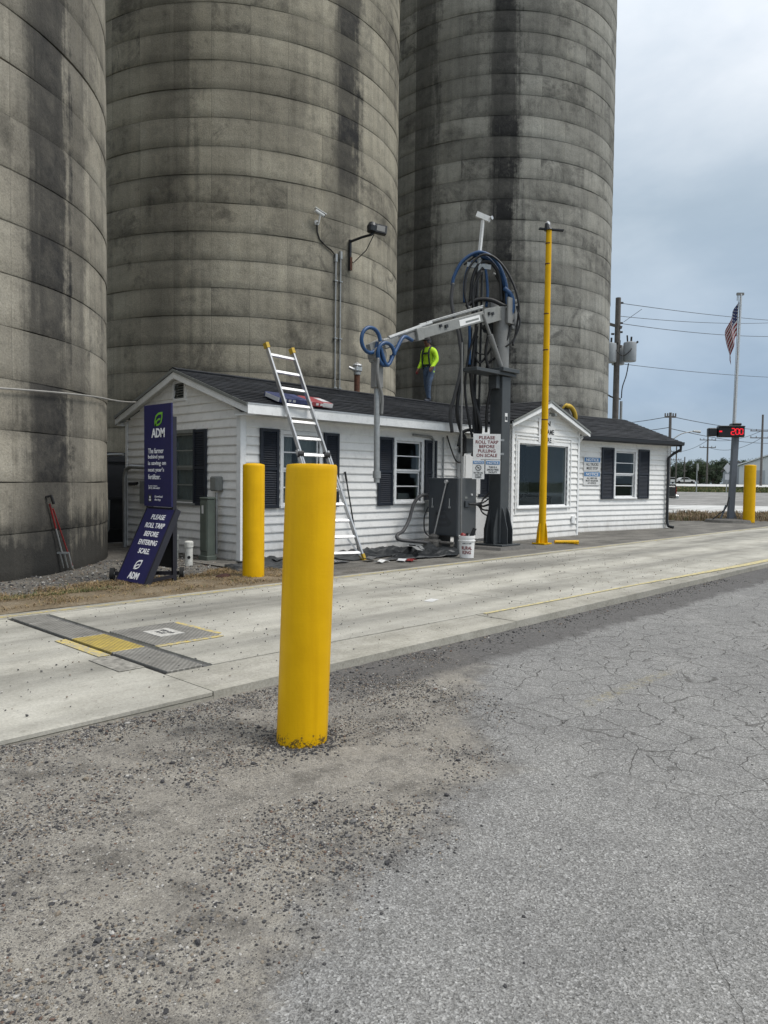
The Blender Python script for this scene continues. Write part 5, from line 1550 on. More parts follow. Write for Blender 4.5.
hose([hp(-0.45, 6.0, -.18), hp(-0.62, 5.6, -.18), hp(-0.62, 5.2, -.18), hp(-0.55, 4.7, -.18), hp(-0.7, 4.1, -.18), hp(-0.74, 3.4, -.15), hp(-0.6, 2.7, -.1), hp(-0.45, 2.4, 0)], 0.026, 'hose_black')
hose([hp(0.3, 5.2, -.16), hp(0.34, 4.8, -.2), hp(0.18, 4.4, -.22), hp(-0.06, 4.25, -.22), hp(-0.25, 4.4, -.2), hp(-0.34, 4.75, -.16)], 0.02, 'hose_black')
hose([hp(-0.3, 4.6, -.2), hp(-0.36, 4.1, -.2), hp(-0.24, 3.6, -.2), hp(-0.28, 3.0, -.16), hp(-0.2, 2.5, -.05)], 0.03, 'hose_black')
part('hose_clamp', 'mast_grey', pb, lambda m_: [m_.tube([hp(u, z, -.16), hp(u + 0.05, z - 0.03, -.16)], 0.028, 8) for u, z in ((-0.72, 5.18), (-0.2, 5.95), (0.2, 5.55), (0.26, 5.3))])
for k_ in range(5):
    hose([hp(-0.08, 0.72 + 0.13 * k_, -0.02), hp(-0.22, 0.80 + 0.07 * k_, -0.02), (12.62 + 0.02 * k_, 9.22, 0.96 + 0.015 * k_), (12.35, 9.26, 1.0)], 0.015 + 0.003 * (k_ % 3), 'hose_black')
part('hose_shroud', 'tarp_black', pb, lambda m_: (m_.add([hp(-0.3, 4.75), hp(0.2, 5.02), hp(0.34, 4.75), hp(0.24, 4.45), hp(-0.02, 4.55), hp(-0.25, 4.6)], [(0, 1, 2, 3, 4, 5)]), m_.tube(spline([hp(-0.3, 4.75), hp(0.0, 4.6), hp(0.25, 4.45)], 6), 0.035, 6)))

# signs hung on the post
sgd = Vector((0.94, -0.34, 0)).normalized()      # along the sign, viewer's left to right
sgn_ = Vector((-0.34, -0.94, 0)).normalized()    # outward, towards the lane
sgd = (rt0 * 0.97 + fw0 * 0.10).normalized()
sgn_ = Vector((sgd.y, -sgd.x, 0))
SGO = Vector((12.56, 8.98, 2.17))
MS_ = frame(SGO, sgd, sgn_)
sg = thing('roll_tarp_sign', 'square white sign with red capitals hung left of the probe post', 'sign', SGO + Vector((0, 0, -0.26)))
part('board', 'sign_white', sg, lambda m_: m_.box(-0.285, 0.285, -0.008, 0.0, -0.26, 0.26, 0.002), MS_)
part('bracket', 'galvanised', sg, lambda m_: (m_.box(-0.05, 0.36, -0.04, -0.009, 0.12, 0.16), m_.box(-0.05, 0.36, -0.04, -0.009, -0.16, -0.12)), MS_)
for i, tx in enumerate(('PLEASE', 'ROLL TARP', 'BEFORE', 'PULLING', 'ON SCALE')):
    wd = (0.33, 0.47, 0.32, 0.36, 0.43)[i]
    lettering(sg, [tx], MS_ @ Matrix.Translation((0, 0.001, 0.185 - i * 0.09)), wd, 0.066, 'print_red', bold=0.018)
SG2 = SGO + Vector((0, 0, -0.41)) + sgd * 0.13
M2 = frame(SG2, sgd, sgn_)
sg = thing('notice_sign', 'small white notice with blue NOTICE band, right one below the roll tarp sign', 'sign', SG2 + Vector((0, 0, -0.15)), 'notices under the roll tarp sign')
part('board', 'sign_white', sg, lambda m_: m_.box(-0.155, 0.155, -0.008, 0.0, -0.14, 0.14, 0.002), M2)
hd = part('header', 'print_blue', sg, lambda m_: m_.box(-0.14, 0.14, 0.0005, 0.003, 0.05, 0.12), M2)
lettering(sg, ['NOTICE'], M2 @ Matrix.Translation((0, 0.005, 0.085)), 0.23, 0.046, 'print_white', bold=0.015)
lettering(sg, ['THIS IS A', 'SMOKE FREE', 'FACILITY'], M2 @ Matrix.Translation((0, 0.001, -0.055)), 0.24, 0.14, 'print_black', bold=0.015)
SG3 = SGO + Vector((0, 0, -0.46)) - sgd * 0.17
M3 = frame(SG3, sgd, sgn_)
sg = thing('notice_sign', 'small white prohibition notice with a crossed circle, left one below the roll tarp sign', 'sign', SG3 + Vector((0, 0, -0.2)), 'notices under the roll tarp sign')
part('board', 'sign_white', sg, lambda m_: m_.box(-0.125, 0.125, -0.008, 0.0, -0.20, 0.19, 0.002), M3)
part('header', 'print_blue', sg, lambda m_: m_.box(-0.11, 0.11, 0.0005, 0.003, 0.11, 0.17), M3)
lettering(sg, ['NOTICE'], M3 @ Matrix.Translation((0, 0.005, 0.14)), 0.18, 0.04, 'print_white', bold=0.015)
part('symbol', 'print_black', sg, lambda m_: (m_.tube([(0.055 * math.cos(a), 0.003, 0.03 + 0.055 * math.sin(a)) for a in [i * PI / 10 for i in range(21)]], 0.006, 6), m_.bar((-0.038, 0.003, 0.068), (0.038, 0.003, -0.008), 0.004, 0.014, (0, 1, 0)), m_.box(-0.02, 0.02, 0.0005, 0.003, 0.02, 0.04)), M3)
lettering(sg, ['NO TRUCKS', 'ONLY IN', 'NUMBER'], M3 @ Matrix.Translation((0, 0.001, -0.115)), 0.19, 0.12, 'print_black', bold=0.015)

# ------------------------------------------------------------------ hydraulic cabinet against the wall
cb = thing('control_cabinet', 'large dark grey hydraulic cabinet between window and probe post', 'cabinet', (12.4, 9.75, LZ))
MC = frame((12.05, 10.07, LZ), (0, -1, 0), (-1, 0, 0))      # door side, facing left along the lane
MC2 = frame((12.05, 9.30, LZ), (1, 0, 0), (0, -1, 0))       # narrow side, facing the lane
part('cabinet_body', 'cabinet_grey', cb, lambda m_: m_.box(0.0, 0.77, -0.62, 0.0, 0.26, 1.46, 0.012), MC)
part('cabinet_door', 'cabinet_door_blue', cb, lambda m_: m_.box(0.015, 0.755, 0.002, 0.022, 0.28, 1.45, 0.006), MC)
for u in (0.11, 0.56):
    part('latch', 'galvanised', cb, lambda m_: (m_.box(u, u + 0.022, 0.023, 0.04, 0.88, 1.04, 0.004), m_.box(u - 0.015, u + 0.037, 0.023, 0.032, 0.84, 0.88)), MC)
part('emblem', 'print_dark', cb, lambda m_: (m_.prism([(0.13, 0.46), (0.21, 0.80), (0.26, 0.80), (0.18, 0.46)], 0.023, 0.025), m_.prism([(0.21, 0.74), (0.46, 0.76), (0.62, 0.54), (0.56, 0.46), (0.19, 0.46), (0.20, 0.51), (0.50, 0.53), (0.45, 0.70), (0.22, 0.69)], 0.023, 0.025)), MC)
lettering(cb, ['PROBE'], MC @ Matrix.Translation((0.38, 0.024, 0.61)), 0.22, 0.07, 'print_dark', bold=0.02)
lettering(cb, ['KING'], MC @ Matrix.Translation((0.44, 0.024, 0.81)), 0.26, 0.06, 'print_dark', bold=0.02)
part('gland_plate', 'cabinet_door_blue', cb, lambda m_: m_.box(0.20, 0.34, 0.001, 0.04, 0.86, 1.00, 0.01), MC2)
part('cabinet_leg', 'cabinet_grey', cb, lambda m_: m_.box(0.03, 0.13, -0.58, -0.04, 0.0, 0.26), MC)
part('cabinet_leg', 'cabinet_grey', cb, lambda m_: m_.box(0.64, 0.74, -0.58, -0.04, 0.0, 0.26), MC)
part('knob', 'sign_white', cb, lambda m_: m_.box(0.42, 0.46, 0.001, 0.02, 1.10, 1.14), MC2)
part('name_plate', 'box_grey', cb, lambda m_: m_.box(0.22, 0.30, 0.001, 0.006, 1.04, 1.08), MC2)
part('door_stay', 'aluminium', cb, lambda m_: (m_.tube([(0.50, 0.05, 1.38), (0.24, 0.10, 0.30)], 0.014, 8), m_.tube([(0.50, 0.03, 1.38), (0.50, 0.08, 1.38)], 0.04, 10)), MC)
part('conduit', 'cable_grey', cb, lambda m_: m_.tube(spline([(-0.02, 0.02, 1.10), (-0.06, 0.20, 1.08), (-0.10, 0.36, 0.92), (-0.10, 0.50, 0.60), (-0.06, 0.72, 0.38), (-0.02, 0.92, 0.32), (0.0, 0.98, 0.26), (0.05, 0.90, 0.20), (0.2, 0.4, 0.14), (0.4, 0.15, 0.10)]), 0.036, 10), MC, smooth='all')
part('conduit', 'hose_black', cb, lambda m_: m_.tube(spline([(0.0, 0.02, 0.85), (-0.03, 0.10, 0.65), (0.0, 0.12, 0.35), (0.15, 0.1, 0.22)]), 0.014, 6), MC, smooth='all')
part('pump', 'concrete_pad', cb, lambda m_: (m_.box(0.08, 0.42, 0.03, 0.30, 0.02, 0.20, 0.04), m_.lathe([(0.09, 0.19), (0.11, 0.26), (0.04, 0.31)], (0.26, 0.14), 16), m_.tube([(0.42, 0.14, 0.14), (0.74, 0.08, 0.14)], 0.03, 8)), MC)
part('outlet', 'box_grey', cb, lambda m_: m_.box(4.75, 4.93, 0.036, 0.12, 0.72, 0.98, 0.01), MF)
wb = thing('wall_panel', 'pale grey electrical panel box on the wall behind the hanging signs', 'electrical panel', (13.2, 10.3, 1.6))
part('panel_body', 'sign_white', wb, lambda m_: m_.box(5.90, 6.55, 0.03, 0.22, 1.10, 2.02, 0.01), MF)
part('panel_door', 'bucket_white', wb, lambda m_: m_.box(5.95, 6.22, 0.221, 0.235, 1.14, 1.98, 0.005), MF)
part('disconnect', 'column_grey', wb, lambda m_: m_.box(5.95, 6.30, 0.03, 0.25, 2.05, 2.36, 0.01), MF)
part('conduit', 'galvanised', wb, lambda m_: (m_.tube([(4.35, 0.06, 2.36), (4.95, 0.06, 2.34), (5.02, 0.06, 2.28), (5.02, 0.06, 1.2)], 0.028, 8), m_.tube([(5.38, 0.05, 2.36), (5.38, 0.05, 1.3)], 0.018, 8)), MF, smooth=True)
part('cable', 'hose_black', wb, lambda m_: m_.tube(spline([(5.5, 0.05, 2.4), (5.62, 0.08, 2.1), (5.78, 0.1, 1.85), (5.95, 0.12, 1.85), (6.1, 0.12, 2.1)]), 0.016, 6), MF, smooth='all')
mb = MB()
mb.tube([(11.93, 9.12, LZ), (11.90, 9.15, 4.2)], 0.017, 8)
tag(mb.build('slim_pole', 'mast_grey', smooth=True), 'slim upright galvanised pole in front of the dark cabinet', 'pole')
bs = thing('access_panel', 'low white service door panel at the wall behind the probe post', 'panel', (13.9, 10.4, LZ))
part('panel_face', 'sign_white', bs, lambda m_: m_.box(6.10, 7.15, 0.03, 0.10, 0.05, 0.98, 0.01), MF)

# ------------------------------------------------------------------ yellow height pole
yp = thing('height_pole', 'tall thin yellow steel pole standing before the hut window', 'pole', (14.75, 8.99, LZ))
part('pole', 'bollard_yellow', yp, lambda m_: m_.tube([(14.75, 8.99, LZ), (14.76, 8.985, 3.0), (14.77, 8.98, 7.05)], [0.086, 0.075, 0.064], 16), smooth=True)
part('base_plate', 'bollard_yellow', yp, lambda m_: m_.box(14.59, 14.91, 8.83, 9.15, LZ, LZ + 0.03))
for (dx, dy) in ((1, 0), (-1, 0), (0, 1), (0, -1)):
    Mg = frame((14.75, 8.99, LZ + 0.03), (dx, dy, 0), (-dy, dx, 0))
    part('gusset', 'bollard_yellow', yp, lambda m_: m_.prism([(0.07, 0), (0.15, 0), (0.13, 0.24), (0.10, 0.44), (0.07, 0.44)], -0.008, 0.008), Mg)
for z in (2.85, 4.4, 5.2, 6.3, 6.75):
    part('band', 'rust', yp, lambda m_: m_.lathe([(0.086 - 0.0032 * z, z), (0.086 - 0.0032 * z, z + 0.025)], (14.76, 8.985), 16))
part('top_bar', 'gutter_dark', yp, lambda m_: (m_.bar((14.77 - 0.22 * rt0.x, 8.98 - 0.22 * rt0.y, 7.09), (14.77 + 0.32 * rt0.x, 8.98 + 0.32 * rt0.y, 7.05), 0.10, 0.025), m_.tube([(14.74, 8.98, 7.05), (14.72, 9.0, 7.2)], [0.09, 0.05], 10)))
part('top_cap', 'aluminium', yp, lambda m_: m_.lathe([(0.06, 7.14), (0.05, 7.22), (0.01, 7.25)], (14.73, 8.99), 10), smooth=True)
mb = MB()
mb.tube([(14.98, 8.80, LZ + 0.045), (15.42, 8.45, LZ + 0.045)], 0.042, 10)
mb.box(15.30, 15.36, 8.40, 8.62, LZ, LZ + 0.02)
tag(mb.build('foot_bar', 'bollard_yellow', smooth=True), 'short yellow pipe lying on the ground at the yellow pole foot', 'pipe')

# ------------------------------------------------------------------ wall signs
sg = thing('scale_name_sign', 'white sign with black capitals on the hut gable, half behind the yellow pole', 'sign', (16.4, HY - 0.06, 2.5))
Msg = MHU @ Matrix.Translation((1.48, 0.036, 2.665))
part('board', 'sign_white', sg, lambda m_: m_.box(-0.37, 0.37, 0, 0.012, -0.30, 0.30, 0.002), Msg)
for tx, w_, z in (('IN', 0.28, 0.19), ('PL NAME', 0.62, -0.02), ('HERE', 0.40, -0.22)):
    lettering(sg, [tx], Msg @ Matrix.Translation((0.02, 0.0135, z)), w_, 0.125, 'print_black', bold=0.02)
for k, (zc, hh, tx, lab) in enumerate(((1.93, 0.40, ['ALL TRUCKS', 'MUST STOP'], 'upper white notice with blue band left of the wing window'), (1.52, 0.40, ['ALL VISITORS', 'MUST REGISTER', 'AT OFFICE'], 'lower white notice with blue band left of the wing window'))):
    Mn = MW @ Matrix.Translation((1.64, 0.036, zc))
    sg = thing('notice_sign', lab, 'sign', MW @ Vector((1.64, 0.03, zc - 0.2)), 'notices on the wing wall')
    part('board', 'sign_white', sg, lambda m_: m_.box(-0.37, 0.37, 0, 0.010, -0.195, 0.195, 0.002), Mn)
    part('header', 'print_blue', sg, lambda m_: m_.box(-0.35, 0.35, 0.0105, 0.013, 0.06, 0.18), Mn)
    lettering(sg, ['NOTICE'], Mn @ Matrix.Translation((0, 0.015, 0.12)), 0.56, 0.08, 'print_white', bold=0.02)
    lettering(sg, tx, Mn @ Matrix.Translation((0, 0.0115, -0.065)), 0.55, 0.19, 'print_black', bold=0.01)

# ------------------------------------------------------------------ navy folding sign
ns = thing('advert_stand', 'tall navy sign stand with slanted lower board and small wheels on the dry verge', 'sign', (5.2, 9.1, 0.06))
BY0, BY1 = 9.56, 8.85
MA = frame((5.30, (BY0 + BY1) / 2, 1.75), (0, -1, 0), (-1, 0, 0))
hwid = (BY0 - BY1) / 2
part('upper_board', 'sign_navy', ns, lambda m_: m_.box(-hwid, hwid, -0.012, 0.012, -0.68, 0.70, 0.003), MA)
part('frame_post', 'sign_frame_black', ns, lambda m_: m_.box(hwid - 0.045, hwid - 0.005, -0.07, -0.015, -1.66, 0.52), MA)
part('frame_post', 'sign_frame_black', ns, lambda m_: m_.box(-hwid, -hwid + 0.05, -0.10, -0.02, -1.66, 0.52), MA)
part('frame_bar', 'sign_frame_black', ns, lambda m_: m_.box(-hwid + 0.05, hwid - 0.02, -0.06, -0.02, -0.76, -0.69), MA)
part('rear_panel', 'cabinet_door_blue', ns, lambda m_: m_.box(-0.10, hwid - 0.02, -0.09, -0.05, -1.5, -0.76), MA)
lt, lb = Vector((5.30, 9.12, 1.03)), Vector((4.80, 9.02, 0.10))
ld = (lt - lb)
LL = ld.length
ML = frame((lt + lb) / 2, (0, -1, 0), None, ld)
if (ML.to_3x3() @ Vector((0, 1, 0))).x > 0:
    ML = frame((lt + lb) / 2, (0, -1, 0), -(ML.to_3x3() @ Vector((0, 1, 0))), ld)
part('lower_board', 'sign_navy', ns, lambda m_: m_.box(-hwid, hwid, -0.015, 0.015, -LL / 2, LL / 2, 0.003), ML)
part('board_edge', 'sign_frame_black', ns, lambda m_: m_.box(hwid + 0.001, hwid + 0.035, -0.06, 0.02, -LL / 2 - 0.05, LL / 2 + 0.02), ML)
part('board_edge', 'sign_frame_black', ns, lambda m_: m_.box(-hwid - 0.02, -hwid - 0.001, -0.06, 0.02, -LL / 2 - 0.03, LL / 2 + 0.02), ML)


def leaf_logo(M, s_, mat, parent):
    """leaf outline: two curved sides, two pointed corners, a vein curling in from the left"""
    mb_ = MB(M)
    out = [(-0.50, -0.42), (-0.50, -0.05), (-0.36, 0.28), (-0.05, 0.46), (0.30, 0.50), (0.55, 0.50), (0.52, 0.10), (0.38, -0.22), (0.10, -0.38), (-0.2, -0.42)]
    inn = [(x * 0.70 + 0.01, z * 0.68 + 0.005) for x, z in out]
    n_ = len(out)
    vs_ = [(x * s_, 0.002, z * s_) for x, z in out] + [(x * s_, 0.002, z * s_) for x, z in inn]
    mb_.add(vs_, [(i, (i + 1) % n_, (i + 1) % n_ + n_, i + n_) for i in range(n_)])
    mb_.add([(x * s_, 0.002, z * s_) for x, z in ((-0.48, -0.42), (-0.30, -0.05), (0.05, 0.10), (0.28, 0.10), (0.28, -0.02), (0.05, -0.03), (-0.15, -0.12), (-0.32, -0.42))], [(0, 1, 6, 7), (1, 2, 5, 6), (2, 3, 4, 5)])
    return mb_.build('leaf_emblem', mat, parent, fix=False)


MA2 = MA @ Matrix.Translation((0, 0.013, 0))
leaf_logo(MA2 @ Matrix.Translation((0.03, 0, 0.49)), 0.20, 'print_green', ns)
lettering(ns, ['ADM'], MA2 @ Matrix.Translation((0.02, 0, 0.315)), 0.34, 0.125, 'print_white', bold=0.03)
for i, tx in enumerate(('The farmer', 'behind you', 'is saving on', 'next year\u2019s', 'fertilizer.')):
    w_ = (0.40, 0.40, 0.46, 0.41, 0.32)[i]
    lettering(ns, [tx], MA2 @ Matrix.Translation((-0.24 + w_ / 2, 0, 0.075 - i * 0.088)), w_, 0.07, 'print_white', bold=0.008)
lettering(ns, ['Learn more', '(812) 385-6807'], MA2 @ Matrix.Translation((-0.08, 0, -0.42)), 0.30, 0.06, 'print_white', align='LEFT')
part('app_tile', 'print_dark', ns, lambda m_: m_.box(-0.24, -0.14, 0.0, 0.002, -0.62, -0.52), MA2)
part('app_tile_mark', 'print_white', ns, lambda m_: (m_.box(-0.215, -0.165, 0.0025, 0.0035, -0.605, -0.585), m_.box(-0.205, -0.175, 0.0025, 0.0035, -0.575, -0.54)), MA2)
lettering(ns, ['Download', 'the App'], MA2 @ Matrix.Translation((0.03, 0, -0.57)), 0.20, 0.08, 'print_white', align='LEFT')
ML2 = ML @ Matrix.Translation((0, 0.016, 0))
for i, tx in enumerate(('PLEASE', 'ROLL TARP', 'BEFORE', 'ENTERING', 'SCALE.')):
    lettering(ns, [tx], ML2 @ Matrix.Translation((0.03, 0, 0.41 - i * 0.125)), (0.34, 0.48, 0.35, 0.46, 0.28)[i], 0.075, 'print_white', bold=0.02)
leaf_logo(ML2 @ Matrix.Translation((0.02, 0, -0.29)), 0.15, 'print_white', ns)
lettering(ns, ['ADM'], ML2 @ Matrix.Translation((0.02, 0, -0.44)), 0.26, 0.095, 'print_white', bold=0.03)
part('axle', 'sign_frame_black', ns, lambda m_: (m_.bar((4.90, 9.64, 0.15), (5.58, 9.14, 0.15), 0.05, 0.05), m_.bar((4.84, 9.35, 0.13), (5.32, 9.5, 0.15), 0.05, 0.04), m_.bar((4.84, 8.72, 0.13), (5.34, 8.88, 0.15), 0.04, 0.04)))
for (wx, wy) in ((4.87, 9.66), (5.61, 9.12)):
    wh = part('wheel', 'tyre', ns, lambda m_: m_.tube([(wx - 0.022, wy + 0.016, 0.145), (wx + 0.022, wy - 0.016, 0.145)], 0.085, 20), smooth=True)
    part('hub', 'galvanised', wh, lambda m_: m_.tube([(wx - 0.026, wy + 0.019, 0.145), (wx + 0.026, wy - 0.019, 0.145)], 0.028, 12))

# ------------------------------------------------------------------ ladder
ld_ = thing('ladder', 'aluminium extension ladder with yellow tips leaning on the eave', 'ladder', (8.98, 9.35, LZ))
FL, FR = Vector((8.76, 9.42, LZ)), Vector((9.22, 9.22, LZ))
TL, TR = Vector((7.93, 10.25, 3.72)), Vector((8.49, 10.25, 3.70))
lat = (FR - FL).normalized()
for (a, b_) in ((FL.lerp(TL, 0.33), TL), (FR.lerp(TR, 0.33), TR)):
    part('rail', 'aluminium', ld_, lambda m_: m_.bar(a, b_, 0.03, 0.075, (0, 1, 0.2)))
for (a, b_, s_) in ((FL, TL, -1), (FR, TR, 1)):
    part('outer_rail', 'aluminium', ld_, lambda m_: m_.bar(a + lat * s_ * 0.045, a.lerp(b_, 0.52) + lat * s_ * 0.035, 0.03, 0.08, (0, 1, 0.2)))
    f0_ = a + lat * s_ * 0.045
    part('foot', 'bag_yellow', ld_, lambda m_: m_.bar(f0_ + (b_ - a) * 0.028, f0_ - (b_ - a) * 0.002, 0.05, 0.10, (0, 1, 0.2)))
    part('tip', 'bag_yellow', ld_, lambda m_: m_.bar(b_ - (b_ - a) * 0.012, b_ + (b_ - a) * 0.012, 0.06, 0.10, (0, 1, 0.2)))
    part('hinge', 'black_plastic', ld_, lambda m_: m_.tube([a.lerp(b_, 0.50) - lat * 0.05, a.lerp(b_, 0.50) + lat * 0.05], 0.06, 12))
for i in range(13):
    q = 0.035 + i * 0.077
    wide = 0.04 if q < 0.5 else 0.0
    part('rung', 'aluminium', ld_, lambda m_: m_.bar(FL.lerp(TL, q) - lat * wide, FR.lerp(TR, q) + lat * wide, 0.032, 0.045, (0, 0.5, 1)))
part('brace', 'aluminium', ld_, lambda m_: (m_.bar(FL.lerp(TL, 0.005) - lat * 0.04, FL.lerp(TL, 0.10) + lat * 0.12, 0.015, 0.03), m_.bar(FR.lerp(TR, 0.005) + lat * 0.04, FR.lerp(TR, 0.10) - lat * 0.12, 0.015, 0.03)))
mb = MB()
mb.tube([(10.25, 10.34, LZ + 0.01), (9.97, 10.43, 1.60)], [0.014, 0.014], 8)
mb.tube([(10.0, 10.42, 1.44), (9.965, 10.432, 1.62)], 0.02, 8)
tag(mb.build('pry_bar', 'black_plastic', smooth=True), 'thin black bar leaning on the white siding right of the ladder', 'tool')

# shingle bundles on the roof
def roofz(y):
    return EZ + (y - 10.08) * sl_


def bundle(x0, x1, y0, y1, m1, m2, lab):
    th_ = math.atan(sl_)
    M_ = Matrix.Translation((x0, y0, roofz(y0) + 0.035)) @ Matrix.Rotation(th_, 4, 'X')
    b_ = thing('shingle_bundle', lab, 'shingle bundle', M_.translation, 'wrapped shingle bundles')
    L_, D_ = x1 - x0, (y1 - y0)
    part('wrapper', m1, b_, lambda m_: m_.box(0.0, L_, 0, D_, 0, 0.095, 0.012), M_)
    part('end_label', 'bundle_white', b_, lambda m_: m_.box(-0.004, 0.018, -0.004, D_ * 0.9, 0.015, 0.085), M_)
    part('front_label', m2, b_, lambda m_: m_.box(L_ * 0.55, L_ + 0.004, -0.005, 0.012, 0.012, 0.088), M_)
    for i in range(3):
        part('print_spot', 'bundle_white', b_, lambda m_: m_.box(0.12 + i * 0.10, 0.18 + i * 0.10, -0.007, 0.0, 0.03, 0.07), M_)
    part('top_print', m2, b_, lambda m_: m_.box(L_ * 0.6, L_ * 0.95, D_ * 0.15, D_ * 0.8, 0.096, 0.099), M_)


bundle(8.14, 8.80, 10.20, 10.62, 'bundle_blue', 'bundle_blue', 'blue-wrapped shingle bundle on the eave left of the ladder')
bundle(8.84, 9.36, 10.16, 10.58, 'bundle_red', 'bundle_white', 'red-wrapped shingle bundle on the eave right of the ladder')

# bag on the hut roof
bg_ = thing('tool_bag', 'black and yellow soft bag slumped behind the hut roof peak', 'bag', (18.55, 10.65, 2.95))


def lump(c, r3, seed, n_=14, m=9):
    vs_, fs_ = [], []
    for i in range(m + 1):
        for j in range(n_):
            th_, ph_ = PI * i / m, 2 * PI * j / n_
            d = Vector((math.sin(th_) * math.cos(ph_), math.sin(th_) * math.sin(ph_), math.cos(th_)))
            k = 1 + 0.22 * noise.noise(d * 1.7 + Vector((seed, 0, 0)))
            vs_.append((c[0] + d.x * r3[0] * k, c[1] + d.y * r3[1] * k, c[2] + d.z * r3[2] * k))
    for i in range(m):
        for j in range(n_):
            k = (j + 1) % n_
            fs_.append((i * n_ + j, i * n_ + k, (i + 1) * n_ + k, (i + 1) * n_ + j))
    return vs_, fs_


part('bag_body', 'bag_black', bg_, lambda m_: m_.add(*lump((18.42, 10.68, 3.22), (0.34, 0.24, 0.36), 1)), smooth='all')
part('yellow_flap', 'bag_yellow', bg_, lambda m_: m_.tube(spline([(18.30, 10.52, 3.56), (18.52, 10.48, 3.54), (18.70, 10.46, 3.40), (18.80, 10.46, 3.18)], 6), [0.03, 0.05, 0.06] + [0.065] * 13 + [0.06, 0.05, 0.03], 10), smooth='all')
part('strap', 'bag_yellow', bg_, lambda m_: m_.tube(spline([(18.2, 10.6, 3.40), (18.26, 10.5, 3.55), (18.36, 10.5, 3.60)], 6), 0.03, 8), smooth='all')

# ------------------------------------------------------------------ bucket
BX, BYk = 10.98, 8.26
bk = thing('bucket', 'white plastic bucket with red lettering on the ground before the cabinet', 'bucket', (BX, BYk, LZ))
z0 = LZ
part('pail', 'bucket_white', bk, lambda m_: m_.lathe([(0.128, z0), (0.145, z0 + 0.36), (0.152, z0 + 0.36), (0.152, z0 + 0.405), (0.142, z0 + 0.405), (0.138, z0 + 0.2), (0.0, z0 + 0.2)], (BX, BYk), 28), smooth=True)
part('rim', 'bucket_white', bk, lambda m_: m_.lathe([(0.150, z0 + 0.30), (0.158, z0 + 0.305), (0.158, z0 + 0.32), (0.15, z0 + 0.325)], (BX, BYk), 28, closed=True), smooth=True)
fdir = Vector((-BX, -BYk, 0)).normalized()
sdir = Vector((-fdir.y, fdir.x, 0))


def wrap_text(tx, zc, h_, w_, mat, bold=0.02):
    o = lettering(bk, [tx], Matrix.Identity(4), w_, h_, mat, bold=bold)
    for v in o.data.vertices:
        a = v.co.x / 0.142
        zz = zc + v.co.z
        rr = 0.128 + 0.017 * (zz - z0) / 0.36 + 0.0015 + v.co.y
        v.co = Vector((BX, BYk, zz)) + fdir * rr * math.cos(a) + sdir * rr * math.sin(a)


wrap_text('RURAL', z0 + 0.185, 0.065, 0.20, 'print_red', 0.025)
wrap_text('KING', z0 + 0.105, 0.065, 0.17, 'print_red', 0.025)
wrap_text('AMERICA\u2019S FARM', z0 + 0.265, 0.02, 0.17, 'print_dark', 0.0)
part('tool_grip', 'black_plastic', bk, lambda m_: m_.bar(Vector((BX, BYk, z0 + 0.25)) - sdir * -0.02, Vector((BX, BYk, z0 + 0.54)) + sdir * 0.14, 0.05, 0.07))
part('tool_grip', 'black_plastic', bk, lambda m_: m_.tube([(BX, BYk, z0 + 0.3), (BX + 0.01, BYk, z0 + 0.45)], 0.022, 8))
part('red_rag', 'red_plastic', bk, lambda m_: m_.add(*lump(tuple(Vector((BX, BYk, z0 + 0.40)) - sdir * 0.07), (0.055, 0.055, 0.05), 4)), smooth='all')

# ------------------------------------------------------------------ fork and shovel against the left silo
gf = thing('garden_fork', 'garden fork with red handle leaning on the left silo wall', 'fork', (4.95, 11.0, 0.05))
g0, g1 = Vector((4.80, 10.95, 0.12)), Vector((4.52, 10.83, 1.07))
dl_ = (g1 - g0).normalized()
sx_ = rt0.copy()
part('handle', 'red_plastic', gf, lambda m_: m_.tube([g0.lerp(g1, 0.62), g1], 0.014, 8), smooth=True)
part('grip', 'black_plastic', gf, lambda m_: m_.tube([g1 - sx_ * 0.06, g1 + dl_ * 0.1 - sx_ * 0.05, g1 + dl_ * 0.12 + sx_ * 0.05, g1 + sx_ * 0.06], 0.022, 8), smooth=True)
part('socket', 'galvanised', gf, lambda m_: (m_.tube([g0.lerp(g1, 0.24), g0.lerp(g1, 0.62)], 0.012, 8), m_.bar(g0.lerp(g1, 0.24) - sx_ * 0.10, g0.lerp(g1, 0.24) + sx_ * 0.10, 0.025, 0.025)))
for k in (-0.095, -0.032, 0.032, 0.095):
    part('tine', 'galvanised', gf, lambda m_: m_.tube([g0.lerp(g1, 0.24) + sx_ * k, g0 + sx_ * k], [0.013, 0.008], 6))
sv = thing('digging_bar', 'red-handled tool leaning right of the garden fork on the left silo', 'tool', (5.0, 11.0, 0.05))
h0, h1 = Vector((4.93, 11.02, 0.12)), Vector((4.58, 10.86, 1.0))
part('shaft', 'red_plastic', sv, lambda m_: m_.tube([h0, h1], 0.011, 8), smooth=True)
part('shaft_tip', 'galvanised', sv, lambda m_: m_.tube([h0 + (h1 - h0) * 0.02, h0 - (h1 - h0) * 0.05], [0.018, 0.006], 8))

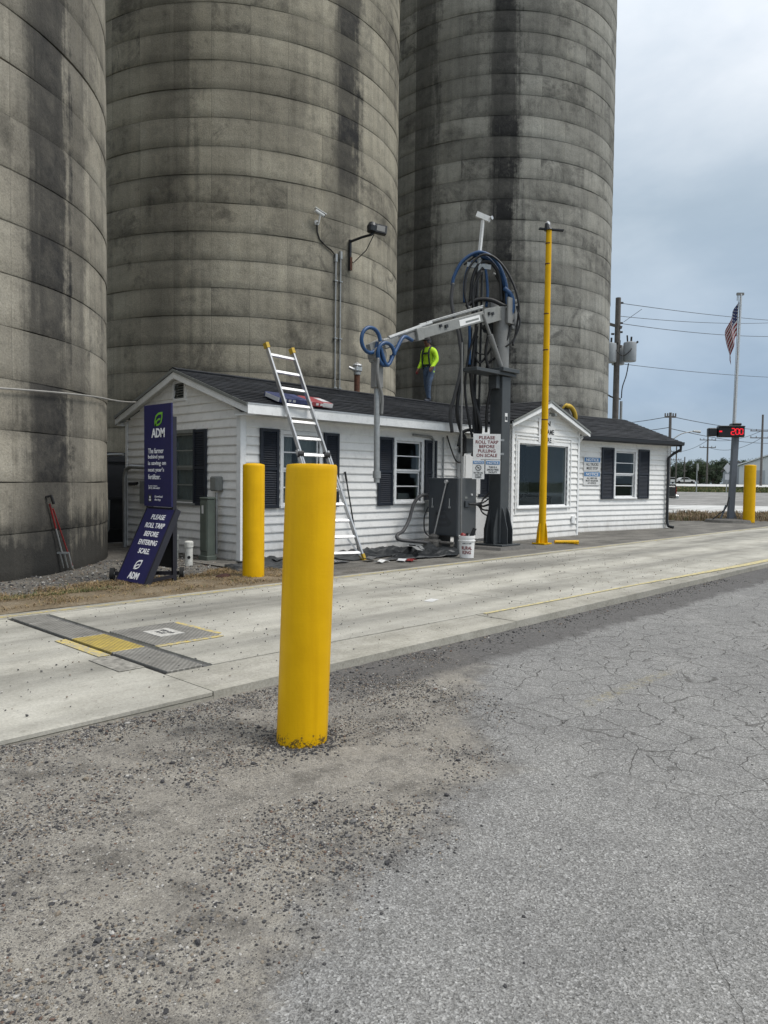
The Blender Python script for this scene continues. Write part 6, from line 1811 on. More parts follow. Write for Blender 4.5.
# ------------------------------------------------------------------ loose things on the apron
def sheet(name, pts, mat, lab, cat, crumple=0.05, seed=0, nn=18, group=None):
    """crumpled sheet over quad pts (plan)"""
    a, b_, c, d = [Vector((*p, 0)) for p in pts]
    mb_ = MB()
    vs_ = []
    for i in range(nn + 1):
        for j in range(nn + 1):
            u, v = i / nn, j / nn
            p = a.lerp(b_, u).lerp(d.lerp(c, u), v)
            q = Vector((p.x * 3, p.y * 3, seed))
            p += Vector((noise.noise(q), noise.noise(q + Vector((9, 0, 0))), 0)) * 0.05
            z = 0.072 + max(0.004, crumple * (0.5 + noise.noise(q * 1.3) + 0.5 * noise.noise(q * 3.1)) * min(1, 4 * min(u, 1 - u, v, 1 - v) + 0.15))
            vs_.append((p.x, p.y, z))
    mb_.add(vs_, [(i * (nn + 1) + j, i * (nn + 1) + j + 1, (i + 1) * (nn + 1) + j + 1, (i + 1) * (nn + 1) + j) for i in range(nn) for j in range(nn)])
    top = list(mb_.v)
    o = mb_.build(name, mat, smooth='all')
    sm = o.modifiers.new('thick', 'SOLIDIFY')
    sm.thickness = 0.006
    return tag(o, lab, cat, group)


sheet('tarp', [(9.4, 8.80), (11.0, 8.50), (12.0, 9.15), (10.7, 9.7)], 'tarp_black', 'crumpled black tarp on the ground left of the white bucket', 'tarp', 0.16, 2)
sheet('tarp', [(9.0, 9.2), (10.9, 9.35), (11.8, 10.38), (9.0, 10.38)], 'tarp_black', 'flat black tarp along the wall foot right of the ladder', 'tarp', 0.10, 5, 26)
sheet('tarp', [(7.2, 9.0), (8.8, 9.1), (8.95, 10.35), (7.4, 10.35)], 'tarp_black', 'black tarp at the house corner behind the second bollard', 'tarp', 0.08, 8)
sheet('tarp', [(6.5, 9.2), (7.2, 9.1), (7.45, 9.95), (7.0, 10.1)], 'tarp_black', 'small black tarp piece between utility post and second bollard', 'tarp', 0.06, 11)
rs = random.Random(9)


def scrap(x, y, l_, w_, ang, mat, lab, z=0.085):
    M_ = Matrix.Translation((x, y, z)) @ Matrix.Rotation(ang, 4, 'Z') @ Matrix.Rotation(rs.uniform(-0.06, 0.06), 4, 'X')
    mb_ = MB(M_)
    n_ = 6
    vs_ = []
    for i in range(n_ + 1):
        u = -l_ / 2 + l_ * i / n_
        zz = 0.015 * math.sin(i * 1.3 + x)
        for y_, z_ in ((-w_ / 2, zz), (w_ / 2, zz + 0.006), (w_ / 2, zz + 0.012), (-w_ / 2, zz + 0.006)):
            vs_.append((u, y_, z_))
    fs_ = [(0, 1, 2, 3), tuple(4 * n_ + k for k in (3, 2, 1, 0))]
    for i in range(n_):
        for k in range(4):
            fs_.append((4 * i + k, 4 * i + (k + 1) % 4, 4 * (i + 1) + (k + 1) % 4, 4 * (i + 1) + k))
    mb_.add(vs_, fs_)
    return tag(mb_.build('wrapper_scrap', mat), lab, 'scrap', 'scraps left by the roofing work')


scrap(9.22, 8.72, 0.32, 0.12, 0.2, 'sign_white', 'white paper scrap on the apron right of the ladder foot', 0.09)
scrap(9.62, 8.62, 0.30, 0.14, 0.5, 'bundle_white', 'white torn wrapper touching the red one near the black tarp', 0.09)
scrap(9.74, 8.52, 0.28, 0.12, 0.3, 'red_plastic', 'dark red torn wrapper scrap in front of the black tarp', 0.09)
scrap(10.35, 8.98, 0.9, 0.10, 0.95, 'aluminium', 'bright strip of metal edging lying on the crumpled tarp', 0.24)
scrap(10.55, 9.02, 0.8, 0.06, 0.85, 'galvanised', 'second dull strip of metal edging on the crumpled tarp', 0.24)
ORD = ('first', 'second', 'third', 'fourth', 'fifth', 'sixth', 'seventh', 'eighth', 'ninth', 'tenth', 'eleventh', 'twelfth')
for k_ in range(12):
    xx, yy = 7.9 + k_ * 0.32 + rs.uniform(-0.1, 0.1), rs.uniform(8.75, 10.0)
    o_ = scrap(xx, yy, rs.uniform(0.16, 0.34), rs.uniform(0.08, 0.17), rs.uniform(0, 3.1), ('tarp_black', 'scrap_grey', 'shingle')[k_ % 3], '%s torn shingle scrap from the house corner along the front wall' % ORD[k_], 0.10 + rs.uniform(0, 0.05))
    o_.name = 'shingle_scrap'
    o_['group'] = 'torn shingle scraps along the house front'
mb = MB()
mb.add(*lump((6.02, 8.72, 0.09), (0.13, 0.08, 0.05), 3))
mb.add(*lump((5.92, 8.64, 0.07), (0.07, 0.05, 0.03), 7))
tag(mb.build('rag', 'brown_cloth', smooth='all'), 'dark brown rag on the dry grass left of the second bollard', 'rag')
mb = MB()
mb.M = Matrix.Translation((6.68, 5.52, LZ + 0.004)) @ Matrix.Rotation(0.3, 4, 'Z')
mb.prism([(-0.10, 0.0), (0.09, 0.0), (0.10, 0.004), (-0.09, 0.006)], -0.05, 0.05)
tag(mb.build('paper_scrap', 'sign_white'), 'flat white paper scrap lying on the lane concrete', 'scrap')

# ------------------------------------------------------------------ display post and flag
DX, DY = 29.1, 9.8
dp = thing('display_post', 'grey post carrying a black red-digit weight display', 'display', (DX, DY, 0.06))
part('post', 'display_grey', dp, lambda m_: m_.bar((DX + 0.05, DY - 0.05, 0.1), (DX + 0.14, DY - 0.12, 3.25), 0.19, 0.19, (rt0.x, rt0.y, 0)))
part('foot_pad', 'concrete_pad', dp, lambda m_: m_.lathe([(0.85, 0.03), (0.78, 0.16), (0.2, 0.20)], (DX - 0.05, DY), 12))
part('gusset', 'display_grey', dp, lambda m_: (m_.bar((DX - 0.3 * rt0.x, DY - 0.3 * rt0.y, 0.15), (DX - 0.1 * rt0.x, DY - 0.1 * rt0.y, 0.7), 0.03, 0.06), m_.bar((DX + 0.3 * rt0.x, DY + 0.3 * rt0.y, 0.15), (DX + 0.1 * rt0.x, DY + 0.1 * rt0.y, 0.7), 0.03, 0.06)))
ddir = (rt0 * 0.93 - fw0 * 0.12).normalized()
dout = Vector((ddir.y, -ddir.x, 0))
MD = frame((DX - 0.05, DY, 3.40), ddir, dout)
part('display_case', 'black_plastic', dp, lambda m_: (m_.box(-0.52, 0.40, 0.05, 0.34, -0.20, 0.22, 0.03), m_.box(-0.85, -0.53, 0.0, 0.26, -0.16, 0.14, 0.03), m_.box(-0.02, 0.30, -0.15, 0.30, 0.225, 0.32, 0.03)), MD)
part('hood', 'black_plastic', dp, lambda m_: m_.box(-0.50, 0.38, 0.341, 0.42, 0.17, 0.20), MD)
SEGS = {'2': 'abged', '0': 'abcdef', '9': 'abcdfg', '-': 'g'}


def digit(ch, u, z, s_, cols):
    h_, w_, t_ = s_, s_ * 0.55, s_ * 0.15
    pos = {'a': (0, h_ / 2, 1), 'g': (0, 0, 1), 'd': (0, -h_ / 2, 1), 'f': (-w_ / 2, h_ / 4, 0), 'b': (w_ / 2, h_ / 4, 0), 'e': (-w_ / 2, -h_ / 4, 0), 'c': (w_ / 2, -h_ / 4, 0)}

    def fn(m_):
        for k in SEGS[ch]:
            x, zz, hz = pos[k]
            a, b_ = (w_ / 2 * 0.8, t_ / 2) if hz else (t_ / 2, h_ / 4 * 0.85)
            m_.box(u + x - a, u + x + a, 0.3415, 0.350, z + zz - b_, z + zz + b_)
    return part('led_digit', 'led_red', dp, fn, MD)


digit('2', -0.02, 0.0, 0.22, 1)
digit('0', 0.13, 0.0, 0.20, 1)
digit('0', 0.27, 0.0, 0.20, 1)
part('led_lamp', 'led_red', dp, lambda m_: m_.box(-0.50, -0.40, 0.3415, 0.350, -0.02, 0.03), MD)
part('cable', 'hose_black', dp, lambda m_: m_.tube(spline([(DX - 0.14, DY - 0.05, 1.0), (DX - 0.3, DY - 0.0, 0.6), (DX - 0.45, DY + 0.2, 0.35), (DX - 0.65, DY + 0.4, 0.12)]), 0.025, 6), smooth='all')

fp = thing('flag_pole', 'slim leaning pole with a limp striped flag behind the display', 'flag', (29.75, 10.0, 0.06))
F0, F1 = Vector((29.76, 9.98, 0.06)), Vector((29.88, 9.85, 8.62))
part('pole', 'aluminium', fp, lambda m_: m_.tube([F0, F0.lerp(F1, 0.42), F0.lerp(F1, 0.43), F1], [0.075, 0.065, 0.055, 0.045], 10), smooth=True)
part('truck_cap', 'mast_grey', fp, lambda m_: (m_.bar(F1 - rt0 * 0.16, F1 + rt0 * 0.10, 0.08, 0.09), m_.tube([F1 - rt0 * 0.14, F1 - rt0 * 0.14 - Vector((0, 0, 0.25))], 0.012, 6)))
part('halyard', 'wire_pale', fp, lambda m_: m_.tube([F1 - rt0 * 0.09, F0.lerp(F1, 0.5) - rt0 * 0.07, F0.lerp(F1, 0.25) - rt0 * 0.08], 0.010, 6))


def flag_pt(u, v):
    """limp flag: u along the fly (0 hoist .. 1), v down the hoist (0 top .. 1)"""
    topp = F0.lerp(F1, 0.965) - rt0 * 0.06
    drop = 1.20 * v + u * 1.15
    out = 0.54 * (1 - math.exp(-1.9 * u)) * (0.55 + 0.45 * math.sin(min(1, (v * 0.55 + u * 0.45) * 1.2) * PI))
    fold = 0.08 * math.sin(u * 9 + v * 1.5) * min(1, u * 3)
    return topp - rt0 * (out + 0.035 * math.sin(u * 7 + v * 2)) - Vector((0, 0, drop)) + fw0 * fold


NU, NV = 24, 26
mb = MB()
vs = [flag_pt(i / NU, j / NV) for j in range(NV + 1) for i in range(NU + 1)]
vs2 = [p + fw0 * 0.012 for p in vs]
nV = len(vs)
o0 = len(mb.v)
for q in vs + vs2:
    mb.v.append(q)
for j in range(NV):
    for i in range(NU):
        canton = i / NU < 0.4 and j < 14
        k = 2 if canton else (0 if (j // 2) % 2 == 0 else 1)
        a = j * (NU + 1) + i
        for qd in ((a, a + 1, a + NU + 2, a + NU + 1), tuple(x + nV for x in (a + NU + 1, a + NU + 2, a + 1, a))):
            mb.f.append(list(qd))
            mb.mi.append(k)
flg = mb.build('flag_cloth', ['flag_red', 'flag_white', 'flag_blue'], fp, smooth='all', fix=False)
mb = MB()
for r_ in range(5):
    for c_ in range(4):
        p = flag_pt((0.05 + 0.09 * c_), (0.05 + 0.10 * r_)) - fw0 * 0.012
        s_ = 0.026
        star = []
        for k in range(10):
            rr = s_ if k % 2 == 0 else s_ * 0.42
            an = PI / 2 + k * PI / 5
            star.append(p + rt0 * rr * math.cos(an) + Vector((0, 0, rr * math.sin(an))))
        mb.add(star, [tuple(range(10))])
mb.build('stars', 'flag_white', flg)

# ------------------------------------------------------------------ person on the roof
def person(base, face_deg):
    """worker walking on the ridge, head bowed; local +y is forward"""
    pr = thing('person', 'worker in lime shirt, dark harness, cap and jeans standing on the roof ridge', 'person', base)
    MP = Matrix.Translation(base) @ Matrix.Rotation(R(face_deg), 4, 'Z') @ Matrix.Scale(0.94, 4)
    J_ = {}
    E_ = []

    def jn(n_, co, r_, par=None):
        J_[n_] = (len(J_), co, r_)
        if par:
            E_.append((J_[par][0], J_[n_][0]))
    jn('pelvis', (0, 0, 0.94), (0.155, 0.115))
    jn('waist', (0, 0.01, 1.10), (0.150, 0.105), 'pelvis')
    jn('chest', (0, 0.02, 1.30), (0.175, 0.125), 'waist')
    jn('upchest', (0, 0.025, 1.42), (0.155, 0.10), 'chest')
    jn('neck', (0, 0.05, 1.50), (0.062, 0.062), 'upchest')
    jn('headlow', (0, 0.095, 1.575), (0.072, 0.082), 'neck')
    jn('head', (0, 0.115, 1.645), (0.082, 0.100), 'headlow')
    jn('crown', (0, 0.11, 1.715), (0.066, 0.078), 'head')
    for s_, n_ in ((-1, 'l'), (1, 'r')):
        jn(n_ + 'sho', (s_ * 0.19, 0.02, 1.41), (0.078, 0.078), 'upchest')
        if n_ == 'r':
            el, wr_, hd_ = (0.265, -0.02, 1.14), (0.265, 0.13, 0.93), (0.262, 0.18, 0.865)
        else:
            el, wr_, hd_ = (-0.27, 0.0, 1.14), (-0.25, 0.16, 0.94), (-0.245, 0.21, 0.875)
        jn(n_ + 'elb', el, (0.062, 0.062), n_ + 'sho')
        jn(n_ + 'wri', wr_, (0.045, 0.045), n_ + 'elb')
        jn(n_ + 'hand', hd_, (0.035, 0.045), n_ + 'wri')
        for k in range(4):
            fx = (k - 1.5) * 0.02
            bx_ = Vector(hd_) + Vector((fx * 0.4, fx * 0.9 + 0.01, -0.035))
            jn(n_ + 'f%da' % k, tuple(bx_), (0.011, 0.011), n_ + 'hand')
            jn(n_ + 'f%db' % k, tuple(bx_ + Vector((-s_ * 0.012, 0.012, -0.045 + abs(fx) * 0.3))), (0.009, 0.009), n_ + 'f%da' % k)
        jn(n_ + 'tha', tuple(Vector(hd_) + Vector((-s_ * 0.025, 0.035, 0.0))), (0.012, 0.012), n_ + 'hand')
        jn(n_ + 'thb', tuple(Vector(hd_) + Vector((-s_ * 0.03, 0.05, -0.035))), (0.010, 0.010), n_ + 'tha')
        fy = 0.17 if n_ == 'l' else -0.14
        jn(n_ + 'hip', (s_ * 0.095, 0.0, 0.86), (0.098, 0.105), 'pelvis')
        jn(n_ + 'kne', (s_ * 0.105, fy * 0.55 + 0.05, 0.48), (0.070, 0.075), n_ + 'hip')
        jn(n_ + 'ank', (s_ * 0.115, fy - 0.02, 0.10), (0.054, 0.058), n_ + 'kne')
        jn(n_ + 'heel', (s_ * 0.115, fy - 0.03, 0.045), (0.046, 0.045), n_ + 'ank')
        jn(n_ + 'toe', (s_ * 0.135, fy + 0.17, 0.035), (0.045, 0.034), n_ + 'heel')
    me = bpy.data.meshes.new('body')
    vv = sorted(J_.values())
    me.from_pydata([MP @ Vector(v[1]) for v in vv], E_, [])
    ob = bpy.data.objects.new('body', me)
    COL.objects.link(ob)
    ob.modifiers.new('skin', 'SKIN')
    for i, v in enumerate(vv):
        me.skin_vertices[0].data[i].radius = (v[2][0] * 1.0, v[2][1] * 1.0)
    me.skin_vertices[0].data[0].use_root = True
    sb = ob.modifiers.new('sub', 'SUBSURF')
    sb.levels = sb.render_levels = 2
    bpy.context.view_layer.update()
    dg = bpy.context.evaluated_depsgraph_get()
    m2 = bpy.data.meshes.new_from_object(ob.evaluated_get(dg))
    bpy.data.objects.remove(ob)
    inv = MP.inverted()
    for n_ in ('skin_brown', 'shirt_lime', 'jeans', 'boot'):
        m2.materials.append(MATS[n_])
    for p in m2.polygons:
        c = inv @ p.center
        armz = abs(c.x) > 0.185
        if c.z < 0.12:
            k = 3
        elif c.z < 1.0 and not (armz and c.z > 0.8):
            k = 2
        elif armz and c.z < 0.945 and c.y > 0.08:
            k = 0
        elif c.z > 1.495 and abs(c.x) < 0.13:
            k = 0
        else:
            k = 1
        p.material_index = k
    m2.shade_smooth()
    bo = bpy.data.objects.new('body', m2)
    COL.objects.link(bo)
    adopt(bo, pr)
    hd_c = Vector((0, 0.115, 1.665))

    def W(p):
        return MP @ Vector(p)
    part('cap', 'bag_black', pr, lambda m_: (m_.lathe([(0.106, 1.675), (0.104, 1.72), (0.085, 1.765), (0.045, 1.79), (0.005, 1.797)], (0, 0.11), 20), m_.prism([(-0.08, 1.672), (0.08, 1.672), (0.075, 1.684), (-0.075, 1.684)], 0.19, 0.295)), MP, smooth=True)
    part('hair', 'boot', pr, lambda m_: m_.lathe([(0.094, 1.60), (0.104, 1.66), (0.103, 1.68)], (0, 0.088), 20), MP, smooth=True)
    for s_ in (-1, 1):
        part('ear', 'skin_brown', pr, lambda m_: m_.add(*lump((s_ * 0.088, 0.10, 1.635), (0.012, 0.024, 0.033), 2, 8, 6)), MP, smooth='all')
        part('eye', 'print_black', pr, lambda m_: m_.add(*lump((s_ * 0.034, 0.208, 1.655), (0.013, 0.008, 0.008), 2, 8, 6)), MP, smooth='all')
    part('nose', 'skin_brown', pr, lambda m_: m_.add(*lump((0, 0.22, 1.62), (0.017, 0.02, 0.028), 2, 8, 6)), MP, smooth='all')
    part('mouth', 'brown_cloth', pr, lambda m_: m_.box(-0.024, 0.024, 0.185, 0.200, 1.578, 1.586), MP)
    # harness: shoulder straps, chest strap, waist belt
    for s_ in (-1, 1):
        part('harness_strap', 'harness', pr, lambda m_: m_.tube(spline([(s_ * 0.11, -0.10, 1.02), (s_ * 0.12, -0.135, 1.25), (s_ * 0.10, -0.10, 1.44), (s_ * 0.10, 0.02, 1.515), (s_ * 0.105, 0.125, 1.42), (s_ * 0.115, 0.165, 1.28), (s_ * 0.12, 0.135, 1.05), (s_ * 0.12, 0.10, 0.92)], 6), 0.024, 8), MP, smooth='all')
    part('chest_strap', 'harness', pr, lambda m_: m_.bar((-0.13, 0.165, 1.32), (0.13, 0.165, 1.32), 0.03, 0.045), MP)
    part('belt', 'harness', pr, lambda m_: m_.lathe([(0.165, 0.985), (0.172, 1.0), (0.165, 1.035)], (0, 0.0), 20), MP @ Matrix.Scale(0.8, 4, (0, 1, 0)), smooth=True)
    part('glove', 'red_plastic', pr, lambda m_: m_.add(*lump((0.262, 0.205, 0.82), (0.03, 0.04, 0.05), 5, 8, 6)), MP, smooth='all')
    return pr


person(Vector((14.80, 12.42, 3.455)), 90)

# ------------------------------------------------------------------ utility poles, wires
UP = Vector((35.6, 17.6, 0))
up = thing('utility_pole', 'tall wooden utility pole with grey transformers beside the right silo', 'utility pole', (UP.x, UP.y, 0))
part('pole', 'wood_pole', up, lambda m_: m_.tube([UP, UP + Vector((0, 0, 5)), UP + Vector((0.02, 0, 10.75))], [0.17, 0.155, 0.13], 12), smooth=True)
for z in (9.4, 8.45):
    part('crossarm', 'wood_pole', up, lambda m_: m_.bar(UP - rt0 * 1.5 + Vector((0, 0, z + 0.42)) + fw0 * 0.3, UP + rt0 * 0.2 + Vector((0, 0, z - 0.15)) - fw0 * 0.1, 0.11, 0.13))
for (s_, dz) in ((-0.40, 0.0), (0.60, 0.06), (0.22, 0.0)):
    c = UP + rt0 * s_ + (fw0 * -0.15 if abs(s_) > 0.3 else fw0 * 0.5)
    tr_ = part('transformer', 'transformer_grey', up, lambda m_: m_.lathe([(0.30, 7.5 + dz), (0.32, 7.55 + dz), (0.32, 8.38 + dz), (0.30, 8.44 + dz), (0.1, 8.5 + dz)], (c.x, c.y), 20), smooth=True)
    part('bushing', 'bag_black', tr_, lambda m_: (m_.tube([c + Vector((0.12, 0, 8.45 + dz)), c + Vector((0.15, 0, 8.75 + dz))], 0.05, 8), m_.tube([c + rt0 * 0.2 + Vector((0, 0, 8.35 + dz)), c + rt0 * 0.4 + Vector((0, 0, 8.5 + dz))], 0.05, 8), m_.tube([c - rt0 * 0.12 + Vector((0, 0, 8.45 + dz)), c - rt0 * 0.15 + Vector((0, 0, 8.8 + dz))], 0.04, 8)))
part('jumper', 'wire', up, lambda m_: (m_.tube(spline([UP - rt0 * 0.3 + Vector((0, 0, 8.5)), UP - rt0 * 0.1 + Vector((0, 0, 8.0)) - fw0 * 0.4, UP + rt0 * 0.2 + Vector((0, 0, 7.8)) - fw0 * 0.4, UP + rt0 * 0.55 + Vector((0, 0, 8.1)) - fw0 * 0.5, UP + rt0 * 0.75 + Vector((0, 0, 8.5))]), 0.025, 6), m_.tube(spline([UP + rt0 * 0.6 + Vector((0, 0, 7.5)), UP + rt0 * 0.5 + Vector((0, 0, 6.9)), UP + rt0 * 0.32 + Vector((0, 0, 6.3)), UP + rt0 * 0.28 + Vector((0, 0, 5.75))]), 0.03, 6), m_.tube(spline([UP - rt0 * 0.9 + Vector((0, 0, 6.3)), UP - rt0 * 0.3 + Vector((0, 0, 5.85)), UP + rt0 * 0.25 + Vector((0, 0, 5.7))]), 0.04, 6)), smooth='all')
part('riser_conduit', 'galvanised', up, lambda m_: m_.tube([UP + rt0 * 0.28, UP + rt0 * 0.28 + Vector((0, 0, 5.6))], 0.07, 8), smooth=True)
part('insulator', 'bag_black', up, lambda m_: [m_.tube([UP + rt0 * a + Vector((0, 0, z)), UP + rt0 * (a + 0.14) + Vector((0, 0, z))], 0.05, 8) for a, z in ((0.12, 10.5), (0.12, 9.5), (0.12, 9.05), (-0.3, 8.95))])


def far_pole(d, s_, h_, lab, arms=((0.5, 1.1), (1.6, 1.1)), r_=0.16, lamp=False, name='utility_pole'):
    x, y = ds(d, s_)
    zb = rise(d)
    P_ = Vector((x, y, zb))
    o = thing(name, lab, 'utility pole', P_, 'distant utility poles')
    part('pole', 'wood_pole', o, lambda m_: m_.tube([P_, P_ + Vector((0, 0, h_))], [r_, r_ * 0.75], 8), smooth=True)
    for (dz, hw_) in arms:
        part('crossarm', 'wood_pole', o, lambda m_: (m_.bar(P_ - rt0 * hw_ + Vector((0, 0, h_ - dz)), P_ + rt0 * hw_ + Vector((0, 0, h_ - dz)), 0.12, 0.14), [m_.tube([P_ + rt0 * q * hw_ + Vector((0, 0, h_ - dz)), P_ + rt0 * q * hw_ + Vector((0, 0, h_ - dz + 0.3))], 0.06, 6) for q in (-0.95, -0.5, 0.5, 0.95)]))
    if lamp:
        part('lamp_arm', 'galvanised', o, lambda m_: m_.tube(spline([P_ + Vector((0, 0, h_ - 2.4)), P_ + rt0 * 0.9 + Vector((0, 0, h_ - 1.75)), P_ + rt0 * 2.0 + Vector((0, 0, h_ - 1.5))]), 0.05, 6), smooth='all')
        part('lamp_head', 'galvanised', o, lambda m_: m_.tube([P_ + rt0 * 1.9 + Vector((0, 0, h_ - 1.5)), P_ + rt0 * 2.5 + Vector((0, 0, h_ - 1.55))], [0.08, 0.12], 8))
    return P_ + Vector((0, 0, h_))


def spx(u, d):
    return (u - 384) / 750 * d


def topz(v, u, d):
    """height above local ground of something whose top shows at pixel row v"""
    return CAM_H + (512 - 31 + (u - 384) * ROLL - v) / 750 * d - rise(d)


t1 = far_pole(62, spx(668, 62), topz(413, 668, 62), 'wooden pole with street lamp arm right of the wing roof', ((0.35, 0.45),), 0.15, True)
t2 = far_pole(140, spx(706, 140), topz(430, 706, 140), 'far twin-crossarm pole left of the display post', ((1.9, 1.5), (3.3, 1.5)), 0.19)
t3 = far_pole(120, spx(760, 120), topz(415, 760, 120), 'far twin-crossarm pole by the white shed', ((2.6, 1.9), (3.7, 1.9)), 0.2)
t4 = far_pole(150, spx(675, 150), topz(446, 675, 150), 'far pole rising above the white cars behind the wing', ((1.2, 1.0), (2.8, 1.0)), 0.17)
t5 = far_pole(170, spx(683.5, 170), topz(457, 683.5, 170), 'shortest far pole standing before the trees', ((3.2, 0.5),), 0.17)


def wire_run(name, a, b_, sag, r_, lab):
    mb_ = MB()
    mb_.tube(catenary(a, b_, sag, 24), r_, 5)
    return tag(mb_.build(name, 'wire', smooth='all'), lab, 'wire', 'overhead wires')


def skyp(u, v, d):
    x, y = ds(d, spx(u, d))
    return Vector((x, y, topz(v, u, d) + rise(d)))


wire_run('overhead_wire', UP + Vector((0, 0, 10.5)), skyp(800, 324, 60), 0.15, 0.016, 'topmost overhead wire from the transformer pole top')
wire_run('overhead_wire', UP + Vector((0, 0, 9.85)), skyp(800, 322, 58), 0.3, 0.014, 'second overhead wire leaving the transformer pole')
wire_run('overhead_wire', UP + Vector((0, 0, 9.5)), skyp(800, 337, 58), 0.3, 0.016, 'third overhead wire leaving the transformer pole')
wire_run('overhead_wire', UP + rt0 * 0.4 + Vector((0, 0, 7.45)), skyp(800, 379, 58), 0.15, 0.014, 'low overhead wire at the transformer foot')
wire_run('overhead_wire', UP + rt0 * 1.2 + Vector((0, 0, 10.2)), UP + rt0 * 0.3 + Vector((0, 0, 9.55)), 0.0, 0.012, 'short slanting jumper wire by the transformer pole top')
wire_run('overhead_wire', t1 - Vector((0, 0, 0.3)), skyp(800, 427, 130), 0.8, 0.03, 'upper far wire from the lamp pole to the right')
wire_run('overhead_wire', t1 - Vector((0, 0, 1.3)), skyp(800, 441, 130), 0.8, 0.03, 'lower far wire from the lamp pole to the right')
wire_run('overhead_wire', t1 - Vector((0, 0, 0.3)), skyp(560, 424, 90), 0.4, 0.028, 'upper far wire from the lamp pole to the left')
wire_run('overhead_wire', t1 - Vector((0, 0, 1.2)), skyp(560, 432, 90), 0.4, 0.028, 'lower far wire from the lamp pole to the left')
wire_run('overhead_wire', t2 - Vector((0, 0, 1.8)), t3 - Vector((0, 0, 2.5)), 0.8, 0.035, 'far wire between the two twin-crossarm poles, upper')
wire_run('overhead_wire', t2 - Vector((0, 0, 3.2)), t3 - Vector((0, 0, 3.6)), 1.2, 0.035, 'far wire between the two twin-crossarm poles, lower')
wire_run('overhead_wire', t4 - Vector((0, 0, 1.2)), t2 - Vector((0, 0, 1.9)), 0.5, 0.035, 'far wire from the pole behind the wing to the next pole')

# road signs far off
def road_sign(u, d, vtop, vbot_size, shape, lab):
    s_ = spx(u, d)
    x, y = ds(d, s_)
    zb = rise(d)
    zt = topz(vtop, u, d) + zb
    o = thing('road_sign', lab, 'road sign', (x, y, zb))
    part('post', 'galvanised', o, lambda m_: m_.tube([(x, y, zb), (x, y, zt - 0.05)], 0.05, 6))
    n_, r_ = (8, vbot_size) if shape == 'oct' else (4, vbot_size)
    off = PI / 8 if shape == 'oct' else 0
    tw_ = (rt0 * 0.55 + fw0 * 0.83) if shape == 'oct' else (rt0 * 0.9 + fw0 * 0.3).normalized()
    MM = frame((x, y, zt - r_), tw_, Vector((tw_.y, -tw_.x, 0)))
    part('sign_plate', 'box_grey' if shape == 'oct' else 'shed_grey', o, lambda m_: m_.prism([(r_ * math.cos(off + 2 * PI * k / n_), r_ * math.sin(off + 2 * PI * k / n_)) for k in range(n_)], 0.06, 0.09), MM)
    return o, MM, x, y, zt


road_sign(696, 75, 463, 0.42, 'oct', 'back of an eight-sided stop sign on the far grass')
o, MM, x, y, zt = road_sign(726, 75, 463, 0.52, 'dia', 'pale diamond road sign half behind the display post')
part('sub_plate', 'shed_grey', o, lambda m_: m_.box(-0.3, 0.3, 0.06, 0.08, -1.15, -0.6), MM)

# ------------------------------------------------------------------ vehicles
def car(d, u, lab, length=4.5, h_=1.45, mat='car_white', turn=0.0, name='parked_car'):
    s_ = spx(u, d)
    x, y = ds(d, s_)
    zb = rise(d) + 0.03
    o = thing(name, lab, 'car', (x, y, zb), 'white cars parked far off')
    M_ = Matrix.Translation((x, y, zb)) @ Matrix.Rotation(YAW - PI / 2 + turn, 4, 'Z')
    L2 = length / 2
    prof = [(-L2, 0.35), (-L2, 0.85), (-L2 * 0.78, 0.95), (-L2 * 0.5, h_ - 0.04), (L2 * 0.15, h_), (L2 * 0.48, 0.95), (L2 * 0.95, 0.82), (L2, 0.6), (L2, 0.35)]
    part('body', mat, o, lambda m_: m_.prism(prof, -0.85, 0.85), M_)
    gl_ = [(-L2 * 0.70, 0.96), (-L2 * 0.47, h_ - 0.10), (L2 * 0.13, h_ - 0.08), (L2 * 0.40, 0.96)]
    part('side_glass', 'black_plastic', o, lambda m_: (m_.prism(gl_, -0.87, -0.851), m_.prism(gl_, 0.851, 0.87)), M_)
    for wx in (-L2 * 0.62, L2 * 0.62):
        for wy in (-0.82, 0.82):
            part('wheel', 'tyre', o, lambda m_: m_.tube([(wx, wy - 0.1, 0.32), (wx, wy + 0.1, 0.32)], 0.32, 14), M_)
    return o


car(178, 671, 'white car at the left end of the far row, by the house corner')
car(182, 684, 'second white car of the far row, right of the wing corner', turn=0.1)
car(215, 694, 'lone white car parked before the trees left of the stop sign', 4.4, 1.4)

# pickup tail behind the wing
pk_d, pk_s = 38.5, 12.68
x, y = ds(pk_d, pk_s)
zb = rise(pk_d) + 0.06
pk = thing('pickup_truck', 'dark pickup truck, only its tail showing past the wing corner', 'truck', (x, y, zb))
MPk = Matrix.Translation((x, y, zb)) @ Matrix.Rotation(YAW - PI / 2 + 0.12, 4, 'Z')
part('bed', 'car_black', pk, lambda m_: (m_.box(-0.2, 1.92, -0.95, 0.95, 0.62, 1.18, 0.05), m_.box(1.86, 1.95, -0.9, 0.9, 0.70, 1.28, 0.02)), MPk)
part('cab', 'car_black', pk, lambda m_: m_.prism([(-3.6, 0.55), (-3.6, 1.1), (-2.3, 1.2), (-1.8, 1.85), (-0.5, 1.88), (-0.21, 1.2), (-0.21, 0.55)], -0.93, 0.93), MPk)
part('bumper', 'chrome', pk, lambda m_: m_.box(1.93, 2.10, -0.92, 0.92, 0.52, 0.72, 0.03), MPk)
for yy in (-0.9, 0.78):
    part('tail_light', 'tail_red', pk, lambda m_: m_.box(1.951, 1.97, yy, yy + 0.12, 0.78, 1.15), MPk)
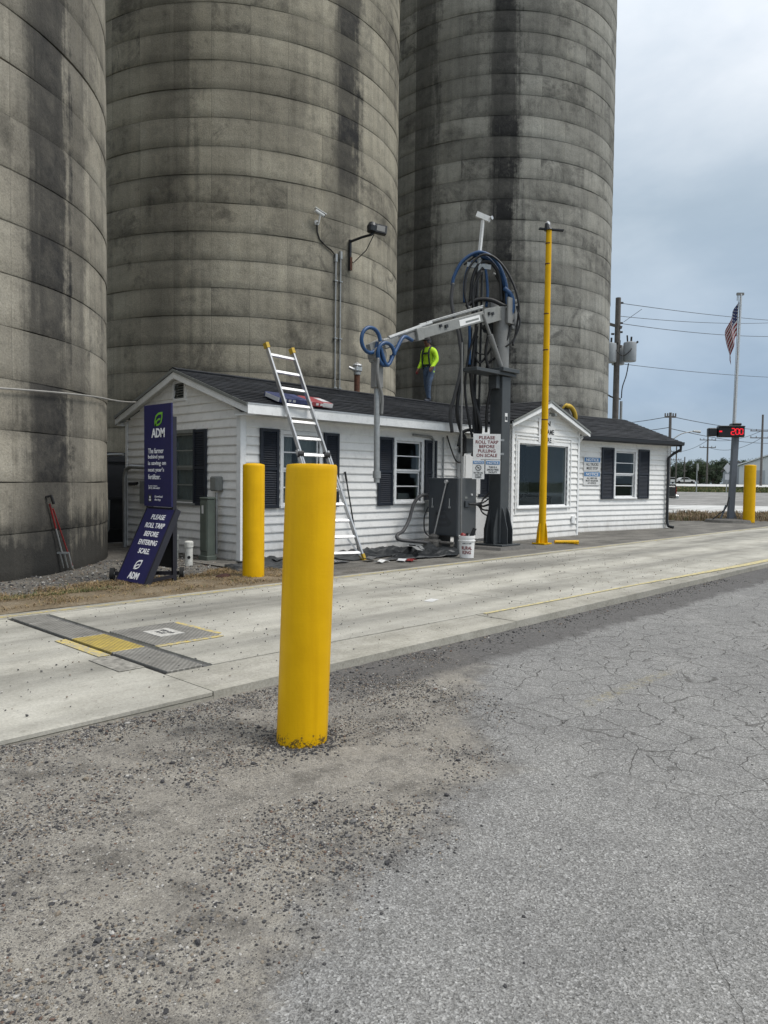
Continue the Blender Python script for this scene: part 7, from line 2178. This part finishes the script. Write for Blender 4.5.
for wx in (-2.7, 1.0):
    for wy in (-0.9, 0.9):
        wh = part('wheel', 'tyre', pk, lambda m_: m_.tube([(wx, wy - 0.13, 0.38), (wx, wy + 0.13, 0.38)], 0.38, 18), MPk)
        part('rim', 'chrome', wh, lambda m_: m_.tube([(wx, wy - 0.135, 0.38), (wx, wy + 0.135, 0.38)], 0.22, 14), MPk)

# ------------------------------------------------------------------ far shed
def shed(d, u0, u1, v_eave, v_ridge, depth, wallm, roofm, lab):
    s0, s1 = spx(u0, d), spx(u1, d)
    zb = rise(d)
    um = (u0 + u1) / 2
    he, hr = topz(v_eave, um, d), topz(v_ridge, um, d)
    x, y = ds(d, s0)
    o = thing('metal_shed', lab, 'building', (x, y, zb))
    vd = Vector((*ds(d, (s0 + s1) / 2), 0)).normalized()
    vr = Vector((vd.y, -vd.x, 0))
    M_ = frame((x, y, zb), vr, -vd)
    L_ = (s1 - s0) * 0.93
    part('wall', wallm, o, lambda m_: m_.prism([(0, 0), (L_, 0), (L_, he), (L_ / 2, hr - 0.1), (0, he)], -depth, 0), M_)
    for a, b_ in (((-0.4, he - 0.05), (L_ / 2, hr)), ((L_ + 0.4, he - 0.05), (L_ / 2, hr))):
        part('roof_panel', roofm, o, lambda m_: m_.add([(a[0], 0.4, a[1]), (b_[0], 0.4, b_[1]), (b_[0], -depth, b_[1]), (a[0], -depth, a[1]), (a[0], 0.4, a[1] + 0.25), (b_[0], 0.4, b_[1] + 0.25), (b_[0], -depth, b_[1] + 0.25), (a[0], -depth, a[1] + 0.25)],
                                                     [(0, 1, 2, 3), (7, 6, 5, 4), (0, 4, 5, 1), (1, 5, 6, 2), (2, 6, 7, 3), (3, 7, 4, 0)]), M_)
    for q in (0.2, 0.55):
        part('door', 'shed_grey', o, lambda m_: m_.box(L_ * q, L_ * (q + 0.2), 0.01, 0.06, 0.02, he * 0.75), M_)
    return o


shed(150, 738, 800, 466, 455, 20, 'shed_white', 'shed_white', 'far white metal shed at the right edge')
shed(165, 722, 752, 472, 462, 14, 'shed_grey', 'shed_roof', 'lower grey shed with brown roof left of the white shed')

# ------------------------------------------------------------------ trees
def tree_mesh(seed, h_, w_):
    rn = random.Random(seed)
    tb, lb_ = MB(), MB()
    tb.tube([(0, 0, 0), (0.1, 0, h_ * 0.3), (0, 0.1, h_ * 0.75)], [w_ * 0.05, w_ * 0.04, w_ * 0.012], 8)
    clumps = []
    for i in range(40):
        a = rn.uniform(0, 2 * PI)
        rr = w_ * 0.5 * math.sqrt(rn.random())
        z = h_ * rn.uniform(0.07, 0.92)
        k = 1 - abs(z / h_ - 0.5) * 0.8
        c = Vector((rr * k * math.cos(a), rr * k * math.sin(a), z))
        clumps.append((c, rn.uniform(0.10, 0.2) * w_))
        tb.tube([(0, 0, min(z * 0.7, h_ * 0.6)), c * 0.6 + Vector((0, 0, z * 0.35)), c], [w_ * 0.014, w_ * 0.009, w_ * 0.004], 5)
    for c, r_ in clumps:
        for k in range(130):
            d = Vector((rn.gauss(0, 1), rn.gauss(0, 1), rn.gauss(0, 0.8))).normalized()
            p = c + d * r_ * rn.uniform(0.5, 1.1)
            s_ = rn.uniform(0.10, 0.22)
            a = Vector((rn.uniform(-1, 1), rn.uniform(-1, 1), rn.uniform(-1, 1))).normalized()
            b_ = a.cross(d)
            if b_.length < 0.05:
                continue
            b_.normalize()
            lb_.add([p - a * s_, p + b_ * s_ * 0.6, p + a * s_, p - b_ * s_ * 0.6], [(0, 1, 2, 3)])
    return tb, lb_


protos = []
for sd_, h_, w_, lm in ((1, 7.6, 7.5, 'leaf_dark'), (2, 6.6, 6.5, 'leaf_mid'), (3, 8.6, 7.0, 'leaf_dark')):
    tb, lb_ = tree_mesh(sd_, h_, w_)
    mt_ = bpy.data.meshes.new('trunk')
    mt_.from_pydata([tuple(v) for v in tb.v], [], tb.f)
    mt_.materials.append(MATS['bark'])
    ml_ = bpy.data.meshes.new('crown')
    ml_.from_pydata([tuple(v) for v in lb_.v], [], lb_.f)
    ml_.materials.append(MATS[lm])
    protos.append((mt_, ml_))
rt_ = random.Random(5)
TREES = []
for i, (u, vt_, d) in enumerate(((672, 464, 185), (679, 461, 190), (686, 462, 188), (693, 459, 195), (699, 461, 186), (706, 462, 192), (712, 465, 187), (718, 460, 194), (724, 458, 190), (731, 462, 196), (737, 460, 200), (745, 461, 205), (752, 460, 203), (760, 458, 200), (768, 461, 204), (664, 466, 196), (783, 459, 205))):
    x, y = ds(d, spx(u, d))
    mt_, ml_ = protos[i % 3]
    hh = (7.6, 6.6, 8.6)[i % 3]
    k = topz(vt_, u, d) / hh * 1.02
    o = thing('tree', '', 'tree', (x, y, rise(d) - 0.1), 'trees along the far side of the road')
    o['label'] = 'dark green tree in the far row, number-%d' % i
    o.rotation_euler = (0, 0, rt_.uniform(0, 6))
    for nm, me in (('trunk', mt_), ('crown', ml_)):
        c = bpy.data.objects.new(nm, me)
        COL.objects.link(c)
        c.parent = o
        c.scale = (k, k, k)
    TREES.append(o)
desc = ['at the left end, just past the house eave', 'second from the left end', 'behind the shortest far pole', 'the tall one behind the stop sign', 'just right of the stop sign',
        'behind the far pole left of the display', 'the low one left of the diamond sign', 'left of the display post', 'directly behind the diamond sign', 'half behind the display post', 'above the far bollard', 'behind the brown roof', 'left of the white shed gable', 'behind the white shed', 'at the right edge of the picture', 'hidden mostly by the wing corner', 'past the right edge of the picture']
for o, t_ in zip(TREES, desc):
    o['label'] = 'dark green tree of the far row, ' + t_

# ------------------------------------------------------------------ stones, grass, weeds
ICO = None


def ico():
    bm = bmesh.new()
    bmesh.ops.create_icosphere(bm, subdivisions=1, radius=1)
    v = [x.co.copy() for x in bm.verts]
    bm.verts.index_update()
    f_ = [[x.index for x in q.verts] for q in bm.faces]
    bm.free()
    return v, f_


IV, IF = ico()


def stones(name, lab, place, count, smin, smax, zf, seed, weights, power=2.6, sink=0.25):
    rn = random.Random(seed)
    vs_, fs_, mi = [], [], []
    for i in range(count):
        x, y = place(rn)
        s_ = smin + (smax - smin) * rn.random() ** power
        M_ = Matrix.Rotation(rn.uniform(0, 6.3), 3, 'Z') @ Matrix.Rotation(rn.uniform(-0.5, 0.5), 3, 'X')
        sc = Vector((s_ * rn.uniform(0.7, 1.3), s_ * rn.uniform(0.7, 1.1), s_ * rn.uniform(0.4, 0.8)))
        z = zf(x, y) + sc.z * (1 - 2 * sink)
        o = len(vs_)
        jit = [rn.uniform(0.75, 1.2) for _ in range(12)]
        for k, v in enumerate(IV):
            p = M_ @ Vector((v.x * sc.x, v.y * sc.y, v.z * sc.z)) * jit[k]
            vs_.append((x + p.x, y + p.y, z + p.z))
        m_ = rn.choices(range(5), weights)[0]
        for q in IF:
            fs_.append([a + o for a in q])
            mi.append(m_)
    me = bpy.data.meshes.new(name)
    me.from_pydata(vs_, [], fs_)
    for n_ in ('stone_dark', 'stone_grey', 'stone_tan', 'stone_white', 'stone_brown'):
        me.materials.append(MATS[n_])
    me.polygons.foreach_set('material_index', mi)
    o = bpy.data.objects.new(name, me)
    COL.objects.link(o)
    return tag(o, lab, 'gravel', kind='stuff')


def near_place(rn):
    while True:
        x, y = rn.uniform(0.5, 4.8), rn.uniform(1.0, 4.08)
        line = 0.36 * x + 1.10 + 0.65 * noise.noise(Vector((x * 0.7, y * 0.7, 0)))
        k = (y - line) / 0.35 - max(0, x - 3.3) * 0.9
        if k > rn.random() * 1.2 and (0.45 + 1.3 * noise.noise(Vector((x * 1.3, y * 1.3, 4))) + 0.5 * noise.noise(Vector((x * 5, y * 5, 2)))) > rn.random() * 0.95:
            return x, y


stones('loose_gravel', 'loose stones scattered over the dirt round the foreground bollard', near_place, 44000, 0.0012, 0.0072, asph_z, 1, (40, 32, 16, 7, 5), 1.9, 0.32)


def big_place(rn):
    while True:
        x, y = near_place(rn)
        if noise.noise(Vector((x * 1.1, y * 1.1, 9))) > -0.1:
            return x, y


stones('loose_stones', 'larger dark and pale stones among the loose foreground gravel', big_place, 380, 0.006, 0.016, asph_z, 2, (50, 24, 12, 8, 6), 2.2)


def foot_place(rn):
    a = rn.uniform(0, 2 * PI)
    d = 0.138 + abs(rn.gauss(0, 0.075))
    return 2.68 + d * math.cos(a), 3.13 + d * math.sin(a)


stones('contact_crumbs', 'dark crumbs and grit added as contact shade round the foot of the foreground bollard', foot_place, 1500, 0.002, 0.010, asph_z, 12, (62, 24, 8, 2, 4), 2.0, 0.3)  # ring of dark stones stands in for contact shade at the foot


def far_asph(rn):
    x, y = rn.uniform(0.9, 7), rn.uniform(0.5, 4.1)
    return x, y


stones('stray_grit', 'stray dark grit on the cracked asphalt', far_asph, 900, 0.0015, 0.008, asph_z, 3, (60, 20, 8, 10, 2), 3)
stones('lane_grit', 'crumbs of dirt and grit on the concrete lane', lambda rn: (rn.uniform(0, 14), rn.uniform(4.2, 7.7)), 2600, 0.002, 0.010, lambda x, y: LZ + 0.004, 4, (40, 25, 25, 3, 7), 2.6, 0.1)
stones('yard_gravel', 'grey gravel between the dry verge and the left silo', lambda rn: (rn.uniform(-0.5, 7.4), rn.uniform(8.9, 12.2)), 7000, 0.006, 0.022, yard_z, 5, (20, 42, 22, 10, 6), 1.8)
stones('kerb_grit', 'broken asphalt crumbs along the lane edge', lambda rn: (rn.uniform(1.0, 12), 4.10 - abs(rn.gauss(0, 0.16))), 2200, 0.002, 0.012, asph_z, 6, (55, 30, 10, 2, 3), 2.2)


def blades(name, lab, place, count, hmin, hmax, zf, seed, mats, weights, lean=0.9, wid=0.004):
    rn = random.Random(seed)
    vs_, fs_, mi = [], [], []
    for i in range(count):
        x, y = place(rn)
        z = zf(x, y)
        h_ = rn.uniform(hmin, hmax)
        a = rn.uniform(0, 2 * PI)
        l_ = rn.uniform(0.2, lean) * h_
        d = Vector((math.cos(a), math.sin(a), 0))
        s_ = Vector((-d.y, d.x, 0)) * wid * rn.uniform(0.6, 1.4)
        b0 = Vector((x, y, z - 0.005))
        b1 = b0 + d * l_ * 0.4 + Vector((0, 0, h_ * 0.7))
        b2 = b0 + d * l_ * 1.2 + Vector((0, 0, h_ * rn.uniform(0.6, 1.0)))
        o = len(vs_)
        vs_ += [tuple(b0 - s_), tuple(b0 + s_), tuple(b1 + s_ * 0.7), tuple(b1 - s_ * 0.7), tuple(b2)]
        fs_ += [(o, o + 1, o + 2, o + 3), (o + 3, o + 2, o + 4)]
        m_ = rn.choices(range(len(mats)), weights)[0]
        mi += [m_, m_]
    me = bpy.data.meshes.new(name)
    me.from_pydata(vs_, [], fs_)
    for n_ in mats:
        me.materials.append(MATS[n_])
    me.polygons.foreach_set('material_index', mi)
    o = bpy.data.objects.new(name, me)
    COL.objects.link(o)
    return tag(o, lab, 'grass', kind='stuff')


def verge_place(rn):
    while True:
        x = rn.uniform(-0.5, 7.2)
        y = 8.0 + (verge_edge(x) + 0.25 - 8.0) * rn.random()
        if (0.35 + 1.5 * noise.noise(Vector((x * 1.9, y * 2.6, 3)))) * min(1, (y - 7.95) / 0.35) > rn.random() * 0.8:
            return x, y


blades('dry_grass', 'flattened dry brown grass along the far lane edge', verge_place, 26000, 0.015, 0.055, lambda x, y: yard_z(x, y) * 0.6 + 0.05, 7, ['dead_grass', 'weed_tan', 'green_grass'], (70, 22, 8), 2.2, 0.004)
blades('green_tufts', 'thin green grass at the left end of the verge', lambda rn: (rn.uniform(-0.5, 4.4), 8.55 + abs(rn.gauss(0, 0.16))), 5000, 0.02, 0.07, lambda x, y: yard_z(x, y) * 0.6 + 0.05, 8, ['green_grass', 'dead_grass'], (70, 30), 1.2, 0.004)


def weed_place(rn):
    while True:
        d, s_ = rn.uniform(28.6, 34), rn.uniform(10.4, 18)
        x, y = ds(d, s_)
        if 0.42 + 1.3 * noise.noise(Vector((x * 0.8, y * 0.8, 6))) > rn.random() * 0.9:
            return x, y


blades('dry_weeds', 'dry tan weeds behind the display post', weed_place, 9000, 0.06, 0.30, lambda x, y: rise(fdist(x, y)) + 0.05, 9, ['weed_tan', 'dead_grass', 'green_grass'], (65, 20, 15), 0.9, 0.012)
blades('far_grass', 'strip of green grass before the far road', lambda rn: ds(rn.uniform(77, 107), rn.uniform(20, 62)), 14000, 0.1, 0.25, lambda x, y: rise(fdist(x, y)) - 0.06, 10, ['green_grass', 'dead_grass'], (85, 15), 0.8, 0.05)
